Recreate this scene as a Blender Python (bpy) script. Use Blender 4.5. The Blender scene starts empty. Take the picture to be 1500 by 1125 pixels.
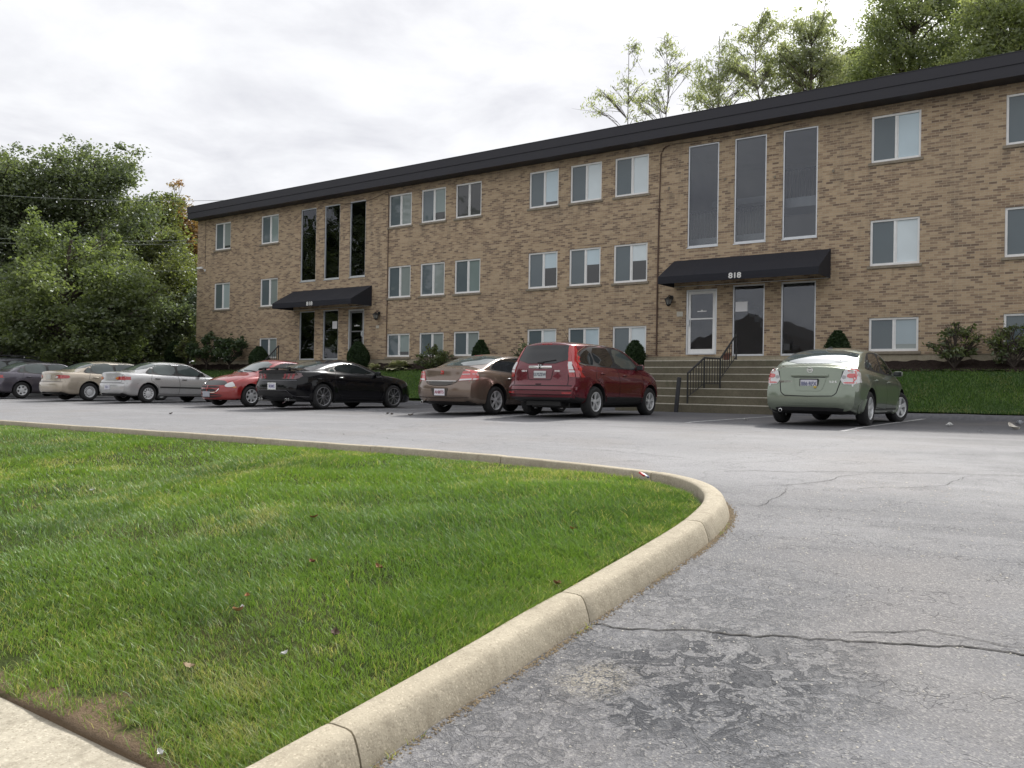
import bpy, bmesh, math, random
import numpy as np
from mathutils import Vector, Matrix, noise
from mathutils.bvhtree import BVHTree
random.seed(7); RNG = np.random.default_rng(7)
scene = bpy.context.scene
COL = scene.collection
F_PX, YAW, PIT, ROL = 1250.0, math.radians(35.733), math.radians(0.3048), math.radians(0.9466)
SROT = -YAW                       # every site object is turned by this about z
tv = Vector((math.cos(YAW), -math.sin(YAW), 0)); nv = Vector((math.sin(YAW), math.cos(YAW), 0))
def W3(s, d, z=0.0): return tv*s + nv*d + Vector((0, 0, z))
def from_px(x, y, Y):
    """site coordinates (s,d,z) of the point seen at photo pixel (x,y) at forward distance Y"""
    a, b = x-750, y-562.5; cr, sr = math.cos(ROL), math.sin(ROL)
    u = a*cr+b*sr; v = -a*sr+b*cr
    c, s = math.cos(PIT), math.sin(PIT)
    X = u/F_PX; Z = -v/F_PX
    wy = c-Z*s; wz = s+Z*c
    k = Y/wy; X *= k; wz *= k
    return X*tv.x+Y*tv.y, X*nv.x+Y*nv.y, wz
# ---------------------------------------------------------------- materials
MATS = {}
class NB:
    def __init__(self, name):
        self.m = bpy.data.materials.new(name); self.m.use_nodes = True
        self.t = self.m.node_tree; self.t.nodes.clear()
        self.out = self.n('ShaderNodeOutputMaterial')
    def n(self, typ, **kw):
        x = self.t.nodes.new(typ)
        for k, v in kw.items():
            if k[0] == '_': x.inputs[k[1:].replace('_', ' ')].default_value = v
            else: setattr(x, k, v)
        return x
    def l(self, a, b): self.t.links.new(a, b); return self
    def val(self, x, node, sock):
        if isinstance(x, (int, float)): node.inputs[sock].default_value = x
        elif isinstance(x, tuple): node.inputs[sock].default_value = x if len(x) == 4 else (*x, 1)
        else: self.l(x, node.inputs[sock])
    def math(self, op, a, b=0.0, c=0.0, clamp=False):
        x = self.n('ShaderNodeMath', operation=op, use_clamp=clamp)
        self.val(a, x, 0); self.val(b, x, 1); self.val(c, x, 2); return x.outputs[0]
    def mix(self, f, a, b, blend='MIX'):
        x = self.n('ShaderNodeMix', data_type='RGBA', blend_type=blend)
        self.val(f, x, 0); self.val(a, x, 6); self.val(b, x, 7); return x.outputs[2]
    def ramp(self, f, stops, interp='LINEAR'):
        x = self.n('ShaderNodeValToRGB'); x.color_ramp.interpolation = interp
        el = x.color_ramp.elements
        while len(el) < len(stops): el.new(0.5)
        for e, (p, c) in zip(el, stops):
            e.position = p; e.color = (c, c, c, 1) if isinstance(c, (int, float)) else (*c, 1)
        self.val(f, x, 0); return x.outputs[0]
    def obj(self): return self.n('ShaderNodeTexCoord').outputs['Object']
    def vmul(self, v, s):
        x = self.n('ShaderNodeVectorMath', operation='MULTIPLY'); self.l(v, x.inputs[0]); x.inputs[1].default_value = s; return x.outputs[0]
    def vadd(self, v, s):
        x = self.n('ShaderNodeVectorMath', operation='ADD'); self.l(v, x.inputs[0])
        if isinstance(s, tuple): x.inputs[1].default_value = s
        else: self.l(s, x.inputs[1])
        return x.outputs[0]
    def noise(self, v, scale, detail=4, rough=.55, dist=0.0):
        x = self.n('ShaderNodeTexNoise', _Scale=scale, _Detail=detail, _Roughness=rough, _Distortion=dist)
        if v is not None: self.l(v, x.inputs['Vector'])
        return x.outputs[0]
    def voro(self, v, scale, feature='F1', out=0, rnd=1.0):
        x = self.n('ShaderNodeTexVoronoi', feature=feature, _Scale=scale, _Randomness=rnd)
        self.l(v, x.inputs['Vector']); return x.outputs[out]
    def bump(self, h, dist=.01, strength=1.0, normal=None):
        x = self.n('ShaderNodeBump', _Strength=strength, _Distance=dist); self.l(h, x.inputs['Height'])
        if normal is not None: self.l(normal, x.inputs['Normal'])
        return x.outputs[0]
    def prin(self, base=(.5, .5, .5), rough=.5, metal=0.0, spec=.5, coat=0.0, normal=None, ior=None, coat_rough=.03):
        x = self.n('ShaderNodeBsdfPrincipled')
        self.val(base, x, 'Base Color'); self.val(rough, x, 'Roughness'); self.val(metal, x, 'Metallic')
        self.val(spec, x, 'Specular IOR Level'); self.val(coat, x, 'Coat Weight'); x.inputs['Coat Roughness'].default_value = coat_rough
        if ior: x.inputs['IOR'].default_value = ior
        if normal is not None: self.l(normal, x.inputs['Normal'])
        self.l(x.outputs[0], self.out.inputs[0]); return x
def simple(name, base, rough=.5, metal=0.0, spec=.5, coat=0.0, vary=.08, scale=6.0):
    """a plain surface with a little procedural unevenness in tone and gloss"""
    if name in MATS: return MATS[name]
    b = NB(name); nz = b.noise(b.obj(), scale, 5, .6)
    lo = tuple(c*(1-vary) for c in base); hi = tuple(min(1, c*(1+vary)) for c in base)
    col = b.mix(b.ramp(nz, [(.3, 0.), (.7, 1.)]), lo, hi)
    r = b.math('MULTIPLY_ADD', nz, rough*.3, rough*.85)
    b.prin(col, r, metal, spec, coat)
    MATS[name] = b.m; return b.m
def paint(name, base, metal=.4, rough=.28, dust=.12, coat=1.0, spec=.5):
    b = NB(name); o = b.obj()
    fl = b.voro(o, 900., out='Color')
    sp = b.n('ShaderNodeSeparateColor'); b.l(fl, sp.inputs[0])
    c = b.mix(sp.outputs[0], tuple(x*.82 for x in base), tuple(min(1, x*1.2) for x in base))
    z = b.n('ShaderNodeSeparateXYZ'); b.l(o, z.inputs[0])
    low = b.math('MULTIPLY', b.ramp(z.outputs[2], [(.15, 1.), (.55, 0.)]), b.ramp(b.noise(o, 5, 5, .6), [(.35, .2), (.75, 1.)]))
    c = b.mix(b.math('MULTIPLY', low, dust*2.5), c, (.2, .18, .15))
    p = b.prin(c, rough, metal, spec, coat, coat_rough=.035)
    return b.m
def leafmat(name, cols, trans=.35, gloss=.12):
    b = NB(name)
    at = b.n('ShaderNodeAttribute', attribute_name='rnd')
    nz = b.noise(b.obj(), .55, 3, .6)
    f = b.math('ADD', b.math('MULTIPLY', at.outputs['Fac'], .75), b.math('MULTIPLY', b.math('SUBTRACT', nz, .35), .8), clamp=True)
    n = len(cols); c = b.ramp(f, [(i/(n-1), x) for i, x in enumerate(cols)])
    d = b.n('ShaderNodeBsdfDiffuse'); b.l(c, d.inputs[0])
    t = b.n('ShaderNodeBsdfTranslucent'); b.l(b.mix(.5, c, (.30, .36, .03), 'MIX'), t.inputs[0])
    b.l(b.mix(1., c, (1.5, 1.6, .85), 'MULTIPLY'), t.inputs[0])
    g = b.n('ShaderNodeBsdfGlossy', _Roughness=.42); g.inputs[0].default_value = (.8, .85, .85, 1)
    m1 = b.n('ShaderNodeMixShader', _Fac=trans); b.l(d.outputs[0], m1.inputs[1]).l(t.outputs[0], m1.inputs[2])
    m2 = b.n('ShaderNodeMixShader', _Fac=gloss*.45); b.l(m1.outputs[0], m2.inputs[1]).l(g.outputs[0], m2.inputs[2])
    b.l(m2.outputs[0], b.out.inputs[0]); return b.m
# ---------------------------------------------------------------- object helpers
def tag(o, label=None, cat=None, group=None, kind=None):
    if label: o['label'] = label
    if cat: o['category'] = cat
    if group: o['group'] = group
    if kind: o['kind'] = kind
    return o
def link(o, parent=None):
    COL.objects.link(o)
    if parent is not None: o.parent = parent
    return o
def empty(name, s, d, z, rot=0.0, **kw):
    o = bpy.data.objects.new(name, None); o.empty_display_size = .3
    o.location = W3(s, d, z); o.rotation_euler = (0, 0, SROT+rot); link(o); return tag(o, **kw)
def mobj(name, verts, faces, mat, parent=None, smooth=False, site=True):
    me = bpy.data.meshes.new(name); me.from_pydata([tuple(v) for v in verts], [], faces); me.update()
    for m in (mat if isinstance(mat, (list, tuple)) else [mat]): me.materials.append(m)
    if smooth:
        for p in me.polygons: p.use_smooth = True
    o = bpy.data.objects.new(name, me)
    if parent is None and site: o.rotation_euler = (0, 0, SROT)
    return link(o, parent)
def npmesh(name, V, Fq, mat, parent=None, rnd=None, tri=False, site=True):
    """fast mesh from numpy arrays; Fq (n,4) or (n,3)"""
    me = bpy.data.meshes.new(name); k = Fq.shape[1]
    me.vertices.add(len(V)); me.vertices.foreach_set('co', V.astype(np.float32).ravel())
    me.loops.add(Fq.size); me.loops.foreach_set('vertex_index', Fq.astype(np.int32).ravel())
    me.polygons.add(len(Fq)); me.polygons.foreach_set('loop_start', np.arange(0, Fq.size, k, dtype=np.int32))
    me.update(calc_edges=True)
    if rnd is not None:
        for nm, arr in rnd.items():
            a = me.attributes.new(nm, 'FLOAT', 'POINT'); a.data.foreach_set('value', arr.astype(np.float32))
    me.materials.append(mat)
    o = bpy.data.objects.new(name, me)
    if parent is None and site: o.rotation_euler = (0, 0, SROT)
    return link(o, parent)
class MB:
    """collects simple solids, then links them as one mesh object"""
    def __init__(self): self.v = []; self.f = []; self.mi = []
    def add(self, vs, fs, mi=0):
        n = len(self.v); self.v += [tuple(v) for v in vs]; self.f += [tuple(i+n for i in f) for f in fs]; self.mi += [mi]*len(fs); return self
    def box(self, x0, x1, y0, y1, z0, z1, mi=0, M=None):
        vs = [Vector(p) for p in ((x0, y0, z0), (x1, y0, z0), (x1, y1, z0), (x0, y1, z0), (x0, y0, z1), (x1, y0, z1), (x1, y1, z1), (x0, y1, z1))]
        if M is not None: vs = [M@v for v in vs]
        return self.add(vs, [(0, 3, 2, 1), (4, 5, 6, 7), (0, 1, 5, 4), (1, 2, 6, 5), (2, 3, 7, 6), (3, 0, 4, 7)], mi)
    def tube(self, pts, r, n=8, mi=0, cap=True):
        pts = [Vector(p) for p in pts]; rs = r if isinstance(r, (list, tuple)) else [r]*len(pts)
        vs = []; fs = []
        for i, p in enumerate(pts):
            a = pts[max(0, i-1)]; b = pts[min(len(pts)-1, i+1)]; t = (b-a).normalized()
            u = t.cross(Vector((0, 0, 1)) if abs(t.z) < .93 else Vector((1, 0, 0))).normalized(); w = t.cross(u)
            for k in range(n):
                an = 2*math.pi*k/n; vs.append(p+(u*math.cos(an)+w*math.sin(an))*rs[i])
        for i in range(len(pts)-1):
            for k in range(n):
                fs.append((i*n+k, i*n+(k+1) % n, (i+1)*n+(k+1) % n, (i+1)*n+k))
        if cap: fs += [tuple(range(n-1, -1, -1)), tuple((len(pts)-1)*n+k for k in range(n))]
        return self.add(vs, fs, mi)
    def lathe(self, prof, c, n=24, axis='z', mi=0):
        """prof: (radius, height) list"""
        vs = []; fs = []; c = Vector(c)
        for r, h in prof:
            for k in range(n):
                a = 2*math.pi*k/n; x, y = r*math.cos(a), r*math.sin(a)
                vs.append(c+(Vector((x, y, h)) if axis == 'z' else Vector((x, h, y)) if axis == 'y' else Vector((h, x, y))))
        for i in range(len(prof)-1):
            for k in range(n): fs.append((i*n+k, i*n+(k+1) % n, (i+1)*n+(k+1) % n, (i+1)*n+k))
        return self.add(vs, fs, mi)
    def build(self, name, mats, parent=None, smooth=False, bevel=0.0, angle=40, site=True):
        o = mobj(name, self.v, self.f, mats, parent, site=site)
        me = o.data
        for p, mi in zip(me.polygons, self.mi): p.material_index = mi
        if smooth:
            for p in me.polygons: p.use_smooth = True
            try: me.set_sharp_from_angle(angle=math.radians(angle))
            except Exception: pass
        if bevel:
            md = o.modifiers.new('bevel', 'BEVEL'); md.width = bevel; md.segments = 2; md.limit_method = 'ANGLE'; md.angle_limit = math.radians(30)
        return o
def text_mesh(s, size):
    cu = bpy.data.curves.new('t', 'FONT'); cu.body = s; cu.size = size; cu.align_x = 'CENTER'; cu.align_y = 'CENTER'; cu.extrude = .004; cu.offset = size*.03
    o = bpy.data.objects.new('t', cu); COL.objects.link(o)
    dg = bpy.context.evaluated_depsgraph_get(); me = bpy.data.meshes.new_from_object(o.evaluated_get(dg))
    bpy.data.objects.remove(o); bpy.data.curves.remove(cu); return me
def text_obj(name, s, size, M, mat, parent):
    me = text_mesh(s, size); me.transform(M); me.materials.clear(); me.materials.append(mat)
    o = bpy.data.objects.new(name, me); return link(o, parent)
def axes(x, y, z, loc):
    m = Matrix((x, y, z)).transposed().to_4x4(); m.translation = loc; return m
# ---------------------------------------------------------------- terrain
GD = [-400, -6, 0, 2, 2.5, 4.1, 6.1, 7.5, 9.5, 12, 16, 22.2, 400]
GZ = [-2.4, -1.72, -1.62, -1.53, -1.48, -1.3, -1.06, -.92, -.8, -.7, -.6, -.56, -.56]
def G(s, d): return float(np.interp(d, GD, GZ)) + .0035*(max(-45, min(s, 10))+5)*min(1, max(0, (d-3)/5))
def Gv(s, d): return np.interp(d, GD, GZ) + .0035*(np.clip(s, -45, 10)+5)*np.clip((d-3)/5, 0, 1)
DC = 22.25                        # kerb line of the bank in front of the building
def bank(s, d):
    k = np.interp(d, [DC, DC+.15, 24.9, 25.3, 26, 60, 200, 400], [-.40, -.40, .64, .70, .93, 1.0, 2.0, 4.0])
    return k
def inner_lawn(s, d):              # is the point on the lawn (inside the kerb)?
    return None
# ================================================================ ground surfaces
def grid_sheet(name, s0, s1, d0, d1, ns, nd, zf, mat, kind='structure', sfun=None, dfun=None):
    S = sfun if sfun is not None else np.linspace(s0, s1, ns); Dd = dfun if dfun is not None else np.linspace(d0, d1, nd)
    ns, nd = len(S), len(Dd)
    A, B = np.meshgrid(S, Dd, indexing='ij')
    V = np.stack([A, B, zf(A, B)], -1).reshape(-1, 3)
    i, j = np.meshgrid(np.arange(ns-1), np.arange(nd-1), indexing='ij'); a = (i*nd+j).ravel()
    o = npmesh(name, V, np.stack([a, a+nd, a+nd+1, a+1], -1), mat)
    for p in o.data.polygons: p.use_smooth = True
    return tag(o, kind=kind)
# asphalt ---------------------------------------------------------
def asphalt():
    b = NB('asphalt'); o = b.obj()
    sep = b.n('ShaderNodeSeparateXYZ'); b.l(o, sep.inputs[0]); d = sep.outputs[1]; s = sep.outputs[0]
    agg = b.voro(o, 105., out='Color'); ag = b.n('ShaderNodeSeparateColor'); b.l(agg, ag.inputs[0])
    agd = b.voro(o, 105.)
    fine = b.noise(o, 140, 3, .7)
    mid = b.noise(o, 3.2, 6, .62, .3); big = b.noise(b.vmul(o, (.5, 1., 1.)), .42, 4, .6, .4)
    streak = b.noise(b.vmul(o, (.5, 1.6, 1.)), .8, 5, .6, .6)           # wheel-polished and washed lanes along the aisle
    base = b.ramp(big, [(.3, (.095, .098, .107)), (.5, (.137, .138, .144)), (.72, (.205, .202, .200))])
    base = b.mix(b.ramp(streak, [(.45, 0.), (.66, .6)]), base, (.27, .27, .28))
    base = b.mix(b.math('MULTIPLY', b.ramp(mid, [(.38, .55), (.52, 0.)]), .6), base, (.12, .122, .13))
    # light strip along the lawn kerb, building shadow painted dark over the parking bays
    bay = b.ramp(b.math('ADD', b.math('MULTIPLY', d, 1/40.), b.math('MULTIPLY', b.math('SUBTRACT', mid, .5), .02)), [(14.4/40, 0.), (16.2/40, 1.)])
    base = b.mix(b.math('MULTIPLY', bay, .8), base, (.072, .074, .083))
    lane = b.ramp(b.math('MULTIPLY', d, 1/40.), [(7.2/40, 0.), (8.4/40, 1.), (13/40, .8), (15.5/40, 0.)])
    base = b.mix(b.math('MULTIPLY', b.math('MULTIPLY', lane, .6), b.ramp(b.math('ADD', b.math('MULTIPLY', s, .05), b.math('MULTIPLY', mid, .3)), [(-.0, 1.), (.02, 1.), (.12, .35)])), base, (.33, .33, .338))
    warm = b.ramp(b.noise(b.vmul(o, (.7, .7, 1.)), .9, 3, .5), [(.5, 0.), (.7, 1.)]); base = b.mix(b.math('MULTIPLY', warm, .35), base, (.215, .195, .18))
    # aggregate speckle
    sp = b.ramp(ag.outputs[0], [(0., .0), (.72, .0), (.9, 1.)], 'LINEAR')
    near = b.ramp(b.math('MULTIPLY', d, 1/40.), [(5/40, 1.), (16/40, .3)])
    base = b.mix(b.math('MULTIPLY', b.math('MULTIPLY', sp, near), .42), base, (.40, .385, .355))
    dk = b.ramp(ag.outputs[1], [(.80, 0.), (.93, 1.)])
    base = b.mix(b.math('MULTIPLY', b.math('MULTIPLY', dk, near), .5), base, (.06, .062, .068))
    base = b.mix(b.math('MULTIPLY', b.ramp(fine, [(.35, 1.), (.65, 0.)]), .3), base, (.11, .11, .12))
    # scuffed flaking patch: plates of lost sealer with ragged edges
    def blob(cx, cy, sx_, sy_, r0, r1, wob):
        px = b.n('ShaderNodeVectorMath', operation='DISTANCE'); b.l(b.vmul(o, (sx_, sy_, 0.)), px.inputs[0]); px.inputs[1].default_value = (cx*sx_, cy*sy_, 0)
        return b.ramp(b.math('ADD', px.outputs['Value'], b.math('MULTIPLY', b.math('SUBTRACT', wob, .5), 1.6)), [(r0, 1.), (r1, 0.)])
    wob = b.noise(o, 2.1, 5, .65)
    msk = b.math('MAXIMUM', blob(-1.62, 3.75, 1.0, .85, .12, .95, wob), b.math('MULTIPLY', blob(-2.1, 3.3, 1., .7, .3, 1.0, wob), .42))
    msk = b.math('MAXIMUM', msk, b.math('MULTIPLY', blob(-2.05, 4.75, .8, .9, .2, .8, wob), .35))
    fl = b.noise(o, 8.5, 7, .6, .9); fl2 = b.noise(o, 26., 5, .6, .5)
    flk = b.math('MAXIMUM', b.ramp(b.math('ABSOLUTE', b.math('SUBTRACT', fl, .475)), [(.0, 1.), (.018, 1.), (.030, 0.)]), b.math('MULTIPLY', b.ramp(b.math('ABSOLUTE', b.math('SUBTRACT', fl2, .44)), [(.0, 1.), (.012, .6), (.03, 0.)]), .6))
    pit = b.ramp(fl, [(.43, 1.), (.475, 0.)])
    fk = b.math('MULTIPLY', b.math('MAXIMUM', flk, b.math('MULTIPLY', pit, .6)), b.math('MULTIPLY', msk, 1.25), )
    base = b.mix(b.math('MULTIPLY', msk, .12), base, (.11, .118, .13))
    base = b.mix(b.math('MINIMUM', fk, .95), base, (.026, .029, .036))
    # fine crazing everywhere near, stronger by the kerb
    warp = b.n('ShaderNodeVectorMath', operation='MULTIPLY_ADD'); nzc = b.n('ShaderNodeTexNoise', _Scale=2.5, _Detail=4.); b.l(o, nzc.inputs['Vector'])
    b.l(nzc.outputs['Color'], warp.inputs[0]); warp.inputs[1].default_value = (.5, .5, .5); b.l(o, warp.inputs[2])
    cr = b.voro(warp.outputs[0], 12., 'DISTANCE_TO_EDGE'); crm = b.ramp(cr, [(0., 1.), (.02, .7), (.05, 0.)])
    cm = b.ramp(b.noise(b.vmul(o, (1., 1.8, 1.)), 2.2, 5, .7), [(.50, 0.), (.62, 1.)])
    crk = b.math('MULTIPLY', b.math('MULTIPLY', crm, cm), near)
    base = b.mix(b.math('MULTIPLY', crk, .38), base, (.05, .05, .055))
    cr2 = b.voro(warp.outputs[0], .42, 'DISTANCE_TO_EDGE'); crm2 = b.ramp(cr2, [(0., 1.), (.003, .8), (.007, 0.)])
    base = b.mix(b.math('MULTIPLY', crm2, .28), base, (.07, .07, .075))
    # sandy pale blotch
    p2 = b.n('ShaderNodeVectorMath', operation='DISTANCE'); b.l(b.vmul(o, (1., 1., 0.)), p2.inputs[0]); p2.inputs[1].default_value = (-2.03, 3.52, 0)
    sm = b.ramp(b.math('ADD', p2.outputs['Value'], b.math('MULTIPLY', b.noise(o, 9, 4, .7), .22)), [(.16, 1.), (.34, 0.)])
    sm = b.math('MULTIPLY', sm, b.ramp(ag.outputs[2], [(.35, 0.), (.6, 1.)])); base = b.mix(b.math('MULTIPLY', sm, .6), base, (.40, .36, .28))
    dirt = b.math('MULTIPLY', b.ramp(b.math('ADD', s, 2.36), [(0., 1.), (.10, 0.)]), b.ramp(d, [(0., 1.), (1., 1.)]))
    h = b.math('ADD', b.math('MULTIPLY', agd, .35), b.math('MULTIPLY', fine, .5))
    h = b.math('SUBTRACT', h, b.math('MULTIPLY', fk, 2.2)); h = b.math('SUBTRACT', h, b.math('MULTIPLY', crk, 1.2))
    h = b.math('ADD', h, b.math('MULTIPLY', mid, 1.0))
    p = b.prin(base, .78, 0, .35, normal=b.bump(h, .012, .6))
    return b.m
M_ASPH = asphalt()
ds = np.unique(np.concatenate([np.linspace(-40, -6, 6), np.linspace(-6, 24, 90)])); ss = np.unique(np.concatenate([np.linspace(-110, -30, 12), np.linspace(-30, 14, 100), np.linspace(14, 60, 8)]))
grid_sheet('asphalt_road', 0, 0, 0, 0, 0, 0, Gv, M_ASPH, sfun=ss, dfun=ds[ds <= DC+.3])
# base ground everywhere ----------------------------------------
def turf_ground(name, c1, c2, c3):
    b = NB(name); o = b.obj()
    n1 = b.noise(o, 1.3, 5, .6, .3); n2 = b.noise(o, 45, 4, .7)
    c = b.mix(b.ramp(n1, [(.35, 0.), (.65, 1.)]), c1, c2); c = b.mix(b.math('MULTIPLY', b.ramp(n2, [(.4, 1.), (.6, 0.)]), .6), c, c3)
    b.prin(c, .9, 0, .2, normal=b.bump(n2, .03, 1.)); return b.m
M_TURF = turf_ground('turf_soil', (.045, .075, .018), (.075, .085, .03), (.025, .03, .012))
def farz(A, B): return np.where(B > DC, bank(A, B), Gv(A, B)) - .09
sg = np.concatenate([np.linspace(-900, -120, 10), np.linspace(-100, 60, 60), np.linspace(80, 900, 10)]); dg_ = np.concatenate([np.linspace(-900, -60, 8), np.linspace(-40, 22.2, 50), [22.25, 22.4, 23, 24, 24.9, 25.3, 26, 30, 40, 60], np.linspace(90, 900, 10)])
grid_sheet('ground', 0, 0, 0, 0, 0, 0, farz, M_TURF, sfun=sg, dfun=dg_)
# lawn: region between sidewalk edge (d=1.95) and kerb -------------
KIN = [(-2.43, -1.2), (-2.59, 0.5), (-2.61, 2.0), (-2.615, 5.3), (-2.67, 6.15), (-2.75, 6.42), (-3.0, 6.78), (-3.3, 7.04), (-3.8, 7.25), (-4.6, 7.42), (-5.6, 7.55), (-7.7, 7.66), (-11.4, 7.68), (-60, 7.68)]
def lawn_z(s, d):
    """top soil level of the lawn"""
    z = Gv(s, d)+.115
    hump = .06*np.sin(s*.55+1.)*np.sin(d*.9) + .035*np.sin(s*1.7+d*1.3) + .022*np.sin(s*4.1-d*2.3)*np.sin(d*3.7+s)
    e = np.clip((d-1.9)/1.1, 0, 1); z = z - .03*np.clip((d-6.9)/.7, 0, 1)*np.clip((-3.6-s)/1.0, 0, 1) + hump*np.clip((d-2.2)/1.5, 0, 1)*np.clip((7.6-d)/1.2, 0, 1)*np.clip((-2.65-s)/1.0, 0, 1)
    return z*e + (1-e)*(-1.488+.012*np.sin(s*3)+.008*np.sin(s*11))
def kin_s(d):   # right boundary of the lawn at depth d
    ks = np.array([p[1] for p in KIN[:-1]]); kv = np.array([p[0] for p in KIN[:-1]])
    return np.interp(d, ks, kv)
def lawn_mesh():
    dl = np.concatenate([[1.884], np.linspace(1.885, 6.2, 50), np.linspace(6.3, 7.67, 24)]); V = []; nu = 130
    for d in dl:
        sr = float(kin_s(d)) if d < 7.66 else -9.
        u = np.linspace(0, 1, nu)**1.7
        for q in u: V.append((sr+.03+q*(-60-sr), d, 0))
    V = np.array(V); V[:, 2] = lawn_z(V[:, 0], V[:, 1]); V[:nu, 2] -= .12
    nd = len(dl); i, j = np.meshgrid(np.arange(nd-1), np.arange(nu-1), indexing='ij'); a = (i*nu+j).ravel()
    b = NB('lawn_soil'); o = b.obj()
    n1 = b.noise(o, 1.1, 5, .6, .3); n2 = b.noise(o, 60, 4, .7)
    c = b.mix(b.ramp(n1, [(.4, 0.), (.65, 1.)]), (.05, .085, .016), (.10, .10, .035)); c = b.mix(b.math('MULTIPLY', b.ramp(n2, [(.4, 1.), (.6, 0.)]), .6), c, (.03, .035, .012))
    sep = b.n('ShaderNodeSeparateXYZ'); b.l(o, sep.inputs[0])
    e = b.math('ADD', sep.outputs[1], b.math('MULTIPLY', b.math('SUBTRACT', b.noise(o, 2.6, 5, .65), .5), -1.3))
    soil = b.ramp(e, [(0., 1.), (.01, 1.), (.02, 1.)]); x = b.n('ShaderNodeMapRange'); b.l(e, x.inputs[0]); x.inputs[1].default_value = 1.95; x.inputs[2].default_value = 2.12; x.inputs[3].default_value = 1.; x.inputs[4].default_value = 0.
    c = b.mix(x.outputs[0], c, b.mix(n2, (.15, .105, .065), (.26, .19, .125)))
    b.prin(c, .95, 0, .15, normal=b.bump(n2, .03, 1.))
    o = npmesh('lawn', V, np.stack([a, a+1, a+nu+1, a+nu], -1), b.m); tag(o, kind='structure')
    for p in o.data.polygons: p.use_smooth = True
lawn_mesh()
# concrete kerb, poured in lengths with open joints ----------------
def concrete(name, c1, c2, dirt=(.16, .14, .10), speck=.5, mott=.35):
    b = NB(name); o = b.obj()
    n1 = b.noise(o, 1.2, 5, .6, .4); n2 = b.noise(o, 16, 5, .65); v = b.voro(o, 120., out='Color'); sc = b.n('ShaderNodeSeparateColor'); b.l(v, sc.inputs[0])
    n3 = b.noise(b.vmul(o, (1, 1, .3)), 7, 6, .7)
    c = b.mix(b.ramp(n1, [(.3, 0.), (.7, 1.)]), c1, c2)
    c = b.mix(b.math('MULTIPLY', b.ramp(n2, [(.3, 1.), (.55, 0.)]), mott), c, tuple(x*.62 for x in c1))
    c = b.mix(b.math('MULTIPLY', b.ramp(sc.outputs[0], [(.8, 0.), (1., 1.)]), speck), c, tuple(min(.8, x*1.45) for x in c2))
    c = b.mix(b.math('MULTIPLY', b.ramp(sc.outputs[1], [(.85, 0.), (1., 1.)]), speck), c, dirt)
    c = b.mix(b.math('MULTIPLY', b.ramp(n3, [(.52, 0.), (.72, 1.)]), mott*1.5), c, dirt)
    h = b.math('ADD', b.math('MULTIPLY', sc.outputs[0], .25), n2)
    b.prin(c, .88, 0, .25, normal=b.bump(h, .006, .8)); return b.m
M_KERB = concrete('kerb_concrete', (.37, .325, .245), (.455, .405, .31), dirt=(.21, .18, .13), speck=.45, mott=.3)
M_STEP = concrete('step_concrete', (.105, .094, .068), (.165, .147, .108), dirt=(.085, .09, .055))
M_FOUND = concrete('foundation_concrete', (.34, .30, .22), (.42, .37, .28), dirt=(.2, .18, .12))
M_WALK = concrete('walk_concrete', (.37, .335, .265), (.46, .42, .335))
def polyline_resample(P, step):
    P = [Vector(p) for p in P]; L = [0]
    for a, b_ in zip(P, P[1:]): L.append(L[-1]+(b_-a).length)
    n = max(1, int(L[-1]/step)); out = []
    for i in range(n+1):
        t = L[-1]*i/n; k = max(j for j in range(len(L)) if L[j] <= t+1e-9); k = min(k, len(P)-2)
        out.append(P[k].lerp(P[k+1], (t-L[k])/max(1e-9, L[k+1]-L[k])))
    return out, L[-1]
def catmull(P, n=8):
    P = [Vector(p) for p in P]; out = []
    for i in range(len(P)-1):
        p0 = P[max(0, i-1)]; p1 = P[i]; p2 = P[i+1]; p3 = P[min(len(P)-1, i+2)]
        for k in range(n):
            t = k/n; out.append(.5*((2*p1)+(-p0+p2)*t+(2*p0-5*p1+4*p2-p3)*t*t+(-p0+3*p1-3*p2+p3)*t**3))
    out.append(P[-1]); return out
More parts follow.
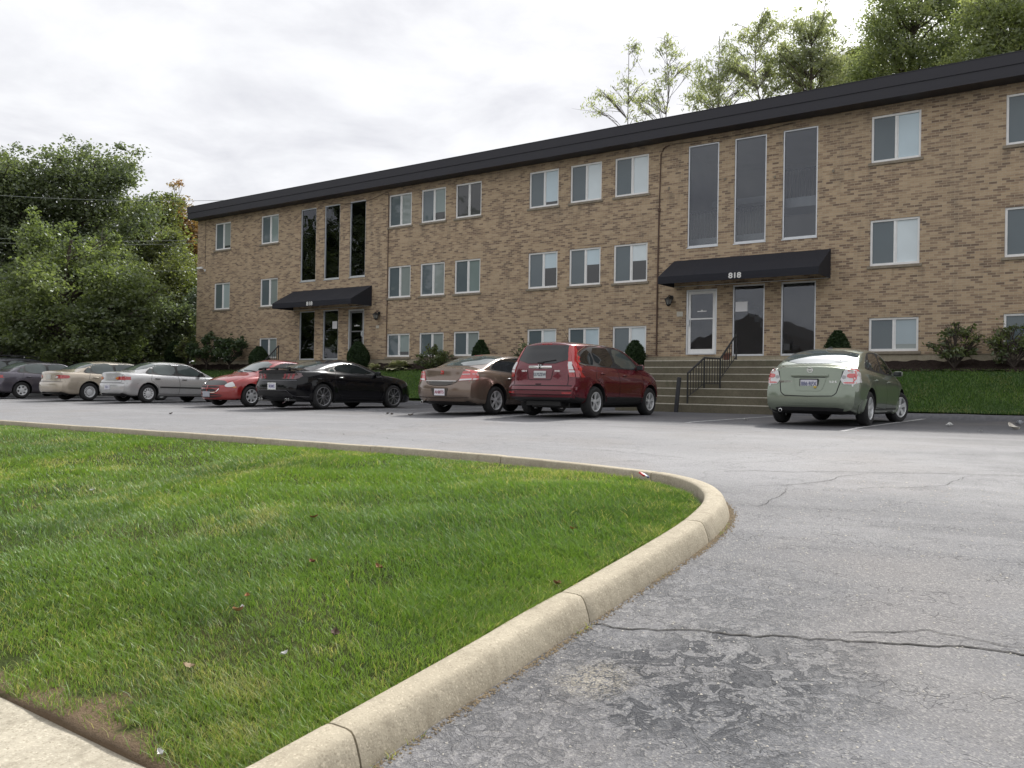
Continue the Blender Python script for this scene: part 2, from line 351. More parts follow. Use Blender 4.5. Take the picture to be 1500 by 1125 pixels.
def make_kerb():
    KO = [(-1.2, -2.2), (-1.9, -.9), (-2.25, 0.2), (-2.36, 1.4), (-2.38, 2.4), (-2.39, 3.3), (-2.4, 4.2), (-2.4, 5.2), (-2.43, 5.9), (-2.54, 6.5), (-2.74, 6.92), (-3.05, 7.25), (-3.5, 7.48), (-4.1, 7.63), (-4.8, 7.74), (-5.7, 7.84), (-7.7, 7.92), (-11.4, 7.93), (-20, 7.93), (-60, 7.93)]
    C = catmull([(a, b_, 0) for a, b_ in KO], 8)
    # arc length positions of joints: at d=2.36, 4.12, 5.9, then along
    P, L = polyline_resample(C, .04)
    step = L/(len(P)-1)
    def nearest(s, d): return min(range(len(P)), key=lambda i: (P[i].x-s)**2+(P[i].y-d)**2)
    J = [0, nearest(-2.3, .6), nearest(-2.38, 2.36), nearest(-2.4, 4.12), nearest(-2.43, 5.85), nearest(-3.55, 7.5), nearest(-5.6, 7.83), nearest(-7.75, 7.92)]
    while J[-1] < len(P)-80: J.append(J[-1]+int(2.3/step))
    J.append(len(P)-1)
    prof = [(0.0, -.16), (.0, -.02), (.014, .045), (.034, .10), (.05, .130), (.066, .144), (.095, .150), (.17, .151), (.196, .147), (.208, .135), (.213, .05), (.213, -.16)]  # (inward, up)
    vs = []; fs = []
    for a, b_ in zip(J, J[1:]):
        idx = list(range(a, b_+1)); n0 = len(vs); rows = []
        lat = random.uniform(-.006, .006); up = random.uniform(-.004, .004)
        for q, i in enumerate(idx):
            t = (P[min(len(P)-1, i+1)]-P[max(0, i-1)]).normalized(); inn = Vector((-t.y, t.x, 0))
            if i == a: off = .005
            elif i == b_: off = -.005
            else: off = 0
            e = min(q, len(idx)-1-q); sh = 0.012 if e == 0 else (.004 if e == 1 and False else 0)
            c = P[i]+t*off; g = G(c.x, c.y)
            for (u, z) in prof:
                w = 1.0
                uu = u+lat+.004*noise.noise(Vector((c.x*2, c.y*2, 1))); zz = z+up*(z > 0)
                if e == 0:
                    uu = .1065+(u-.1065)*.985; zz = z-.004 if z > 0 else z
                vs.append((c.x+inn.x*uu, c.y+inn.y*uu, g+zz+.004*noise.noise(Vector((c.x*1.5, c.y*1.5, 5)))*(z > 0)))
        m = len(prof); k = len(idx)
        for r in range(k-1):
            for c_ in range(m-1):
                x = n0+r*m+c_; fs.append((x, x+m, x+m+1, x+1))
        fs.append(tuple(n0+c_ for c_ in range(m))); fs.append(tuple(n0+(k-1)*m+c_ for c_ in range(m-1, -1, -1)))
    o = mobj('kerb', vs, fs, M_KERB); tag(o, kind='structure')
    for p in o.data.polygons: p.use_smooth = len(p.vertices) == 4
    o.data.set_sharp_from_angle(angle=math.radians(50))
    return P
KERB = make_kerb()
# bank kerb (dark asphalt berm) in front of the building grass
M_BERM = simple('berm_asphalt', (.12, .12, .128), .85, vary=.25, scale=14)
def berm(s0, s1, name='kerb_berm'):
    n = int((s1-s0)/.25)+1; vs = []; prof = [(-.12, -.05), (-.09, .05), (-.03, .115), (.08, .125), (.22, .12), (.24, -.05)]
    for i in range(n):
        s = s0+(s1-s0)*i/(n-1)
        w = .02*noise.noise(Vector((s*1.4, 3, 0))); h = .015*noise.noise(Vector((s*1.1, 9, 0)))
        for u, z in prof: vs.append((s, DC+u+w, G(s, DC)+z+(h if z > .04 else 0)))
    m = len(prof); fs = [(i*m+j, i*m+j+1, (i+1)*m+j+1, (i+1)*m+j) for i in range(n-1) for j in range(m-1)]
    o = mobj(name, vs, fs, M_BERM, smooth=True); tag(o, kind='structure')
STEP_R = [(-12.1, -7.2), (-31.1, -26.2)]
berm(-7.2, 30); berm(-26.15, -12.15); berm(-70, -31.15)
# bank grass sheet and mulch
def bank_v(A, B): return bank(A, B)+.03*np.sin(A*.8)*np.clip((B-22.4)/1, 0, 1)*np.clip((24.8-B), 0, 1)
M_BANK = turf_ground('bank_turf', (.030, .075, .012), (.05, .095, .02), (.018, .035, .010))
for a, b_ in ((-7.2, 30), (-26.15, -12.15), (-80, -31.15)):
    grid_sheet('bank', a, b_, DC+.1, 25.0, int((b_-a)/.4)+2, 16, lambda A, B: bank_v(A, B)+.004, M_BANK)
def mulchmat():
    b = NB('mulch'); o = b.obj(); v = b.voro(b.vmul(o, (1, 1.8, 1)), 26., out='Color'); sc = b.n('ShaderNodeSeparateColor'); b.l(v, sc.inputs[0])
    n = b.noise(o, 30, 5, .7); c = b.mix(sc.outputs[0], (.022, .016, .014), (.06, .044, .038)); c = b.mix(b.math('MULTIPLY', b.ramp(n, [(.6, 0.), (.75, 1.)]), .5), c, (.14, .11, .09))
    b.prin(c, .95, 0, .1, normal=b.bump(b.math('ADD', sc.outputs[1], n), .04, 1.)); return b.m
M_MULCH = mulchmat()
def mulch_z(A, B): return bank(A, B)+.04+.03*np.sin(A*5.1)*np.sin(B*6.3)+.02*np.sin(A*13+B*9)
for a, b_ in ((-7.2, 25), (-26.15, -12.15), (-44, -31.15)):
    o = grid_sheet('mulch_bed', a, b_, 24.85, 26.02, int((b_-a)/.12), 12, mulch_z, M_MULCH)
# sidewalk by the street
def walk():
    m = MB(); s = -3.05
    while s > -40:
        m.box(s-1.488, s, .42, 1.90, -1.66, -1.503+.005*random.random()); s -= 1.5
    o = m.build('sidewalk', M_WALK, bevel=.012); tag(o, kind='structure')
walk()
# joint crack across the drive: a ragged open groove, plus thinner cracks
M_CRACK = simple('crack_dirt', (.035, .033, .03), .95, vary=.3, scale=30)
def crack(name, pts, w, seed, jag=.03):
    pts, L = polyline_resample([(a, b_, 0) for a, b_ in pts], .035); vs = []; n = len(pts)
    for i, p in enumerate(pts):
        t = (pts[min(n-1, i+1)]-pts[max(0, i-1)]).normalized(); nn = Vector((-t.y, t.x, 0))
        j = jag*noise.noise(Vector((p.x*3, p.y*3, seed)))+.026*noise.noise(Vector((p.x*14, p.y*14, seed)))+.010*noise.noise(Vector((p.x*33, p.y*33, seed)))
        ww = w*(.55+.9*abs(noise.noise(Vector((p.x*9, p.y*9, seed+5)))))*min(1, (n-i)/12)
        for sg_ in (-1, 1):
            q = p+nn*(j+sg_*ww*.5); vs.append((q.x, q.y, G(q.x, q.y)+.004))
    o = mobj(name, vs, [(2*i, 2*i+1, 2*i+3, 2*i+2) for i in range(n-1)], M_CRACK); tag(o, kind='structure')
crack('road_crack', [(-2.37, 4.14), (-2.1, 4.2), (-1.66, 4.31), (-1.3, 4.47), (-1.07, 4.53), (-.72, 4.65), (-.35, 4.73), (1.2, 5.1), (5, 5.8)], .016, 1, .05)
crack('road_crack', [(-1.15, 4.62), (-.8, 4.8), (-.45, 4.8), (-.2, 4.86)], .008, 2)
crack('road_crack', [(-3.47, 8.71), (-2.9, 8.95), (-2.1, 9.31), (-1.5, 9.5), (-.8, 9.76), (2, 10.2)], .014, 3, .12)
crack('road_crack', [(-2.9, 7.9), (-2.6, 8.1), (-2.35, 8.6), (-2.1, 9.3)], .01, 4, .08)
crack('road_crack', [(-2.5, 7.05), (-2.45, 7.5), (-2.6, 8.06)], .008, 5, .08)
crack('road_crack', [(-2.0, 8.2), (-1.4, 8.7), (-1.2, 9.6)], .008, 6, .1)
crack('road_crack', [(-4.2, 10.2), (-3.62, 10.42), (-2.7, 11.3), (-1.2, 11.6)], .01, 7, .15)
crack('road_crack', [(-14, 9.6), (-11, 9.9), (-8, 9.5), (-6, 9.9), (-4, 9.4)], .01, 8, .2)
# parking bay lines
M_LINE = None
def linemat():
    b = NB('worn_line_paint'); o = b.obj(); n = b.noise(o, 20, 6, .75)
    c = b.mix(b.ramp(n, [(.42, 0.), (.58, 1.)]), (.24, .24, .25), (.55, .55, .54)); b.prin(c, .8, 0, .3); return b.m
M_LINE = linemat()
def bayline(s, d0, d1, sk=0.0, w=.10):
    n = 24; vs = []
    for i in range(n+1):
        d = d0+(d1-d0)*i/n
        for u in (-w/2, w/2): vs.append((s+sk*(d-d0)+u, d, G(s, d)+.004))
    o = mobj('parking_line', vs, [(2*i, 2*i+1, 2*i+3, 2*i+2) for i in range(n)], M_LINE); tag(o, kind='structure')
bayline(-3.85, 14.8, 22.0)
for s in (-7.0, -11.35, -14.1, -16.2, -19.8, -22.9, -25.4, -28.4, -31.4, -.6): bayline(s, 15.6, 22.0, w=.09)
# street gutter/road behind the camera is the same asphalt sheet
# ================================================================ building
def brickmat():
    b = NB('brick'); o = b.obj()
    sp = b.n('ShaderNodeSeparateXYZ'); b.l(o, sp.inputs[0]); x = b.math('ADD', sp.outputs[0], sp.outputs[1])
    cb = b.n('ShaderNodeCombineXYZ'); b.l(x, cb.inputs[0]); b.l(sp.outputs[2], cb.inputs[1]); v = cb.outputs[0]
    br = b.n('ShaderNodeTexBrick', offset=.5, offset_frequency=2); b.l(v, br.inputs['Vector'])
    for k, q in dict(Scale=1., **{'Mortar Size': .006, 'Mortar Smooth': .25, 'Bias': 0., 'Brick Width': .203, 'Row Height': .0677}).items(): br.inputs[k].default_value = q
    br.inputs['Color1'].default_value = (0, 0, 0, 1); br.inputs['Color2'].default_value = (1, 1, 1, 1); br.inputs['Mortar'].default_value = (.45, .45, .45, 1)
    tone = br.outputs['Color']
    # runs of darker courses
    run = b.noise(b.vmul(v, (1.6, 14.7, 1.)), 1., 2, .5)
    f = b.math('ADD', b.math('MULTIPLY', tone, .8), b.math('MULTIPLY', b.math('SUBTRACT', run, .42), 1.1), clamp=True)
    col = b.ramp(f, [(.0, (.56, .425, .285)), (.3, (.505, .375, .245)), (.48, (.44, .32, .208)), (.62, (.35, .248, .167)), (.76, (.245, .17, .12)), (1., (.15, .105, .082))])
    big = b.noise(v, .35, 4, .6); col = b.mix(b.math('MULTIPLY', b.ramp(big, [(.35, 0.), (.7, 1.)]), .25), col, (.36, .29, .21))
    n = b.noise(v, 60, 4, .7); col = b.mix(b.math('MULTIPLY', n, .25), col, (.25, .19, .13))
    st = b.noise(b.vmul(v, (2.2, .35, 1.)), 1., 5, .65); col = b.mix(b.math('MULTIPLY', b.ramp(st, [(.54, 0.), (.72, 1.)]), .42), col, (.15, .125, .10))
    mor = b.mix(n, (.45, .375, .275), (.55, .47, .35))
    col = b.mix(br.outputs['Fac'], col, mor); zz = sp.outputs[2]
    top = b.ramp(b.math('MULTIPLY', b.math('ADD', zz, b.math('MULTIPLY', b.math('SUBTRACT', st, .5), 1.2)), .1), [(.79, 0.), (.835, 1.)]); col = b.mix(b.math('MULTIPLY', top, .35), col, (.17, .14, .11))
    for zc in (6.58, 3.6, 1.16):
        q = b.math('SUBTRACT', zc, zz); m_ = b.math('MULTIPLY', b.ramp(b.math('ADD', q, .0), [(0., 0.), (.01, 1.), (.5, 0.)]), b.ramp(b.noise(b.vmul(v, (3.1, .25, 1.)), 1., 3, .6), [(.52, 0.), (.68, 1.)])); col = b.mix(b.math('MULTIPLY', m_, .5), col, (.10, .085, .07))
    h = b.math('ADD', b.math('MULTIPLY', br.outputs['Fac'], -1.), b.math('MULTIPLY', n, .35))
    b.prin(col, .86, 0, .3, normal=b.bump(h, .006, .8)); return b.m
M_BRICK = brickmat()
M_SILL = simple('brick_sill', (.25, .215, .165), .85, vary=.2, scale=9)
M_WHITE = simple('white_frame', (.82, .82, .81), .45, vary=.05, scale=8)
M_METAL = simple('aluminium_frame', (.62, .64, .66), .38, metal=.55, vary=.06)
M_FASC = simple('fascia_metal', (.016, .0155, .023), .5, spec=.5, vary=.12, scale=2)
M_AWN = simple('awning_fabric', (.013, .014, .021), .82, vary=.2, scale=30)
M_BLACK = simple('black_iron', (.013, .013, .014), .5, vary=.2)
M_DARK = simple('dark_inside', (.02, .02, .022), .9)
M_ROOF = simple('roof_membrane', (.10, .10, .10), .9, vary=.2, scale=1)
def glassmat(name, tint=.55, ior=1.75, rough=.015):
    b = NB(name); fr = b.n('ShaderNodeFresnel', _IOR=ior)
    w = b.bump(b.noise(b.obj(), .9, 2, .5), .02, .25)
    b.l(w, fr.inputs['Normal'])
    g = b.n('ShaderNodeBsdfGlossy', _Roughness=rough); b.l(w, g.inputs['Normal']); g.inputs[0].default_value = (.92, .95, 1.02, 1)
    t = b.n('ShaderNodeBsdfTransparent'); t.inputs[0].default_value = (tint, tint*1.02, tint*1.04, 1)
    m = b.n('ShaderNodeMixShader'); b.l(fr.outputs[0], m.inputs[0]).l(t.outputs[0], m.inputs[1]).l(g.outputs[0], m.inputs[2]); b.l(m.outputs[0], b.out.inputs[0]); return b.m
M_GLASS = glassmat('stair_glass', .72, ior=1.62)
def panemat(name, base, rough=.35):
    b = NB(name); n = b.noise(b.obj(), 1.2, 3, .5)
    c = b.mix(n, tuple(x*.85 for x in base), tuple(min(1, x*1.12) for x in base))
    b.prin(c, rough, 0, .5, 1.0, coat_rough=.02); return b.m
M_SCREEN = panemat('insect_screen', (.085, .115, .13), .6)
M_BLIND = panemat('blind_behind_glass', (.50, .62, .68)); M_BLIND_W = panemat('white_blind_behind_glass', (.64, .72, .75)); M_BLIND_D = panemat('grey_blind_behind_glass', (.34, .42, .46)); M_BLIND_F = panemat('green_grey_curtain', (.19, .25, .24)); M_BLIND_G = panemat('pale_far_curtain', (.36, .43, .44))
M_BLIND2 = panemat('curtain_behind_glass', (.24, .28, .27))
M_PDARK = panemat('dark_pane', (.018, .02, .022), .3)
BLD = empty('apartment_building', -20.0, 26.0, 0.0, label='long three storey tan brick apartment building with flat dark roof edge and two awnings', cat='building')
random.seed(4)
SX, DY = -20.0, 26.0           # local = site - (SX,DY,0)
def bl(s): return s-SX
def be(d): return d-DY
D_ = 0.0
cols = dict(W1=(-37.24, -35.97), W2=(-33.62, -32.34), D=(-25.23, -23.94), E=(-23.41, -22.11), F=(-21.60, -20.31), A=(-18.06, -16.77), B=(-16.27, -14.98), C=(-14.46, -13.16), G=(-6.05, -4.73), H=(-2.66, -1.35), I=(1.5, 2.8))
rows = {'3': (6.678, 8.028), '2': (3.70, 5.025), '1': (1.24, 2.204)}
tallR = [(-11.73, -10.67), (-10.15, -9.12), (-8.61, -7.56)]; tallL = [(-30.77, -29.73), (-29.19, -28.19), (-27.57, -26.59)]
opens = [(*cols[c], *rows[r], c+r) for c in cols for r in rows]
for i, t in enumerate(tallR): opens.append((*t, 4.70, 8.04, 'tallR'))
for i, t in enumerate(tallL): opens.append((*t, 4.72, 8.03, 'tallL'))
for t, z0, z1, k in ((tallR[0], 1.20, 3.32, 'doorR'), (tallR[1], 1.14, 3.39, 'entR'), (tallR[2], 1.14, 3.39, 'entR'), (tallL[2], 1.20, 3.32, 'doorL'), (tallL[0], 1.14, 3.36, 'entL'), (tallL[1], 1.14, 3.36, 'entL')): opens.append((*t, z0, z1, k))
WS0, WS1, WZ0, WZ1, DEP = -38.69, 6.0, 1.14, 8.32, 13.0
def build_wall():
    m = MB(); S = sorted({WS0, WS1} | {o[0] for o in opens} | {o[1] for o in opens}); Z = sorted({WZ0, WZ1} | {o[2] for o in opens} | {o[3] for o in opens})
    idx = {}; vs = []
    def vi(a, b_):
        if (a, b_) not in idx: idx[(a, b_)] = len(vs); vs.append((bl(S[a]), 0, Z[b_]))
        return idx[(a, b_)]
    fs = []
    for i in range(len(S)-1):
        for j in range(len(Z)-1):
            cs, cz = (S[i]+S[i+1])/2, (Z[j]+Z[j+1])/2
            if any(o[0] < cs < o[1] and o[2] < cz < o[3] for o in opens): continue
            fs.append((vi(i, j), vi(i+1, j), vi(i+1, j+1), vi(i, j+1)))
    m.add(vs, fs)
    rv = .13
    for s0, s1, z0, z1, k in opens:
        a, b_ = bl(s0), bl(s1)
        m.add([(a, 0, z0), (b_, 0, z0), (b_, 0, z1), (a, 0, z1), (a, rv, z0), (b_, rv, z0), (b_, rv, z1), (a, rv, z1)], [(0, 4, 5, 1), (1, 5, 6, 2), (2, 6, 7, 3), (3, 7, 4, 0)])
    a, b_ = bl(WS0), bl(WS1)
    m.add([(a, 0, WZ0), (a, DEP, WZ0), (a, DEP, WZ1), (a, 0, WZ1)], [(1, 0, 3, 2)])
    m.add([(b_, 0, WZ0), (b_, DEP, WZ0), (b_, DEP, WZ1), (b_, 0, WZ1)], [(0, 1, 2, 3)])
    m.add([(a, DEP, WZ0), (b_, DEP, WZ0), (b_, DEP, WZ1), (a, DEP, WZ1)], [(1, 0, 3, 2)])
    m.build('wall', M_BRICK, BLD)
build_wall()
m = MB(); m.box(bl(WS0)+.004, bl(WS1)-.004, .018, DEP-.02, .3, WZ0-.001); m.build('foundation', M_FOUND, BLD)
# flat roof with a two-band metal fascia
m = MB(); a, b_ = bl(-38.72), bl(WS1)+.03
m.box(a, b_, -.60, DEP+.3, 8.30, 8.36)
m.box(a, b_, -.60, -.55, 8.362, 8.60); m.box(a-.0, b_, -.625, -.55, 8.602, 8.90); m.box(a, b_, -.635, -.50, 8.902, 8.925)
m.box(a-.002, a+.05, -.549, DEP+.3, 8.362, 8.90); m.box(b_-.05, b_+.002, -.549, DEP+.3, 8.362, 8.90)
m.build('roof_fascia', M_FASC, BLD)
m = MB(); m.box(a+.06, b_-.06, -.5, DEP+.2, 8.365, 8.80); m.build('roof', M_ROOF, BLD)
# ---- windows
def window(s0, s1, z0, z1, key):
    a, b_ = bl(s0), bl(s1); w = b_-a; h = z1-z0; y0 = .035; y1 = .115; fr = .062; cx = a+w*.5
    r = random.random
    m = MB()
    m.box(a, a+fr, y0, y1, z0, z1); m.box(b_-fr, b_, y0, y1, z0, z1); m.box(a+fr, b_-fr, y0, y1, z0, z0+fr+.01); m.box(a+fr, b_-fr, y0, y1, z1-fr, z1)
    m.box(cx-.032, cx+.032, y0+.012, y1-.01, z0+fr+.01, z1-fr)
    m.box(cx+.032, cx+.06, y0+.03, y1-.01, z0+fr+.01, z1-fr)
    f = m.build('window', M_WHITE, BLD, bevel=.006)
    zz0, zz1 = z0+fr+.01, z1-fr
    p = MB(); p.box(a+fr, cx-.032, y0+.035, y0+.045, zz0, zz1)
    dark = key in ('F3',)
    p.build('screen', M_SCREEN if not dark else M_PDARK, f)
    far = key[0] in 'WDEF'
    mat = random.choice([M_BLIND2, M_BLIND_F, M_BLIND_G]) if far else random.choice([M_BLIND, M_BLIND, M_BLIND_W, M_BLIND_D])
    if dark: mat = M_PDARK
    xs, xe = cx+.06, b_-fr
    p = MB(); yy = y0+.05
    if key in ('A2', 'B2', 'C2'):
        zc = zz0+(zz1-zz0)*.55
        p.box(xs, xe, yy, yy+.01, zc, zz1); p.build('blind', mat, f)
        p = MB(); p.box(xs, xe, yy, yy+.01, zz0, zc-.001); p.build('pane', M_PDARK, f)
    elif key in ('H3',):
        p.box(xs, xe, yy, yy+.01, zz0, zz1); p.build('pane', M_PDARK, f)
    elif key in ('W13', 'E3', 'E1', 'G1', 'A3', 'D1'):
        zc = zz0+(zz1-zz0)*random.uniform(.02, .3)
        p.box(xs, xe, yy, yy+.01, zc, zz1); p.build('blind', mat, f)
        p = MB(); p.box(xs, xe, yy, yy+.01, zz0, zc-.001); p.build('pane', M_PDARK if key != 'G1' else M_BLIND2, f)
    else:
        p.box(xs, xe, yy, yy+.01, zz0, zz1); p.build('blind', mat, f)
    p = MB(); p.box(a-.07, b_+.07, -.045, .034, z0-.085, z0-.004); p.build('sill', M_SILL, f, bevel=.006)
    return f
for s0, s1, z0, z1, k in opens:
    if k[-1] in '123' and k[0] in 'WDEFABCGHI': window(s0, s1, z0, z1, k)
def tallwin(s0, s1, z0, z1, metal):
    a, b_ = bl(s0), bl(s1); m = MB(); t = .045; y0, y1 = .03, .125; mt = M_METAL if metal else M_WHITE
    m.box(a, a+t, y0, y1, z0, z1); m.box(b_-t, b_, y0, y1, z0, z1); m.box(a+t, b_-t, y0, y1, z0, z0+t*1.4); m.box(a+t, b_-t, y0, y1, z1-t, z1)
    f = m.build('stair_window', mt, BLD, bevel=.004)
    p = MB(); p.box(a+t, b_-t, .07, .076, z0+t*1.4, z1-t); p.build('pane', M_GLASS, f)
    if z0 > 3: p = MB(); p.box(a-.01, b_+.01, -.02, .029, z0-.03, z0-.002); p.build('sill', mt, f)
for s0, s1, z0, z1, k in opens:
    if k.startswith('tall') or k.startswith('ent'): tallwin(s0, s1, z0, z1, True)
def door(s0, s1, z0, z1, hinge_right):
    a, b_ = bl(s0), bl(s1); m = MB(); t = .06; y0, y1 = .0, .125
    m.box(a, a+t, y0+.02, y1, z0, z1); m.box(b_-t, b_, y0+.02, y1, z0, z1); m.box(a+t, b_-t, y0+.02, y1, z1-t, z1); m.box(a+t, b_-t, y0-.05, y1, z0, z0+.025)
    f = m.build('door_frame', M_METAL, BLD, bevel=.004)
    m = MB(); x0, x1 = a+t+.006, b_-t-.006; q = .085; zb = z0+.032; zt = z1-t-.006
    m.box(x0, x0+q, .035, .08, zb, zt); m.box(x1-q, x1, .035, .08, zb, zt); m.box(x0+q, x1-q, .035, .08, zb, zb+.15); m.box(x0+q, x1-q, .035, .08, zt-q, zt)
    zm = zb+(zt-zb)*.56; m.box(x0+q, x1-q, .03, .06, zm-.022, zm+.022)
    d = m.build('door', M_WHITE if hinge_right else simple('grey_door', (.20, .20, .21), .45), BLD, bevel=.005)
    p = MB(); p.box(x0+q, x1-q, .062, .068, zb+.15, zt-q); p.build('pane', M_GLASS, d)
    p = MB(); hx = x0+.04 if hinge_right else x1-.04
    p.box(hx-.03, hx+.03, .005, .034, zm-.25, zm+.02); p.box(hx-.02, hx+.02, -.035, .004, zm-.2, zm-.16); p.box(hx-.02, hx+.02, -.035, .004, zm-.07, zm-.03); p.box(hx-.02, hx+.02, -.05, -.036, zm-.2, zm-.03)
    p.build('handle', M_METAL, d, bevel=.004)
    p = MB(); cx = (x0+x1)/2; p.box(cx-.16, cx+.16, .054, .060, zt-.66, zt-.63); p.box(cx-.03, cx+.03, .054, .060, zt-.629, zt-.60); p.build('door_closer', M_WHITE, d)
door(*tallR[0], 1.20, 3.32, True); door(*tallL[2], 1.20, 3.32, False)
# notices taped inside the glass
M_PAPER = simple('paper', (.78, .78, .80), .7, vary=.03)
p = MB(); p.box(bl(-10.07), bl(-9.68), .058, .062, 2.55, 2.86); p.build('notice', M_PAPER, BLD)
p = MB(); p.box(bl(-28.62), bl(-28.32), .058, .062, 2.52, 2.85); p.build('notice', M_PAPER, BLD)
# stairwell interiors
M_PLAST = simple('stairwell_plaster', (.62, .57, .50), .85, vary=.08, scale=1.5)
M_SLAB = simple('stairwell_slab', (.85, .85, .83), .7)
def stairwell(sa, sb, flip):
    a, b_ = bl(sa), bl(sb); m = MB(); d0, d1 = .14, 4.2
    m.box(a-.02, b_+.02, d1, d1+.1, 1.0, 8.28); m.box(a-.12, a-.02, d0, d1, 1.0, 8.28); m.box(b_+.02, b_+.12, d0, d1, 1.0, 8.28); m.box(a-.02, b_+.02, d0, d1, 1.0, 1.10); m.box(a-.02, b_+.02, d0, d1, 8.1, 8.2)
    m.build('stairwell_wall', M_PLAST, BLD)
    w = b_-a; X = (lambda q: a+q*w) if not flip else (lambda q: b_-q*w)
    def bx(m, q0, q1, *r): x0, x1 = sorted((X(q0), X(q1))); m.box(x0, x1, *r)
    m = MB(); bx(m, .60, 1.0, .45, 1.6, 5.75, 6.05); bx(m, .0, .62, .7, 2.8, 4.86, 5.10); bx(m, 0, .4, 2.9, 4.15, 6.6, 6.8); bx(m, .58, 1., .9, 2.2, 3.5, 3.7)
    for k in range(9): bx(m, .62-.04*k, .66-.04*k, 1.7, 2.7, 1.2+k*.19+.2, 1.4+k*.19+.2)
    m.build('stair_landing', M_SLAB, BLD)
    m = MB()
    for q0, q1, y, z in ((.62, 1.0, .47, 6.05), (.0, .6, .72, 5.10)):
        n = int((q1-q0)*w/.11)
        for k in range(n+1):
            x = X(q0+(q1-q0)*k/n); m.box(x-.008, x+.008, y-.008, y+.008, z, z+.86)
        bx(m, q0, q1, y-.02, y+.02, z+.862, z+.90)
    m.build('stair_railing', M_BLACK, BLD)
stairwell(-12.1, -7.2, False); stairwell(-31.1, -26.2, True)
# ---- awnings
def awning(sa, sb, tx, name='awning'):
    a, b_ = bl(sa), bl(sb); zt, zf, zb = 4.30, 3.635, 3.41; yf = -1.2; th = .012
    def prism(x0, x1): pass
    vs = []; pr = [(-.003, zt), (yf, zf), (yf, zb)]
    m = MB(); n = 24
    vs = []
    for i in range(n+1):
        x = a+(b_-a)*i/n; sag = -.012*math.sin(math.pi*((i*4/n) % 1))
        vs += [(x, -.003, zt), (x, yf*.5, (zt+zf)/2+sag*1.6), (x, yf, zf), (x, yf-.004, (zf+zb)/2), (x, yf, zb), (x, yf+th, zb), (x, yf+th, zf-th), (x, -.003, zt-th*1.4)]
    k = 8; fs = [(i*k+j, i*k+(j+1) % k, (i+1)*k+(j+1) % k, (i+1)*k+j) for i in range(n) for j in range(k)]
    m.add(vs, fs)
    for x, sg in ((a, 1), (b_, -1)):
        q = [(x, -.003, zt), (x, yf, zf), (x, yf, zb), (x, -.003, zb+.01)]; q2 = [(x+sg*th, y, z) for _, y, z in q]
        m.add(q+q2, [(0, 1, 2, 3), (7, 6, 5, 4), (0, 4, 5, 1), (1, 5, 6, 2), (2, 6, 7, 3), (3, 7, 4, 0)])
    o = m.build(name, M_AWN, BLD)
    fr = MB()
    for i in range(5):
        x = a+.03+(b_-a-.06)*i/4; fr.tube([(x, -.03, zt-.05), (x, yf+.04, zf-.04)], .014, 6); fr.tube([(x, yf+.04, zf-.05), (x, yf+.04, zb+.02)], .012, 6)
    fr.tube([(a+.02, yf+.04, zb+.02), (b_-.02, yf+.04, zb+.02)], .013, 6); fr.tube([(a+.02, -.03, zb+.03), (b_-.02, -.03, zb+.03)], .013, 6)
    fr.build('awning_frame', M_METAL, o)
    M = axes(Vector((1, 0, 0)), Vector((0, 0, 1)), Vector((0, -1, 0)), Vector((bl(tx), yf-.012, (zf+zb)/2)))
    text_obj('house_number', '818', .225, M@Matrix.Diagonal((1.18, 1, 1, 1)), simple('number_white', (.72, .72, .70), .6), o)
awning(-12.17, -7.14, -9.62); awning(-31.2, -26.14, -28.7)
# ---- wall lantern, number plate, conduits, camera
M_LGLASS = simple('lantern_glass', (.22, .22, .21), .15)
def lantern(s):
    x = bl(s); m = MB()
    m.lathe([(.001, 0), (.07, 0), (.07, -.02), (.001, -.02)], (x+.02, -.002, 3.10), 14, 'y')
    m.tube([(x+.02, -.02, 3.10), (x, -.09, 3.17), (x, -.17, 3.16), (x, -.18, 3.10)], .014, 6)
    m.lathe([(.001, .10), (.03, .085), (.10, .03), (.165, .0), (.165, -.018), (.02, -.02)], (x, -.18, 3.04), 6)
    m.lathe([(.075, -.17), (.085, -.20), (.04, -.235), (.001, -.25)], (x, -.18, 3.04), 6)
    for k in range(6):
        an = math.pi/3*k; c, s_ = math.cos(an), math.sin(an); m.tube([(x+.13*c, -.18+.13*s_, 3.02), (x+.08*c, -.18+.08*s_, 2.86)], .009, 4)
    o = m.build('wall_lantern', M_BLACK, BLD)
    g = MB(); g.lathe([(.12, -.022), (.072, -.168)], (x, -.18, 3.04), 6); g.build('lantern_glass', M_LGLASS, o)
lantern(-12.27); lantern(-25.71)
m = MB(); m.box(bl(-12.05), bl(-11.83), -.02, -.002, 2.46, 2.62); o = m.build('wall_plate', simple('ivory_plate', (.52, .49, .42), .6), BLD, bevel=.004)
m = MB(); m.box(bl(-25.85), bl(-25.68), -.02, -.002, 2.46, 2.58); o = m.build('wall_plate', MATS['ivory_plate'], BLD, bevel=.004)
M_PIPE = simple('brown_conduit', (.10, .06, .042), .7)
m = MB(); x = bl(-12.72); m.tube([(x+.32, -.02, 8.18), (x+.12, -.03, 8.1), (x+.02, -.03, 7.9), (x-.02, -.03, 5.9)], .018, 6); m.tube([(x-.02, -.03, 5.9), (x-.04, -.03, 3.3), (x-.04, -.03, 1.2)], .026, 6)
m.box(x-.06, x+.02, -.06, -.002, 6.0, 6.12); m.build('conduit', M_PIPE, BLD, smooth=True)
m = MB(); x = bl(-25.22); m.tube([(x, -.03, 8.05), (x, -.03, 1.3)], .017, 6); m.build('conduit', M_PIPE, BLD, smooth=True)
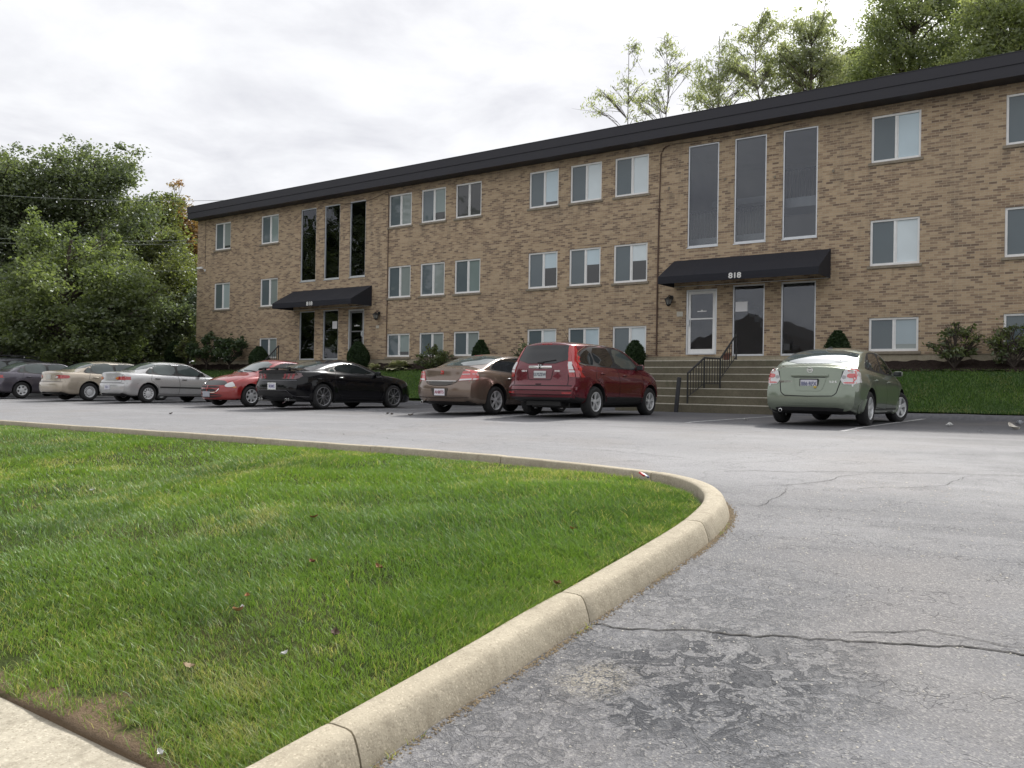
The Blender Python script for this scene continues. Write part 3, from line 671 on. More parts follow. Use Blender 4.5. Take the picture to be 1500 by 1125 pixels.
m = MB(); pts = catmull([(bl(-29.3), -.05, 8.22), (bl(-28.6), -.05, 8.06), (bl(-27.6), -.05, 7.94), (bl(-26.6), -.05, 7.93), (bl(-25.8), -.05, 8.06), (bl(-25.3), -.04, 8.17), (bl(-25.22), -.04, 8.0)], 6)
m.tube(pts, .009, 5); m.build('cable', M_BLACK, BLD)
m = MB(); pts = catmull([(bl(-12.3), -.04, 8.19), (bl(-11.2), -.05, 8.14), (bl(-10), -.05, 8.13), (bl(-9.0), -.05, 8.17), (bl(-8.3), -.05, 8.22)], 6)
m.tube(pts, .008, 5); m.build('cable', M_BLACK, BLD)
m = MB(); x = bl(-38.0); m.tube([(x, -.02, 8.2), (x, -.02, 5.9)], .008, 5); m.build('cable', M_BLACK, BLD)
m = MB(); m.box(x-.05, x+.05, -.05, -.002, 5.68, 5.80); m.tube([(x, -.05, 5.75), (x-.03, -.14, 5.80)], .02, 6); m.box(x-.35, x+.02, -.24, -.14, 5.80, 5.90); m.lathe([(.04, 0), (.04, -.05)], (x-.36, -.19, 5.85), 10, 'x'); m.build('security_camera', M_WHITE, BLD, bevel=.008)
# small weep dots and vents between tall windows
m = MB()
for s, z in ((-12.4, 6.75), (-10.45, 6.8), (-8.85, 6.65), (-7.1, 6.6), (-29.5, 6.5), (-27.9, 6.5), (-26.2, 6.55)):
    m.box(bl(s)-.03, bl(s)+.03, -.03, -.002, z-.04, z+.04)
m.build('anchor', M_SILL, BLD)
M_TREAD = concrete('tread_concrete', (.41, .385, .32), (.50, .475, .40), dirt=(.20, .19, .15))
# ================================================================ entrance steps
def steps(sa, sb, label, rail=True, flip=False, group=None):
    cx = (sa+sb)/2; r = empty('entrance_steps', cx, 22.0, 0, label=label, cat='steps', group=group)
    g = G(cx, 22.0); nose = [-.343, -.127, .096, .306, .518, .725, .933]; y = 0.0; m = MB(); hw = (sb-sa)/2
    zprev = g-.25
    for i, z in enumerate(nose):
        y1 = 3.98 if i == 6 else y+.30
        m.box(-hw, hw, y, 3.98, zprev, z)
        y += .30; zprev = z+.0005
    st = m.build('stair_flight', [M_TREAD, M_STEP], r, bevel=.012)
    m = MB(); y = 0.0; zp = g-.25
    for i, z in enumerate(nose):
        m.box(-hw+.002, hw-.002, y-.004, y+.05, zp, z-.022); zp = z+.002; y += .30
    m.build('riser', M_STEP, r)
    if not rail: return r
    m = MB(); sx = (lambda s: s+9.65) if not flip else (lambda s: -(s+9.65))
    # rail: slope, flat, slope   (s positions measured; d rises along the steps)
    def P(s, d, z): return (sx(s), d-22.0, z)
    # plan: runs up the steps at s=-10.36 .. then along
    R = [(-9.92, 22.17, -.343, .51), (-9.68, 22.75, .096, .96), (-9.21, 22.75, .096, .93), (-9.08, 23.6, .933, 1.66)]
    for s, d, z0, z1 in R: m.tube([P(s, d, z0), P(s, d, z1)], .024, 6)
    for (s0, d0, b0, t0), (s1, d1, b1, t1) in zip(R, R[1:]):
        m.tube([P(s0, d0, t0), P(s1, d1, t1)], .028, 6)
        lo0, lo1 = (-.15, .228) if b0 < 0 else ((.228, .228) if b1 < .2 else (.36, 1.02))
        m.tube([P(s0, d0, lo0), P(s1, d1, lo1)], .012, 6)
        n = 6 if b0 < 0 else (6 if b1 < .2 else 7)
        for k in range(1, n):
            f = k/n; s = s0+(s1-s0)*f; d = d0+(d1-d0)*f
            m.tube([P(s, d, lo0+(lo1-lo0)*f), P(s, d, t0+(t1-t0)*f)], .0115, 5)
    m.build('handrail', M_BLACK, r)
    return r
steps(-12.1, -7.2, 'wide worn concrete steps with black railing beside the green car')
steps(-31.1, -26.2, 'far concrete entrance steps hidden behind the black coupe', rail=True, flip=True)
# bollard
r = empty('bollard', -10.09, 21.8, G(-10.09, 21.8), label='short black leaning steel bollard at the foot of the steps', cat='bollard')
r.rotation_euler = (math.radians(-2), math.radians(4.2), SROT)
m = MB(); m.lathe([(.001, -.03), (.06, -.03), (.06, .93), (.052, .965), (.03, .975), (.001, .975)], (0, 0, 0), 16); m.build('post', simple('bollard_paint', (.022, .023, .027), .6, vary=.3), r, smooth=True)
# flower pot on the landing near the rail
r = empty('flower_pot', -9.60, 24.2, .935, label='small terracotta flower pot on the top landing behind the railing', cat='flower pot')
m = MB(); m.lathe([(.001, 0), (.085, 0), (.115, .17), (.13, .172), (.13, .21), (.112, .21), (.105, .19), (.001, .188)], (0, 0, 0), 16); m.build('pot', simple('terracotta', (.13, .055, .04), .85), r, smooth=True)
m = MB(); m.lathe([(.103, .0), (.001, .012)], (0, 0, .19), 12); m.build('soil', M_MULCH, r)
# ================================================================ vegetation
def leaf_quads(C, size, aspect=.55, up=.35, droop=0.0, rng=RNG):
    """diamond leaves at centres C (n,3)"""
    n = len(C); L = size*rng.uniform(.6, 1.35, (n, 1))
    a = rng.normal(size=(n, 3)); a[:, 2] = a[:, 2]*.55-droop; a /= np.linalg.norm(a, axis=1, keepdims=True)
    b = rng.normal(size=(n, 3)); b[:, 2] += up*0
    nrm = np.cross(a, b); nrm /= np.linalg.norm(nrm, axis=1, keepdims=True)+1e-9
    b = np.cross(nrm, a); w = L*aspect*.5
    V = np.stack([C-a*L*.5, C+b*w+nrm*L*.06, C+a*L*.5, C-b*w+nrm*L*.06], 1).reshape(-1, 3)
    F = np.arange(4*n).reshape(n, 4)
    return V, F
BARK = simple('bark', (.075, .06, .05), .95, vary=.4, scale=7)
BARK2 = simple('pale_bark', (.17, .155, .14), .9, vary=.3, scale=7)
def tree(name, label, s, d, z0, ells, mat, n_leaf, size, group=None, seed=1, trunk_r=.28, clump=.55, nclump=90, aspect=.55, droop=0., bark=None, cat='tree', surf=.55, limbs=26, trunk_top=None, stem=False, sprig=.8):
    """ells: (ds,dd,z,rs,rd,rz) crown volumes relative to the foot"""
    rng = np.random.default_rng(seed); random.seed(seed)
    root = empty(name, s, d, z0, label=label, cat=cat, group=group)
    vol = np.array([e[3]*e[4]*e[5] for e in ells])**.8; vol = vol/vol.sum(); cl = []
    for e, f in zip(ells, vol):
        k = max(3, int(nclump*f)); u = rng.normal(size=(k, 3)); u /= np.linalg.norm(u, axis=1, keepdims=True)
        r = rng.uniform(0, 1, (k, 1))**(1/3.)*(1-surf)+surf*rng.uniform(.72, 1.08, (k, 1))
        p = u*r*np.array(e[3:6])+np.array(e[0:3]); cl.append(p)
    cl = np.vstack(cl); cr = clump*rng.uniform(.55, 1.45, len(cl))
    # ragged sprigs standing out of the crown, mostly upwards
    ns_ = int(len(cl)*sprig); 
    if ns_:
        idx = rng.integers(0, len(cl), ns_); up_ = np.abs(rng.normal(0, 1, (ns_, 3)))*np.array([0, 0, 1.]); out_ = cl[idx]-cl.mean(0); out_ /= np.linalg.norm(out_, axis=1, keepdims=True)+1e-6
        sp_ = cl[idx]+(out_*rng.uniform(.4, 1.05, (ns_, 1))+up_*.4)*clump*1.2; cl = np.vstack([cl, sp_]); cr = np.concatenate([cr, clump*rng.uniform(.25, .6, ns_)])
    w = cr**2; w /= w.sum(); cnt = rng.multinomial(n_leaf, w)
    C = np.repeat(cl, cnt, 0); R = np.repeat(cr, cnt)[:, None]
    g = rng.normal(size=(len(C), 3)); g /= np.linalg.norm(g, axis=1, keepdims=True)
    C = C+g*R*rng.uniform(.15, 1.15, (len(C), 1))*np.array([1.15, 1.15, .75])
    C[:, 2] -= droop*.3*np.abs(g[:, 0])*R[:, 0]
    V, F = leaf_quads(C, size, aspect, droop=droop, rng=rng)
    cv = rng.uniform(0, 1, len(cl)); rn = np.repeat(cv, cnt)*.55+rng.uniform(0, 1, len(C))*.45
    # trunk and limbs
    zt = max(e[2]+e[5]*.35 for e in ells) if trunk_top is None else trunk_top
    m = MB(); base = Vector((0, 0, -.3)); cen = Vector((sum(e[0] for e in ells)/len(ells), sum(e[1] for e in ells)/len(ells), 0))
    tp = [base]; nst = 7
    for i in range(1, nst+1):
        f = i/nst; tp.append(Vector((cen.x*f*f+random.uniform(-.12, .12)*zt/8, cen.y*f*f+random.uniform(-.12, .12)*zt/8, zt*f)))
    tr = [trunk_r*(1.25 if i == 0 else (1-.82*i/nst)) for i in range(nst+1)]
    tpc = catmull(tp, 3); trc = list(np.interp(np.linspace(0, nst, len(tpc)), range(nst+1), tr)); m.tube(tpc, trc, 9)
    order = sorted(range(len(cl)), key=lambda i: random.random())[:limbs]
    for i in order:
        e = Vector(cl[i]); hz = math.hypot(e.x-cen.x, e.y-cen.y); zs = max(zt*.18, min(zt*.95, e.z-hz*.75-.3))
        k = min(range(len(tpc)), key=lambda j: abs(tpc[j].z-zs)); a = tpc[k]; r0 = trc[k]*.5
        mid = a.lerp(e, .5)+Vector((random.uniform(-.3, .3), random.uniform(-.3, .3), random.uniform(-.1, .5)))*min(1, hz/3)
        P = catmull([a, mid, e], 4); m.tube(P, list(np.linspace(r0, .012, len(P))), 5, cap=False)
        for q in range(3):
            b_ = P[random.randint(3, len(P)-2)]; t_ = e+Vector((random.gauss(0, 1), random.gauss(0, 1), random.gauss(0, .6)))*cr[i]*1.1
            m.tube([b_, b_.lerp(t_, .5)+Vector((0, 0, .08)), t_], [.014, .009, .004], 4, cap=False)
    m.build('trunk' if not stem else 'stem', bark or BARK, root, smooth=True)
    npmesh('crown' if not stem else 'foliage', V, F, mat, root, rnd={'rnd': np.repeat(rn, 4)})
    return root
LM = {
 'dark': leafmat('leaf_dark', [(.065, .084, .053), (.098, .122, .070), (.135, .162, .086), (.18, .205, .105)], .5),
 'mid': leafmat('leaf_mid', [(.070, .094, .050), (.11, .138, .063), (.155, .188, .075), (.22, .25, .095)], .5),
 'bright': leafmat('leaf_bright', [(.14, .165, .09), (.20, .23, .12), (.27, .295, .15), (.36, .375, .20)], .6),
 'olive': leafmat('leaf_olive', [(.070, .088, .044), (.11, .128, .054), (.15, .168, .066), (.21, .215, .085)], .48),
 'orange': leafmat('leaf_orange', [(.14, .13, .06), (.22, .15, .07), (.33, .18, .09), (.42, .25, .13)], .45),
 'grey': leafmat('leaf_grey', [(.06, .085, .06), (.10, .13, .09), (.15, .18, .13)], .25),
 'pale': leafmat('leaf_pale', [(.19, .21, .14), (.26, .28, .19), (.34, .355, .25), (.44, .43, .32)], .6, .2),
 'right': leafmat('leaf_right', [(.12, .145, .085), (.175, .205, .115), (.24, .265, .15), (.33, .345, .20)], .6),
 'yew': leafmat('leaf_yew', [(.018, .036, .014), (.032, .058, .022), (.055, .088, .034)], .2, .06),
 'rhodo': leafmat('leaf_rhodo', [(.020, .040, .014), (.036, .065, .020), (.06, .095, .030), (.12, .14, .05)], .2, .15),
 'hosta': leafmat('leaf_hosta', [(.14, .19, .08), (.50, .50, .32), (.75, .72, .56)], .15, .15),
}
def tree_px(name, label, Y, crown_px, mat, n, size, z0=None, foot_px=None, **kw):
    """crown_px: list of (x, y, rx, ry) circles in photo pixels, turned into real volumes at distance Y"""
    if foot_px is None: foot_px = crown_px[0][0]
    s0, d0, _ = from_px(foot_px, 560, Y)
    z0 = bank(s0, d0) if z0 is None else z0
    ells = []; rng = random.Random(kw.get('seed', 1))
    # crowns are set out in the site frame around the foot
    for (x, y, rx, ry) in crown_px:
        s, d, z = from_px(x, y, Y+rng.uniform(-1, 1)*1.2); r = rx*Y/F_PX; h = ry*Y/F_PX
        ells.append((s-s0, d-d0, z-z0, r, r*.9, h))
    return tree(name, label, s0, d0, float(z0), ells, mat, n, size, **kw)
GT = 'trees beyond the left end of the lot'
tree_px('deciduous_tree', 'tallest dark green tree at the left, its ragged top standing above the others', 50, [(105, 290, 75, 60), (85, 225, 28, 30), (140, 262, 38, 38), (50, 300, 60, 60), (165, 310, 60, 55), (110, 400, 120, 90), (175, 262, 16, 18)], LM['dark'], 60000, .20, group=GT, seed=11, nclump=170, clump=.95, trunk_r=.42, limbs=60, foot_px=100)
tree_px('deciduous_tree', 'dark leafy tree cut by the left edge of the photo', 47, [(-20, 290, 60, 60), (10, 350, 60, 80), (-60, 330, 80, 100), (5, 262, 22, 22)], LM['dark'], 38000, .20, group=GT, seed=12, nclump=110, clump=.95, trunk_r=.4, limbs=40, foot_px=-30)
tree_px('deciduous_tree', 'broad green tree with brighter leafy top in front of the tall dark one', 41, [(110, 440, 100, 62), (85, 385, 45, 36), (140, 395, 40, 30), (45, 460, 60, 55), (180, 455, 45, 50), (110, 485, 105, 38), (62, 352, 14, 14)], LM['mid'], 60000, .17, group=GT, seed=13, nclump=170, clump=.75, trunk_r=.34, limbs=60, foot_px=86)
tree_px('deciduous_tree', 'low dark tree behind the cars at the left photo edge', 43, [(0, 470, 60, 45), (-50, 450, 60, 70), (30, 495, 45, 28)], LM['dark'], 30000, .17, group=GT, seed=14, nclump=90, clump=.8, trunk_r=.3, limbs=30, foot_px=-15)
tree_px('deciduous_tree', 'yellow green tree between the tall dark tree and the orange one', 58, [(205, 345, 48, 52), (180, 400, 60, 70), (225, 318, 26, 26), (250, 400, 40, 60)], LM['olive'], 40000, .22, group=GT, seed=15, nclump=110, clump=1.0, trunk_r=.38, limbs=40, foot_px=205)
tree_px('deciduous_tree', 'orange and green autumn tree just left of the building', 62, [(258, 330, 26, 30), (272, 365, 30, 40), (240, 310, 14, 16), (278, 318, 14, 20), (255, 420, 40, 50)], LM['orange'], 24000, .22, group=GT, seed=16, nclump=60, clump=.9, trunk_r=.3, limbs=30, foot_px=262)
tree_px('deciduous_tree', 'green tree filling the gap beside the far corner of the building', 54, [(255, 425, 38, 46), (245, 460, 50, 50), (282, 410, 20, 26), (215, 470, 40, 40)], LM['olive'], 34000, .19, group=GT, seed=17, nclump=95, clump=.9, trunk_r=.3, limbs=30, foot_px=245)
tree_px('small_tree', 'grey green leafy small tree low beside the far building corner', 47, [(275, 470, 26, 30), (262, 495, 30, 24), (285, 440, 12, 16)], LM['grey'], 14000, .14, seed=18, nclump=60, clump=.55, trunk_r=.12, limbs=20, foot_px=270)
tree_px('deciduous_tree', 'dark understorey tree behind the beige and silver sedans', 45, [(215, 490, 50, 30), (180, 500, 50, 24), (240, 470, 30, 26)], LM['dark'], 26000, .16, group=GT, seed=19, nclump=80, clump=.7, trunk_r=.2, limbs=24, foot_px=205)
tree_px('deciduous_tree', 'dark understorey tree behind the gray sedan at the left', 46, [(95, 500, 50, 24), (140, 492, 40, 26), (60, 505, 40, 22)], LM['dark'], 22000, .16, group=GT, seed=20, nclump=70, clump=.7, trunk_r=.2, limbs=24, foot_px=120)
# far wood closing the horizon
def wood(name, label, pts, h, n, mat, size, z=1.0):
    rng = np.random.default_rng(5); P = []
    tot = len(pts)-1
    for i in range(tot):
        k = n//tot; f = rng.uniform(0, 1, k); a = np.array(pts[i]); b_ = np.array(pts[i+1]); q = a+(b_-a)*f[:, None]
        hh = h*(.55+.45*np.sin(q[:, 0]*.21+1)**2*np.cos(q[:, 1]*.13)**2)
        zz = rng.uniform(0, 1, k)**.8*hh; P.append(np.stack([q[:, 0]+rng.normal(0, 1.5, k), q[:, 1]+rng.normal(0, 1.5, k), z+zz], 1))
    C = np.vstack(P); V, F = leaf_quads(C, size, .7, rng=rng)
    o = npmesh(name, V, F, mat, rnd={'rnd': np.repeat(rng.uniform(0, 1, len(C)), 4)}); tag(o, label, 'wood', kind='stuff')
wood('far_wood', 'dark mass of distant trees closing the view beyond the parking lot', [(-130, -10), (-110, 30), (-85, 62), (-45, 80), (-10, 82)], 9., 42000, LM['dark'], .75)
# trees behind the roof, right
GR = 'trees behind the building roof'
GS = 'sparse saplings above the roof'
kw = dict(z0=1.0)
tree_px('deciduous_tree', 'full green tree behind the roof, left of the two big ones at the upper right', 47, [(1345, 45, 72, 55), (1300, 30, 40, 42), (1390, 20, 50, 40), (1330, 100, 90, 40), (1275, 105, 40, 35), (1345, -25, 60, 40)], LM['right'], 30000, .20, group=GR, seed=31, nclump=170, clump=.8, trunk_r=.4, limbs=60, foot_px=1340, aspect=.42, droop=.5, z0=1.)
tree_px('deciduous_tree', 'yellow green tree behind the roof at the upper right corner', 42, [(1465, 40, 52, 50), (1500, 0, 60, 50), (1440, 85, 45, 30), (1540, 60, 60, 70), (1462, -20, 30, 26)], LM['bright'], 30000, .19, group=GR, seed=32, nclump=150, clump=.7, trunk_r=.36, limbs=60, foot_px=1490, aspect=.42, droop=.5, z0=1.)
tree_px('deciduous_tree', 'small dull green tree behind the roof between the poplar and the big tree', 52, [(1255, 115, 34, 34), (1230, 130, 30, 30), (1260, 90, 22, 18)], LM['olive'], 15000, .19, group=GR, seed=33, nclump=60, clump=.6, trunk_r=.2, limbs=40, foot_px=1250, aspect=.4, droop=.5, z0=1.)
tree_px('upright_tree', 'narrow upright pale green tree standing above the roof over the third stair window', 45, [(1195, 55, 27, 42), (1165, 75, 22, 50), (1185, 110, 42, 45), (1215, 90, 24, 46), (1210, 35, 18, 24), (1165, 40, 12, 18)], LM['pale'], 10500, .21, group=GR, seed=34, nclump=95, clump=.5, trunk_r=.16, limbs=70, foot_px=1190, aspect=.34, droop=.9, z0=1., surf=.4)
tree_px('sapling', 'tall thin sapling with a drooping top tuft left of the upright pale tree', 45, [(1125, 45, 22, 24), (1095, 80, 24, 36), (1120, 110, 32, 40), (1060, 90, 12, 26), (1135, 28, 14, 10)], LM['pale'], 5200, .20, group=GS, seed=35, nclump=55, clump=.45, trunk_r=.10, limbs=55, foot_px=1115, aspect=.32, droop=1.1, z0=1., bark=BARK2, surf=.4)
tree_px('sapling', 'leafy sapling low over the roof edge above the first stair window', 46, [(1045, 110, 24, 40), (1030, 140, 24, 20), (1075, 125, 26, 34), (1058, 62, 10, 18)], LM['pale'], 4300, .19, group=GS, seed=36, nclump=50, clump=.42, trunk_r=.09, limbs=50, foot_px=1050, aspect=.32, droop=1.1, z0=1., bark=BARK2, surf=.4)
tree_px('sapling', 'nearly bare sapling with few leaf tufts, right one of the pair at the left end', 45, [(980, 85, 22, 26), (970, 125, 18, 40), (1000, 100, 14, 20), (955, 150, 30, 14), (975, 62, 8, 8)], LM['pale'], 1500, .19, group=GS, seed=37, nclump=38, clump=.36, trunk_r=.07, limbs=38, foot_px=972, aspect=.32, droop=1.1, z0=1., bark=BARK2, surf=.4)
tree_px('sapling', 'nearly bare sapling with few leaf tufts, leftmost above the roof', 46, [(925, 100, 10, 36), (915, 135, 26, 20), (880, 150, 26, 14), (938, 165, 16, 14), (930, 68, 6, 6)], LM['pale'], 1100, .19, group=GS, seed=38, nclump=30, clump=.36, trunk_r=.07, limbs=30, foot_px=925, aspect=.32, droop=1.1, z0=1., bark=BARK2, surf=.4)
# ---- clipped evergreens and shrubs along the wall
def topiary(s, d, z0, r, h, label, seed, n=9000):
    rng = np.random.default_rng(seed); root = empty('clipped_yew', s, d, z0, label=label, cat='shrub', group='clipped evergreens along the wall')
    k = 22; m = MB(); prof = []
    for i in range(15):
        t = i/14; rr = r*(math.sin(math.pi*min(1, (t*.93+.07)))**.55)*(1.0-.28*t); prof.append((max(.001, rr*.9), h*t*.97))
    m.lathe([(.001, 0)]+prof+[(.001, h*.975)], (0, 0, 0), k); core = m.build('branch_core', BARK if False else simple('yew_inside', (.010, .018, .008), .95), root, smooth=True)
    t = rng.uniform(0, 1, n); an = rng.uniform(0, 2*np.pi, n); rr = r*np.sin(np.pi*np.minimum(1, t*.93+.07))**.55*(1-.28*t)
    rr = rr*(1+.05*np.sin(an*3+seed)+.04*np.sin(an*5+t*9))+rng.normal(0, .022, n)
    top = rng.uniform(0, 1, n) < .08; 
    C = np.stack([rr*np.cos(an), rr*np.sin(an), h*t+rng.normal(0, .012, n)], 1); C[top, 0] *= .3; C[top, 1] *= .3; C[top, 2] = h*rng.uniform(.96, 1.02, top.sum())
    V, F = leaf_quads(C, .07, .4, rng=rng); npmesh('foliage', V, F, LM['yew'], root, rnd={'rnd': np.repeat(rng.uniform(0, 1, n), 4)})
topiary(-26.18, 25.3, .72, .50, 1.10, 'egg shaped clipped evergreen right of the far doorway, behind the black coupe', 51, 11000)
topiary(-13.24, 25.35, .74, .36, .90, 'clipped evergreen behind the front of the red crossover', 52)
topiary(-19.66, 25.3, .72, .36, 1.06, 'clipped evergreen whose round tip shows above the roof of the brown sedan', 53)
topiary(-32.71, 25.3, .72, .50, 1.02, 'clipped evergreen behind the roof of the red hatch, before a low window', 54, 11000)
topiary(-6.72, 25.3, .74, .38, 1.05, 'clipped evergreen whose top shows above the roof of the green sedan', 55)
topiary(-39.4, 25.3, .85, .55, 1.25, 'clipped evergreen at the far left corner of the building', 56, 9000)
def shrub(name, label, s, d, z0, w, h, mat, n, size, seed, group=None, aspect=.45, open_=False, cl=22):
    ells = [(0, 0, h*.6, w*.5, w*.38, h*.42)] if not open_ else [(0, 0, h*.62, w*.46, w*.38, h*.34), (0, 0, h*.38, w*.36, w*.3, h*.2)]
    rt = tree(name, label, s, d, z0, ells, mat, n, size, group=group, seed=seed, trunk_r=.03, clump=.17, nclump=cl, aspect=aspect, cat='shrub', limbs=cl, stem=True, surf=.5, trunk_top=h*.55 if not open_ else h*.14)
    return rt
GH = 'low dark shrubs at the far end of the wall'
shrub('leafy_shrub', 'yellowish green shrub, leftmost of the low shrubs at the far end', -38.3, 25.3, .8, 1.3, 1.35, LM['olive'], 2600, .11, 61, GH)
shrub('leafy_shrub', 'dark broad shrub under the far basement window', -36.6, 25.2, .8, 1.9, 1.5, LM['rhodo'], 4200, .12, 62, GH, cl=34)
shrub('leafy_shrub', 'dark spreading shrub, rightmost of the low shrubs at the far end', -34.8, 25.2, .8, 1.9, 1.35, LM['rhodo'], 4200, .12, 63, GH, cl=34)
shrub('rose_shrub', 'open leafy shrub with bare stems between the two right window columns', -3.72, 25.35, .72, 1.15, 1.15, LM['mid'], 900, .12, 64, 'open shrubs at the right', open_=True, cl=30)
shrub('rose_shrub', 'open leafy shrub with bare stems cut by the right photo edge', -2.35, 25.35, .72, 1.1, 1.2, LM['mid'], 1050, .12, 65, 'open shrubs at the right', open_=True, cl=30)
shrub('leafy_shrub', 'green low shrub behind the roof of the brown sedan, right of the variegated hostas', -22.1, 25.25, .7, 1.5, .78, LM['mid'], 1700, .11, 66)
shrub('leafy_shrub', 'small green shrub behind the rear window of the red crossover', -17.5, 25.3, .7, .9, .95, LM['mid'], 800, .09, 67)
def hosta(s, d, z0, r, label, seed, n=150):
    rng = np.random.default_rng(seed); root = empty('hosta', s, d, z0, label=label, cat='plant', group='variegated hostas under the low windows'); V = []; F = []; R = []
    for i in range(n):
        an = rng.uniform(0, 2*np.pi); el = rng.uniform(.25, 1.2); L = r*rng.uniform(.6, 1.1); dx, dy = math.cos(an), math.sin(an); w = L*.2
        p0 = np.array([dx*.03, dy*.03, .02]); side = np.array([-dy, dx, 0]); k = len(V)
        for t, ww in ((.35, .35), (.65, 1.), (.88, .7), (1., .02)):
            q = p0+np.array([dx*math.cos(el)*L*t*1.1, dy*math.cos(el)*L*t*1.1, math.sin(el)*L*t-.5*L*t*t*.7]); V += [q-side*w*ww, q+side*w*ww]
        for j in range(3): F.append((k+2*j, k+2*j+1, k+2*j+3, k+2*j+2))
        R += [rng.uniform(0, 1)]*8
    npmesh('leaves', np.array(V), np.array(F), LM['hosta'], root, rnd={'rnd': np.array(R)})
hosta(-25.1, 25.15, .68, .42, 'small pale variegated hosta, leftmost of the two clumps', 71, 110)
hosta(-23.75, 25.2, .68, .62, 'larger pale variegated hosta clump next to the green shrub', 72, 240)
# ================================================================ grass
def grassmat(name, cg, cs):
    b = NB(name); at = b.n('ShaderNodeAttribute', attribute_name='rnd'); dr = b.n('ShaderNodeAttribute', attribute_name='dry')
    n = b.noise(b.obj(), .9, 4, .6, .3); n2 = b.noise(b.vmul(b.obj(), (1, 1, 0)), .28, 3, .5)
    f = b.math('ADD', b.math('MULTIPLY', at.outputs['Fac'], .6), b.math('MULTIPLY', b.math('SUBTRACT', n, .3), .9), clamp=True)
    c = b.ramp(f, [(i/(len(cg)-1), x) for i, x in enumerate(cg)])
    c = b.mix(b.ramp(n2, [(.36, 0.), (.6, .6)]), c, (.15, .245, .03))
    n3 = b.noise(b.vmul(b.obj(), (1, 1, 0)), .55, 4, .6, .5); c = b.mix(b.ramp(n3, [(.50, 0.), (.66, .6)]), c, (.050, .105, .034))
    c = b.mix(dr.outputs['Fac'], c, cs)
    d = b.n('ShaderNodeBsdfDiffuse'); b.l(c, d.inputs[0]); t = b.n('ShaderNodeBsdfTranslucent'); b.l(b.mix(1., c, (1.6, 1.7, .8), 'MULTIPLY'), t.inputs[0])
    g = b.n('ShaderNodeBsdfGlossy', _Roughness=.5); g.inputs[0].default_value = (.6, .7, .6, 1)
    m1 = b.n('ShaderNodeMixShader', _Fac=.42); b.l(d.outputs[0], m1.inputs[1]).l(t.outputs[0], m1.inputs[2])
    m2 = b.n('ShaderNodeMixShader', _Fac=.075); b.l(m1.outputs[0], m2.inputs[1]).l(g.outputs[0], m2.inputs[2]); b.l(m2.outputs[0], b.out.inputs[0]); return b.m
M_GRASS = grassmat('grass_blades', [(.042, .094, .022), (.070, .146, .028), (.110, .208, .036), (.165, .275, .058)], (.42, .37, .20))
M_GRASSB = grassmat('bank_blades', [(.030, .085, .016), (.048, .12, .020), (.072, .16, .026), (.105, .20, .036)], (.28, .28, .12))
def vnoise(x, y, sc, seed):
    """cheap value noise on arrays"""
    rng = np.random.default_rng(seed); T = rng.uniform(0, 1, (64, 64)); X = x*sc; Y = y*sc; xi = np.floor(X).astype(int); yi = np.floor(Y).astype(int); fx = X-xi; fy = Y-yi
    fx = fx*fx*(3-2*fx); fy = fy*fy*(3-2*fy); g = lambda a, b_: T[a % 64, b_ % 64]
    return (g(xi, yi)*(1-fx)+g(xi+1, yi)*fx)*(1-fy)+(g(xi, yi+1)*(1-fx)+g(xi+1, yi+1)*fx)*fy
def blades(S, Dd, Z, h, w, dry, rng, lean=.55, flow=None):
    n = len(S); an = rng.uniform(0, 2*np.pi, n); H = h*rng.uniform(.55, 1.3, n)*np.where(rng.uniform(0, 1, n) < .03, 1.4, 1); Wd = w*rng.uniform(.7, 1.3, n); le = lean*rng.uniform(.2, 1.6, n)*H
    la = rng.uniform(0, 2*np.pi, n)
    if flow is not None: la = flow+rng.normal(0, 1.5, n)
    ux, uy = np.cos(an)*Wd*.5, np.sin(an)*Wd*.5; lx, ly = np.cos(la)*le, np.sin(la)*le
    zz = np.zeros(n); B = np.stack([S, Dd, Z-.01], 1); side = np.stack([ux, uy, zz], 1)
    m = B+np.stack([lx*.35, ly*.35, H*.6], 1); t = B+np.stack([lx, ly, H*.98], 1)
    V = np.stack([B-side, B+side, m+side*.75, m-side*.75, t+side*.12, t-side*.12], 1).reshape(-1, 3)
    k = np.arange(n)[:, None]*6; F = np.concatenate([k+np.array([[0, 1, 2, 3]]), k+np.array([[3, 2, 4, 5]])], 0)
    return V, F, {'rnd': np.repeat(rng.uniform(0, 1, n), 6), 'dry': np.repeat(dry, 6)}
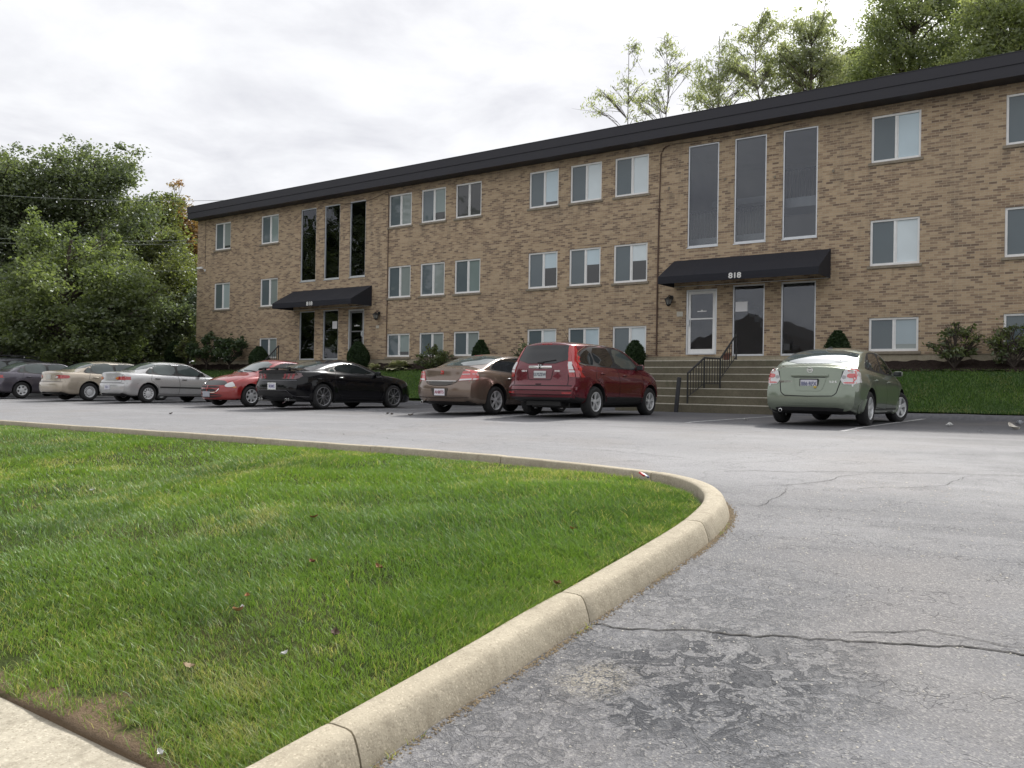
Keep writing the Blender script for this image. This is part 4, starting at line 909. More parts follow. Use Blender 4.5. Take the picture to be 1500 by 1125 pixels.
def make_lawn_grass():
    rng = np.random.default_rng(3); N = 1500000
    Dd = 1.9+(7.63-1.9)*rng.uniform(0, 1, N); S = kin_s(np.minimum(Dd, 7.6))-.005-(rng.uniform(0, 1, N)**1.35)*26
    X = S*tv.x+Dd*nv.x; Y = S*tv.y+Dd*nv.y; R = np.hypot(X, Y)
    px = X/np.maximum(Y, .1)
    ok = (Y > 1.5) & (px > -.70) & (px < .35) & (Dd < np.where(S < -3.3, 7.9, 8)) 
    # keep clear of the kerb bend
    ok &= ~((S > -5.6) & (Dd > np.interp(S, [-5.6, -4.6, -3.8, -3.3, -3.0, -2.75], [7.54, 7.38, 7.20, 6.99, 6.73, 6.37])))
    dens = np.clip((4.4/R)**1.15, .14, 1)
    e = Dd-1.90+(vnoise(S, Dd, 2.3, 4)-.5)*.42+(vnoise(S, Dd, 7, 5)-.5)*.25
    bare = np.clip((e-.02)/.30, 0, 1); thin = .35+.65*np.clip((vnoise(S, Dd, 1.3, 6)-.22)*4, 0, 1)
    ok &= rng.uniform(0, 1, N) < dens*(.03+.97*bare)*thin
    S, Dd, R = S[ok], Dd[ok], R[ok]; n = len(S)
    # tufts: pull blades towards tuft centres
    q = .05; cs = (np.floor(S/q)+.5+.35*np.sin(np.floor(S/q)*12.9+np.floor(Dd/q)*78.2))*q; cd = (np.floor(Dd/q)+.5+.35*np.sin(np.floor(S/q)*39.3+np.floor(Dd/q)*11.1))*q
    pull = .45*rng.uniform(0, 1, n); S = S+(cs-S)*pull; Dd = Dd+(cd-Dd)*pull
    hmap = vnoise(S, Dd, 1.6, 8)*.6+vnoise(S, Dd, 6, 9)*.4
    nearwalk = np.clip((3.0-Dd)/1.1, 0, 1)
    dryf = np.clip((vnoise(S, Dd, .9, 10)*.5+vnoise(S, Dd, 4, 11)*.5-.56)*3, 0, .8)+nearwalk*.35
    edge = np.clip(1-(kin_s(np.minimum(Dd, 7.6))-S)/.16, 0, 1); dryf = dryf+edge*.25
    dry = np.where(rng.uniform(0, 1, n) < .05+dryf*.5, rng.uniform(.5, 1, n), rng.uniform(0, .12, n)+.12*dryf)
    h = (.033+.034*hmap)*(1-.45*np.clip((Dd-7.0)/.5, 0, 1)); w = .0036*np.clip(R/4.5, 1, 2.6)
    flow = 2.6+1.5*vnoise(S, Dd, .8, 12)*3.0
    V, F, A = blades(S, Dd, lawn_z(S, Dd), h, w, dry, rng, .75, flow)
    o = npmesh('lawn_grass', V, F, M_GRASS, rnd=A); tag(o, 'bright green mown grass of the curved front lawn', 'grass', kind='stuff'); print('lawn blades', n)
make_lawn_grass()
def make_bank_grass():
    rng = np.random.default_rng(4); N = 150000
    S = rng.uniform(-41, 1.5, N); Dd = DC+.1+rng.uniform(0, 1, N)*(24.93-DC); ok = np.ones(N, bool)
    for a, b_ in STEP_R: ok &= ~((S > a-.02) & (S < b_+.02))
    ok &= rng.uniform(0, 1, N) < np.clip((S+46)/40, .25, 1)
    S, Dd = S[ok], Dd[ok]; n = len(S); dryf = np.clip((vnoise(S, Dd, 1.2, 20)-.6)*2, 0, .5)+.6*np.clip(1-(Dd-DC-.15)/.18, 0, 1)
    dry = np.where(rng.uniform(0, 1, n) < .03+dryf*.6, rng.uniform(.4, .9, n), .05)
    V, F, A = blades(S, Dd, bank_v(S, Dd), .065, .014, dry, rng, .6)
    o = npmesh('bank_grass', V, F, M_GRASSB, rnd=A); tag(o, 'dark green grass on the sloping bank in front of the building', 'grass', kind='stuff')
make_bank_grass()
# ================================================================ small litter and leaves
def leaf_thing(s, d, z, size, col, label, i, name='fallen_leaf', cat='leaf', group='brown leaves on the lawn', curl=.35):
    rnd = random.Random(i); m = MB(); n = 8; vs = []; 
    for k in range(n+1):
        t = k/n; w = size*.32*math.sin(math.pi*min(1, t*.95+.03))*(1+.25*math.sin(k*2.4+i)); x = (t-.5)*size
        for u in (-1, 0, 1): vs.append((x, u*w, size*curl*((abs(u)*.5)+((t-.5)**2)*2)))
    fs = [(3*k+j, 3*k+j+1, 3*k+j+4, 3*k+j+3) for k in range(n) for j in (0, 1)]
    m.add(vs, fs); o = m.build(name, simple('litter_%02d' % int(sum(col)*40), col, .8, vary=.25, scale=40), None, smooth=True)
    o.location = W3(s, d, z); o.rotation_euler = (rnd.uniform(-.3, .3), rnd.uniform(-.3, .3), rnd.uniform(0, 6.28)); tag(o, label, cat, group)
def at_lawn(px, py):
    r = None; z = -1.1
    for _ in range(40):
        Y = 1.0
        # intersect the view ray with the lawn surface
        s, d, zz = from_px(px, py, 1.0); k = z/zz; s, d = s*k, d*k; z = .6*z+.4*float(lawn_z(np.array(s), np.array(d)))
    return s, d, z
for i, (px, py, sz, col, lab) in enumerate([
    (348, 905, .10, (.42, .24, .10), 'tan curled leaf with a white scrap beside it in the middle of the lawn'),
    (490, 940, .09, (.10, .06, .04), 'dark brown leaf on the lawn nearest the kerb joint'),
    (275, 988, .07, (.55, .42, .28), 'pale tan leaf in the lawn left of the middle'),
    (458, 832, .08, (.22, .09, .04), 'reddish brown leaf on the lawn below the middle'),
    (555, 840, .08, (.25, .12, .05), 'small rust leaf on the lawn towards the long kerb'),
    (362, 883, .06, (.38, .17, .06), 'orange leaf just above the curled tan leaf'),
    (460, 765, .08, (.34, .13, .05), 'rusty leaf far out in the centre of the lawn'),
    (815, 865, .09, (.24, .11, .06), 'brown leaf lying against the long kerb'),
    (838, 783, .07, (.40, .18, .06), 'orange brown leaf on the lawn near the kerb bend')]):
    s, d, z = at_lawn(px, py); leaf_thing(s, d, z+.038, sz*.8, tuple(c*.75 for c in col), lab, i)
for i, (px, py, sz, lab) in enumerate([(355, 903, .05, 'white paper scrap beside the curled tan leaf'), (416, 972, .05, 'white flower shaped scrap on the lower lawn'), (135, 725, .06, 'white scrap at the left of the lawn'), (235, 1121, .045, 'white scrap at the edge of the sidewalk')]):
    s, d, z = at_lawn(px, py); leaf_thing(s, d, z+.045, sz*.8, (.6, .6, .58), lab, 20+i, 'paper_scrap', 'litter', 'white scraps on the lawn', .5)
def at_road(px, py):
    s1, d1, z1 = from_px(px, py, 1.0); z = -.7
    for _ in range(40): k = z/z1; z = .6*z+.4*G(s1*k, d1*k)
    return s1*k, d1*k, z
for i, (px, py, sz, col, lab) in enumerate([
    (1383, 613, .26, (.70, .70, .68), 'thin white scrap by the berm right of the green car'),
    (1391, 625, .24, (.72, .72, .70), 'thin white scrap on the dark bay asphalt'),
    (1484, 629, .34, (.74, .70, .62), 'crumpled cream paper wad near the right photo edge'),
    (1495, 623, .34, (.70, .73, .78), 'white and blue wrapper at the right photo edge'),
    (1092, 616, .16, (.70, .70, .68), 'white scrap on the asphalt left of the green car'),
    (1330, 609, .12, (.66, .66, .64), 'tiny white scrap by the front wheel of the green car'),
    (1437, 633, .10, (.66, .66, .64), 'tiny white scrap among the litter at the right')]):
    s, d, z = at_road(px, py); leaf_thing(s, d, z+.012, sz*.8, tuple(c*.8 for c in col), lab, 40+i, 'paper_litter', 'litter', 'paper litter on the asphalt', .30)
for i, (px, py) in enumerate([(568, 607), (574, 608), (602, 609), (250, 607)]):
    s, d, z = at_road(px, py); leaf_thing(s, d, z+.01, .13, (.06, .045, .035), 'dark dead leaf on the asphalt', 60+i, 'dead_leaf', 'leaf', 'dark dead leaves on the asphalt', .3)
# crushed cigarette packet on the kerb bend
s, d, z = at_road(950, 704); s, d = -3.62, 7.14
m = MB(); m.box(-.055, -.02, -.03, .03, 0, .018, 0); m.box(-.0199, .02, -.03, .03, 0, .018, 1); m.box(.0201, .055, -.03, .03, 0, .018, 2)
o = m.build('cigarette_packet', [simple('packet_red', (.55, .04, .05), .5), simple('packet_white', (.75, .75, .75), .5), simple('packet_blue', (.08, .10, .32), .5)], None, bevel=.004)
o.location = W3(s, d, G(s, d)+.165); o.rotation_euler = (.5, .25, .9); tag(o, 'small crushed red, white and blue packet on the lawn by the kerb bend', 'litter')
# debris gathered along the foot of the kerb: grit, dirt and weeds
def kerb_debris():
    rng = np.random.default_rng(9); V = []; F = []
    cand = [p for p in KERB if -3.2 < p.x and p.y > 1.5 and p.y < 7.3]
    for i in range(5200):
        p = cand[rng.integers(len(cand))]; k = cand.index(p) if False else 0
        dens = .25+.75*(p.y > 5.6)+.35*(vnoise(np.array([p.x]), np.array([p.y]), 3., 3)[0] > .6)
        if rng.uniform() > dens: continue
        off = abs(rng.normal(0, .022))+.003; s, d = p.x+off*(1 if p.y < 6.4 else .8), p.y+(off*.6 if p.y > 6.2 else 0)+rng.uniform(-.03, .03); z = G(s, d)
        r = rng.uniform(.003, .010); a = rng.uniform(0, 6.28); q = len(V)
        for t in range(3): V.append((s+r*math.cos(a+t*2.1), d+r*math.sin(a+t*2.1), z+.001))
        V.append((s, d, z+r*.9)); F += [(q, q+1, q+3), (q+1, q+2, q+3), (q+2, q, q+3)]
    o = npmesh('kerb_grit', np.array(V), np.array(F), simple('grit', (.15, .115, .07), .95, vary=.6, scale=50)); tag(o, 'brown grit and dirt gathered along the foot of the kerb', 'debris', kind='stuff')
    n = 420; idx = rng.integers(0, len(cand), n); P = np.array([(cand[i].x, cand[i].y) for i in idx]); w = vnoise(P[:, 0], P[:, 1], 4., 8) > .55; P = P[w]
    V, F, A = blades(P[:, 0]+.012+np.abs(rng.normal(0, .012, len(P))), P[:, 1]+rng.uniform(-.02, .02, len(P)), Gv(P[:, 0], P[:, 1]), .035, .005, rng.uniform(.1, .9, len(P)), rng, .8)
    o = npmesh('kerb_weeds', V, F, M_GRASS, rnd=A); tag(o, 'small weeds growing in the joint between kerb and asphalt', 'weeds', kind='stuff')
kerb_debris()
def grit():
    rng = np.random.default_rng(19); n = 2600; S = rng.uniform(-2.3, 2.5, n); Dd = 1.8+rng.uniform(0, 1, n)**1.4*7; V = []; F = []
    for s, d in zip(S, Dd):
        z = G(s, d); r = rng.uniform(.002, .0055)*(1+.12*d); a = rng.uniform(0, 6.28); q = len(V)
        for t in range(4): V.append((s+r*math.cos(a+t*1.57)*rng.uniform(.7, 1.2), d+r*math.sin(a+t*1.57), z+.0005))
        V.append((s, d, z+r*.8)); F += [(q+t, q+(t+1) % 4, q+4) for t in range(4)]
    o = npmesh('loose_stones', np.array(V), np.array(F), simple('stone_chips', (.36, .34, .30), .9, vary=.5, scale=60)); tag(o, 'tiny loose stone chips scattered over the asphalt drive', 'gravel', kind='stuff')
grit()
# overhead lines at the left, each carried from pole to pole beyond the frame
def wire(y0, y1, Y0, Y1, label, sag=.5, r=.011):
    a = Vector(from_px(-260, y0, Y0)); b_ = Vector(from_px(420, y1, Y1)); P = []
    for i in range(25):
        t = i/24; p = a.lerp(b_, t); p.z -= sag*4*t*(1-t); P.append(p)
    m = MB(); m.tube(P, r, 5); o = m.build('overhead_wire', simple('wire', (.24, .26, .24), .6), None, smooth=True); tag(o, label, 'wire', 'overhead wires crossing the trees')
wire(262, 290, 40, 46, 'highest overhead wire, crossing the top of the trees'); wire(330, 345, 40, 46, 'upper of the two close wires half way up the trees'); wire(338, 349, 40, 46, 'lower of the two close wires half way up the trees'); wire(368, 392, 41, 47, 'lowest thin overhead wire crossing the trees', r=.01)
# ================================================================ cars
M_TYRE = simple('tyre_rubber', (.018, .018, .019), .82, vary=.3, scale=20)
M_ALLOY = simple('alloy', (.62, .63, .64), .35, metal=.35, vary=.08)
M_DALLOY = simple('dark_alloy', (.24, .24, .25), .25, metal=.6, vary=.1)
M_HUBCAP = simple('hubcap', (.66, .67, .68), .4, metal=.2, vary=.1)
M_CHROME = simple('chrome', (.82, .82, .82), .12, metal=1., vary=.03)
M_PLAS = simple('black_plastic', (.018, .018, .019), .55, vary=.2)
M_SEAM = simple('panel_gap', (.006, .006, .007), .8)
M_CGLASS = None
def carglass(name, base, rough=.02):
    b = NB(name); n = b.noise(b.obj(), 2.2, 3, .5); c = b.mix(n, tuple(x*.4 for x in base), tuple(x*1.6 for x in base))
    b.prin(c, rough, 0, .6, 0.35, ior=1.5, coat_rough=.01); return b.m
M_CGLASS = carglass('car_glass', (.020, .024, .024)); M_CGLASS2 = carglass('tinted_glass', (.010, .011, .012)); M_CGLASS3 = carglass('clear_car_glass', (.07, .088, .086))
def lens(name, base, rough=.12):
    b = NB(name); v = b.n('ShaderNodeTexWave', _Scale=30.); b.l(b.obj(), v.inputs['Vector'])
    c = b.mix(b.math('MULTIPLY', v.outputs[0], .35), base, tuple(x*.6 for x in base)); b.prin(c, rough, 0, .7, 1.0, coat_rough=.02); return b.m
M_RED = lens('red_lens', (.40, .016, .018)); M_PINK = lens('pinkish_lens', (.62, .10, .10)); M_CLEAR = lens('clear_lens', (.66, .66, .66)); M_AMBER = lens('amber_lens', (.62, .22, .03)); M_SMOKE = lens('smoked_lens', (.10, .035, .04))
def itp(P):
    X = np.array([p[0] for p in P], float); Y = np.array([p[1] for p in P], float); n = len(X)
    d = np.diff(Y)/np.diff(X); m = np.zeros(n); m[0] = d[0]; m[-1] = d[-1]
    for i in range(1, n-1): m[i] = 0 if d[i-1]*d[i] <= 0 else 2*d[i-1]*d[i]/(d[i-1]+d[i])
    def f(x):
        x = min(max(x, X[0]), X[-1]); i = min(int(np.searchsorted(X, x, 'right'))-1, n-2); h = X[i+1]-X[i]; t = (x-X[i])/h
        return float((2*t**3-3*t*t+1)*Y[i]+(t**3-2*t*t+t)*h*m[i]+(-2*t**3+3*t*t)*Y[i+1]+(t**3-t*t)*h*m[i+1])
    return f
def chaikin(P, n=2, r=.25):
    for _ in range(n):
        Q = []
        for i in range(len(P)):
            a, b_ = P[i], P[(i+1) % len(P)]; Q.append((a[0]*(1-r)+b_[0]*r, a[1]*(1-r)+b_[1]*r)); Q.append((a[0]*r+b_[0]*(1-r), a[1]*r+b_[1]*(1-r)))
        P = Q
    return P
class Car:
    def __init__(self, name, label, spec, color, x_ground, heading, cat='car', group=None):
        self.sp = spec; s, d = x_ground; L = spec['L']
        self.root = empty(name, s, d, G(s, d), rot=heading, label=label, cat=cat)
        self.paintm = color; self.body(); self.wheels()
    def body(self):
        sp = self.sp; L = sp['L']; h2 = L/2
        top, belt, W, bot = itp(sp['top']), itp(sp['belt']), itp(sp['W']), itp(sp['bot']); rear, front = itp(sp['rear']), itp(sp['front'])
        tum = sp.get('tum', .36); ns = 96; ts = [0.5-0.5*math.cos(math.pi*i/ns)*1.0 for i in range(ns+1)]; ts = [(.55*t+.45*i/ns) for i, t in enumerate(ts)]
        cr, cf = sp.get('cr', .10), sp.get('cf', .16); pr, pf = sp.get('pr', 4), sp.get('pf', 3)
        cdm = sp.get('crown', .09); flare = sp.get('flare', .012); wx = sp['wx']; Rt = sp['Rt']
        rings = []
        for t in ts:
            x = -h2+L*t; zt, zs, w, zb = top(x), belt(x), W(x), bot(x); zt = max(zt, zs+.012); H = zs-zb
            P = [(0, zb), (w*.45, zb), (w-.16, zb), (w-.07, zb+.012), (w-.035, zb+.05), (w-.022, zb+.12*H), (w-.012, zb+.22*H), (w-.004, zb+.34*H), (w, zb+.47*H), (w-.001, zb+.58*H), (w-.006, zb+.68*H), (w-.016, zb+.78*H), (w-.028, zb+.86*H), (w-.045, zb+.93*H), (w-.07, zs-.012), (w-.095, zs+.0)]
            cd = min(cdm, zt-zs); ze = zs+(zt-zs-cd); yb = w-.10
            hgt = ze-zs; k1 = 7
            for k in range(1, k1+1):
                f = k/k1; P.append((yb-tum*hgt*f-.03*f*f*min(1, hgt/.3), zs+hgt*f+.0005*k))
            ye = P[-1][0]; k2 = 11
            for k in range(1, k2+1):
                q = (k/k2)**1.35; y = ye*(1-q); P.append((y, ze+.0035+(cd-.0035)*(1-(1-q)**2.5)))
            P[-1] = (0, ze+cd)
            # soften the ring
            for _ in range(2):
                Q = list(P)
                for i in range(3, len(P)-1):
                    Q[i] = (P[i][0]*.5+(P[i-1][0]+P[i+1][0])*.25, P[i][1]*.5+(P[i-1][1]+P[i+1][1])*.25)
                P = Q
            P2 = []
            for y, z in P:
                if y > w*.8 and z < zs:
                    for xc in wx:
                        dd = math.hypot(x-xc, z-Rt); e = max(0, 1-abs(dd-(Rt+.06))/.11); y += flare*e*e*(3-2*e)
                P2.append((y, z))
            rings.append((x, w, P2))
        m = len(rings[0][2]); mg = .9
        def warp(x, y, z, w):
            a = max(0, 1-(x+h2)/mg)**2; b_ = max(0, 1-(h2-x)/mg)**2; u = min(1, abs(y)/max(.3, w))
            return x+a*(rear(z)+cr*u**pr)-b_*(front(z)+cf*u**pf)
        vs = []; ring_idx = []
        for x, w, P in rings:
            ids = []
            for y, z in P: ids.append(len(vs)); vs.append((warp(x, y, z, w), y, z))
            for y, z in P[-2:0:-1]: ids.append(len(vs)); vs.append((warp(x, y, z, w), -y, z))
            ring_idx.append(ids)
        fs = []; n = len(ring_idx[0])
        for a, b_ in zip(ring_idx, ring_idx[1:]):
            for k in range(n): fs.append((a[k], a[(k+1) % n], b_[(k+1) % n], b_[k]))
        for end, flip in ((0, False), (len(rings)-1, True)):
            x, w, P = rings[end]; ids = ring_idx[end]; nc = 12; rows_ = []
            for i in range(1, m-1):
                y, z = P[i]; row = []
                for c in range(nc+1):
                    u = 1-2*c/nc
                    if c == 0: row.append(ids[i])
                    elif c == nc: row.append(ids[n-i])
                    else: row.append(len(vs)); vs.append((warp(x, y*u, z, w), y*u, z))
                rows_.append(row)
            for r0, r1 in zip(rows_, rows_[1:]):
                for c in range(nc): f = (r0[c], r0[c+1], r1[c+1], r1[c]); fs.append(f if flip else f[::-1])
            for row, apex in ((rows_[0], ids[0]), (rows_[-1], ids[m-1])):
                for c in range(nc):
                    f = (row[c], row[c+1], apex); f = f if (flip != (apex == ids[0])) else f[::-1]; fs.append(f)
        me = bpy.data.meshes.new('car_body'); me.from_pydata(vs, [], fs); me.validate()
        bm = bmesh.new(); bm.from_mesh(me); bmesh.ops.remove_doubles(bm, verts=bm.verts, dist=.0002); bmesh.ops.recalc_face_normals(bm, faces=bm.faces); bm.to_mesh(me); bm.free()
        o = bpy.data.objects.new('body', me); COL.objects.link(o); cut = []
        Ra = Rt+sp.get('arch', .055)
        for xc in wx:
            for sg in (-1, 1):
                c = MB(); y0, y1 = (.5, 1.2) if sg > 0 else (-1.2, -.5); prof = [(.0001, y0), (Ra, y0), (Ra, y1), (.0001, y1)]
                c.lathe(prof, (xc, 0, Rt+.01), 40, 'y'); k = c.build('cut', M_PLAS, site=False, parent=self.root); k.parent = None
                b2 = bmesh.new(); b2.from_mesh(k.data); bmesh.ops.remove_doubles(b2, verts=b2.verts, dist=.001); bmesh.ops.recalc_face_normals(b2, faces=b2.faces); b2.to_mesh(k.data); b2.free()
                md = o.modifiers.new('b', 'BOOLEAN'); md.object = k; md.operation = 'DIFFERENCE'; md.solver = 'EXACT'; cut.append(k)
        bpy.context.view_layer.update(); dg = bpy.context.evaluated_depsgraph_get(); me2 = bpy.data.meshes.new_from_object(o.evaluated_get(dg)); o.modifiers.clear()
        if len(me2.vertices) > 500: o.data = me2; 
        else: print('BOOLEAN FAILED', self.root.name); me2 = o.data
        for k in cut: bpy.data.objects.remove(k)
        me2.materials.clear(); me2.materials.append(self.paintm); me2.materials.append(M_PLAS)
        for p in me2.polygons:
            c = p.center; nn = p.normal; p.material_index = 0; p.use_smooth = True
            for xc in wx:
                r = Vector((c.x-xc, 0, c.z-Rt-.01)); dl = r.length
                if dl < Ra+.004 and (abs(abs(c.y)-.5) < .01 or (abs(dl-Ra) < .012 and r.length > 0 and abs(nn.dot(r.normalized())) > .8)): p.material_index = 1; p.use_smooth = False
            lz = sp.get('black_below', 0)
            if c.z < lz or (nn.z < -.85 and c.z < .45): p.material_index = 1
        try: me2.set_sharp_from_angle(angle=math.radians(38))
        except Exception: pass
        o.name = 'body'; o.parent = self.root; self.bodyo = o
        self.bvh = BVHTree.FromPolygons([v.co.copy() for v in me2.vertices], [tuple(p.vertices) for p in me2.polygons])
        self.h2 = h2
    DIRS = {'rear': (Vector((1, 0, 0)), Vector((0, -1, 0))), 'front': (Vector((-1, 0, 0)), Vector((0, 1, 0))), 'R': (Vector((0, 1, 0)), Vector((1, 0, 0))), 'L': (Vector((0, -1, 0)), Vector((1, 0, 0)))}
    def cast(self, view, a, b_):
        if view in ('rear', 'front'):          # stay on the tail or nose face: do not slip over the deck edge
            for _ in range(14):
                r = self._cast(view, a, b_)
                dep = self.h2+r[0].x if view == 'rear' else self.h2-r[0].x
                if not getattr(self, 'clampd', None) or dep < self.clampd: return r
                b_ -= .012
                if abs(a) > .5: a *= .99
            return r
        if view in ('R', 'L') and getattr(self, 'clampd', None):
            for _ in range(30):
                r = self._cast(view, a, b_)
                if abs(r[0].y) > self.sp['W'][0][1]-.07: return r
                a += .012 if a < 0 else -.012
            return r
        return self._cast(view, a, b_)
    def _cast(self, view, a, b_):
        if view == 'top': o = Vector((a, b_, 4)); dr = Vector((0, 0, -1))
        elif view in self.DIRS:
            dr, ax = self.DIRS[view]
            o = Vector((0, a, b_)) if view in ('rear', 'front') else Vector((a, 0, b_)); o -= dr*4
        else:   # numeric azimuth: oblique view, a measured along the horizontal axis square to the ray
            an = math.radians(view); dr = -Vector((math.cos(an), math.sin(an), 0)); ax = Vector((-math.sin(an), math.cos(an), 0)); o = ax*a+Vector((0, 0, b_))-dr*4
        h = self.bvh.ray_cast(o, dr)
        if h[0] is None:
            q = o+dr*(4-self.h2*.8 if view in ('rear', 'front') else 3.2); h = self.bvh.find_nearest(q)
        nn = h[1]
        if nn.dot(dr) > 0: nn = -nn
        return h[0], nn, dr
    def edge(self, view, sg, off, z):
        key = (view, sg, round(z, 3)); self._e = getattr(self, '_e', {})
        if key not in self._e:
            e = None
            if view == 'rear':
                a = .98
                while a > .3:
                    r = self._cast('rear', sg*a, z)
                    if abs(r[0].y-sg*a) < .004 and self.h2+r[0].x < .62 and r[0].x < -1: e = a; break
                    a -= .01
            else:
                a = -self.h2-.02
                while a < 0:
                    r = self._cast('L' if sg > 0 else 'R', a, z)
                    if abs(r[0].x-a) < .004 and abs(r[0].y) > .55 and abs(r[1].y) > .45: e = a; break
                    a += .01
            self._e[key] = e if e is not None else (.6 if view == 'rear' else -self.h2+.2)
        e = self._e[key]; return (e-off) if view == 'rear' else (e+off)
    def edge_patch(self, name, sg, view, rows_, mat, out, parent=None, nz=16, nu=5):
        """panel between two offsets from the rear corner, rows_ = (z, off0, off1)"""
        Z = [r[0] for r in rows_]; V = []; F = []
        for i in range(nz+1):
            z = Z[0]+(Z[-1]-Z[0])*i/nz; o0 = np.interp(z, Z, [r[1] for r in rows_]); o1 = np.interp(z, Z, [r[2] for r in rows_])
            for k in range(nu+1):
                a = self.edge(view, sg, o0+(o1-o0)*k/nu, z)
                p, nn, dr = self._cast('rear', sg*a, z) if view == 'rear' else self._cast('L' if sg > 0 else 'R', a, z)
                V.append(p+(nn*.5-dr*.5)*out)
        for i in range(nz):
            for k in range(nu): q = i*(nu+1)+k; F.append((q, q+1, q+nu+2, q+nu+1))
        # thickness: copy pushed back to the body
        n = len(V); c = Vector((0, 0, .9)); V += [v.lerp(Vector((v.x*.985, v.y*.985, v.z)), 1) for v in V]
        bd = [k for k in range(nu+1)]+[i*(nu+1)+nu for i in range(1, nz+1)]+[nz*(nu+1)+k for k in range(nu-1, -1, -1)]+[i*(nu+1) for i in range(nz-1, 0, -1)]
        for a_, b2 in zip(bd, bd[1:]+bd[:1]): F.append((a_, b2, b2+n, a_+n))
        o = mobj(name, V, F, mat, parent or self.root); bm = bmesh.new(); bm.from_mesh(o.data); bmesh.ops.recalc_face_normals(bm, faces=bm.faces); bm.to_mesh(o.data); bm.free()
        for p in o.data.polygons: p.use_smooth = True
        o.data.set_sharp_from_angle(angle=math.radians(35)); return o
    def patch(self, name, polys, view, mat, off=.004, parent=None, rnd=0, step=.05, mirror=False, smooth=True, label=None):
        if mirror:
            one = polys if not isinstance(polys[0][0], (int, float)) else [polys]
            self.patch(name, polys, view, mat, off, parent, rnd, step, False, smooth, label)
            if view in ('R', 'L'): return self.patch(name, polys, 'L' if view == 'R' else 'R', mat, off, parent, rnd, step, False, smooth, label)
            return self.patch(name, [[(-p[0], p[1]) for p in P] for P in one], view, mat, off, parent, rnd, step, False, smooth, label)
        self.clampd = .42 if name in ('tail_light', 'red_lens', 'clear_lens', 'amber_lens', 'reverse_lens', 'light_bar', 'headlight', 'side_marker', 'mud_flap') and not getattr(self, 'tallback', False) else None
        if getattr(self, 'tallback', False) and name in ('tail_light', 'clear_lens') and view == 'rear': self.clampd = .62
        try: return self._patch(name, polys, view, mat, off, parent, rnd, step, mirror, smooth, label)
        finally: self.clampd = None
    def _patch(self, name, polys, view, mat, off=.004, parent=None, rnd=0, step=.05, mirror=False, smooth=True, label=None):
        if polys and isinstance(polys[0][0], (int, float)): polys = [polys]
        allp = []
        for P in polys:
            P = chaikin(P, rnd) if rnd else list(P); allp.append((P, view))
            if mirror: allp.append(([(p[0], p[1]) for p in P], 'L' if view == 'R' else view) if view in ('R', 'L') else ([(-p[0], p[1]) for p in P], view))
        V = []; F = []
        for P, vw in allp:
            bm = bmesh.new(); f = bm.faces.new([bm.verts.new((p[0], p[1], 0)) for p in P])
            xs = [p[0] for p in P]; ys = [p[1] for p in P]
            for ax, lo, hi in ((0, min(xs), max(xs)), (1, min(ys), max(ys))):
                k = max(1, int((hi-lo)/step))
                for i in range(1, k):
                    c = lo+(hi-lo)*i/k; co = (c, 0, 0) if ax == 0 else (0, c, 0); no = (1, 0, 0) if ax == 0 else (0, 1, 0)
                    bmesh.ops.bisect_plane(bm, geom=list(bm.verts)+list(bm.edges)+list(bm.faces), plane_co=co, plane_no=no, dist=1e-5)
            bmesh.ops.triangulate(bm, faces=[x for x in bm.faces if len(x.verts) > 4])
            bd = [e for e in bm.edges if e.is_boundary]; bv = {v for e in bd for v in e.verts}
            bm.verts.index_update(); n0 = len(V); hits = []
            for v in bm.verts:
                p, nn, dr = self.cast(vw, v.co.x, v.co.y); hits.append((p, nn, dr)); V.append(p+(nn*.6-dr*.4)*off)
            for x in bm.faces: F.append(tuple(n0+v.index for v in x.verts))
            mp = {}
            for v in bv: p, nn, dr = hits[v.index]; mp[v.index] = len(V); V.append(p-nn*.004)
            for e in bd:
                a, b_ = e.verts[0].index, e.verts[1].index; F.append((n0+a, n0+b_, mp[b_], mp[a]))
            bm.free()
        o = mobj(name, V, F, mat, parent or self.root); bm = bmesh.new(); bm.from_mesh(o.data); bmesh.ops.recalc_face_normals(bm, faces=bm.faces); bm.to_mesh(o.data); bm.free()
        if smooth:
            for p in o.data.polygons: p.use_smooth = True
            try: o.data.set_sharp_from_angle(angle=math.radians(35))
            except Exception: pass
        if label: o['label'] = label
        return o
    def strip(self, name, pts, view, mat=None, w=.010, off=.0025, mirror=False, parent=None):
        if mirror:
            self.strip(name, pts, view, mat, w, off, False, parent)
            if view == 'R': return self.strip(name, pts, 'L', mat, w, off, False, parent)
            return self.strip(name, [(-p[0], p[1]) for p in pts], view, mat, w, off, False, parent)
        pl, L = polyline_resample([(p[0], p[1], 0) for p in pts], .05); polys = []; Pn = len(pl); A = []; B = []
        for i, p in enumerate(pl):
            t = (pl[min(Pn-1, i+1)]-pl[max(0, i-1)]).normalized(); nn = Vector((-t.y, t.x, 0))*w/2; A.append((p.x+nn.x, p.y+nn.y)); B.append((p.x-nn.x, p.y-nn.y))
        V = []; F = []
        for vw, sg in (((view, 1),) if not mirror else ((view, 1), ('L', 1) if view == 'R' else (view, -1))):
            for q, (a, b_) in enumerate(zip(A, B)):
                for c in (a, b_):
                    p, nn, dr = self.cast(vw, c[0]*sg if vw in ('rear', 'front') else c[0], c[1]); V.append(p+(nn*.6-dr*.4)*off)
                if q: k = len(V); F.append((k-4, k-3, k-1, k-2))
        return mobj(name, V, F, mat or M_SEAM, parent or self.bodyo)
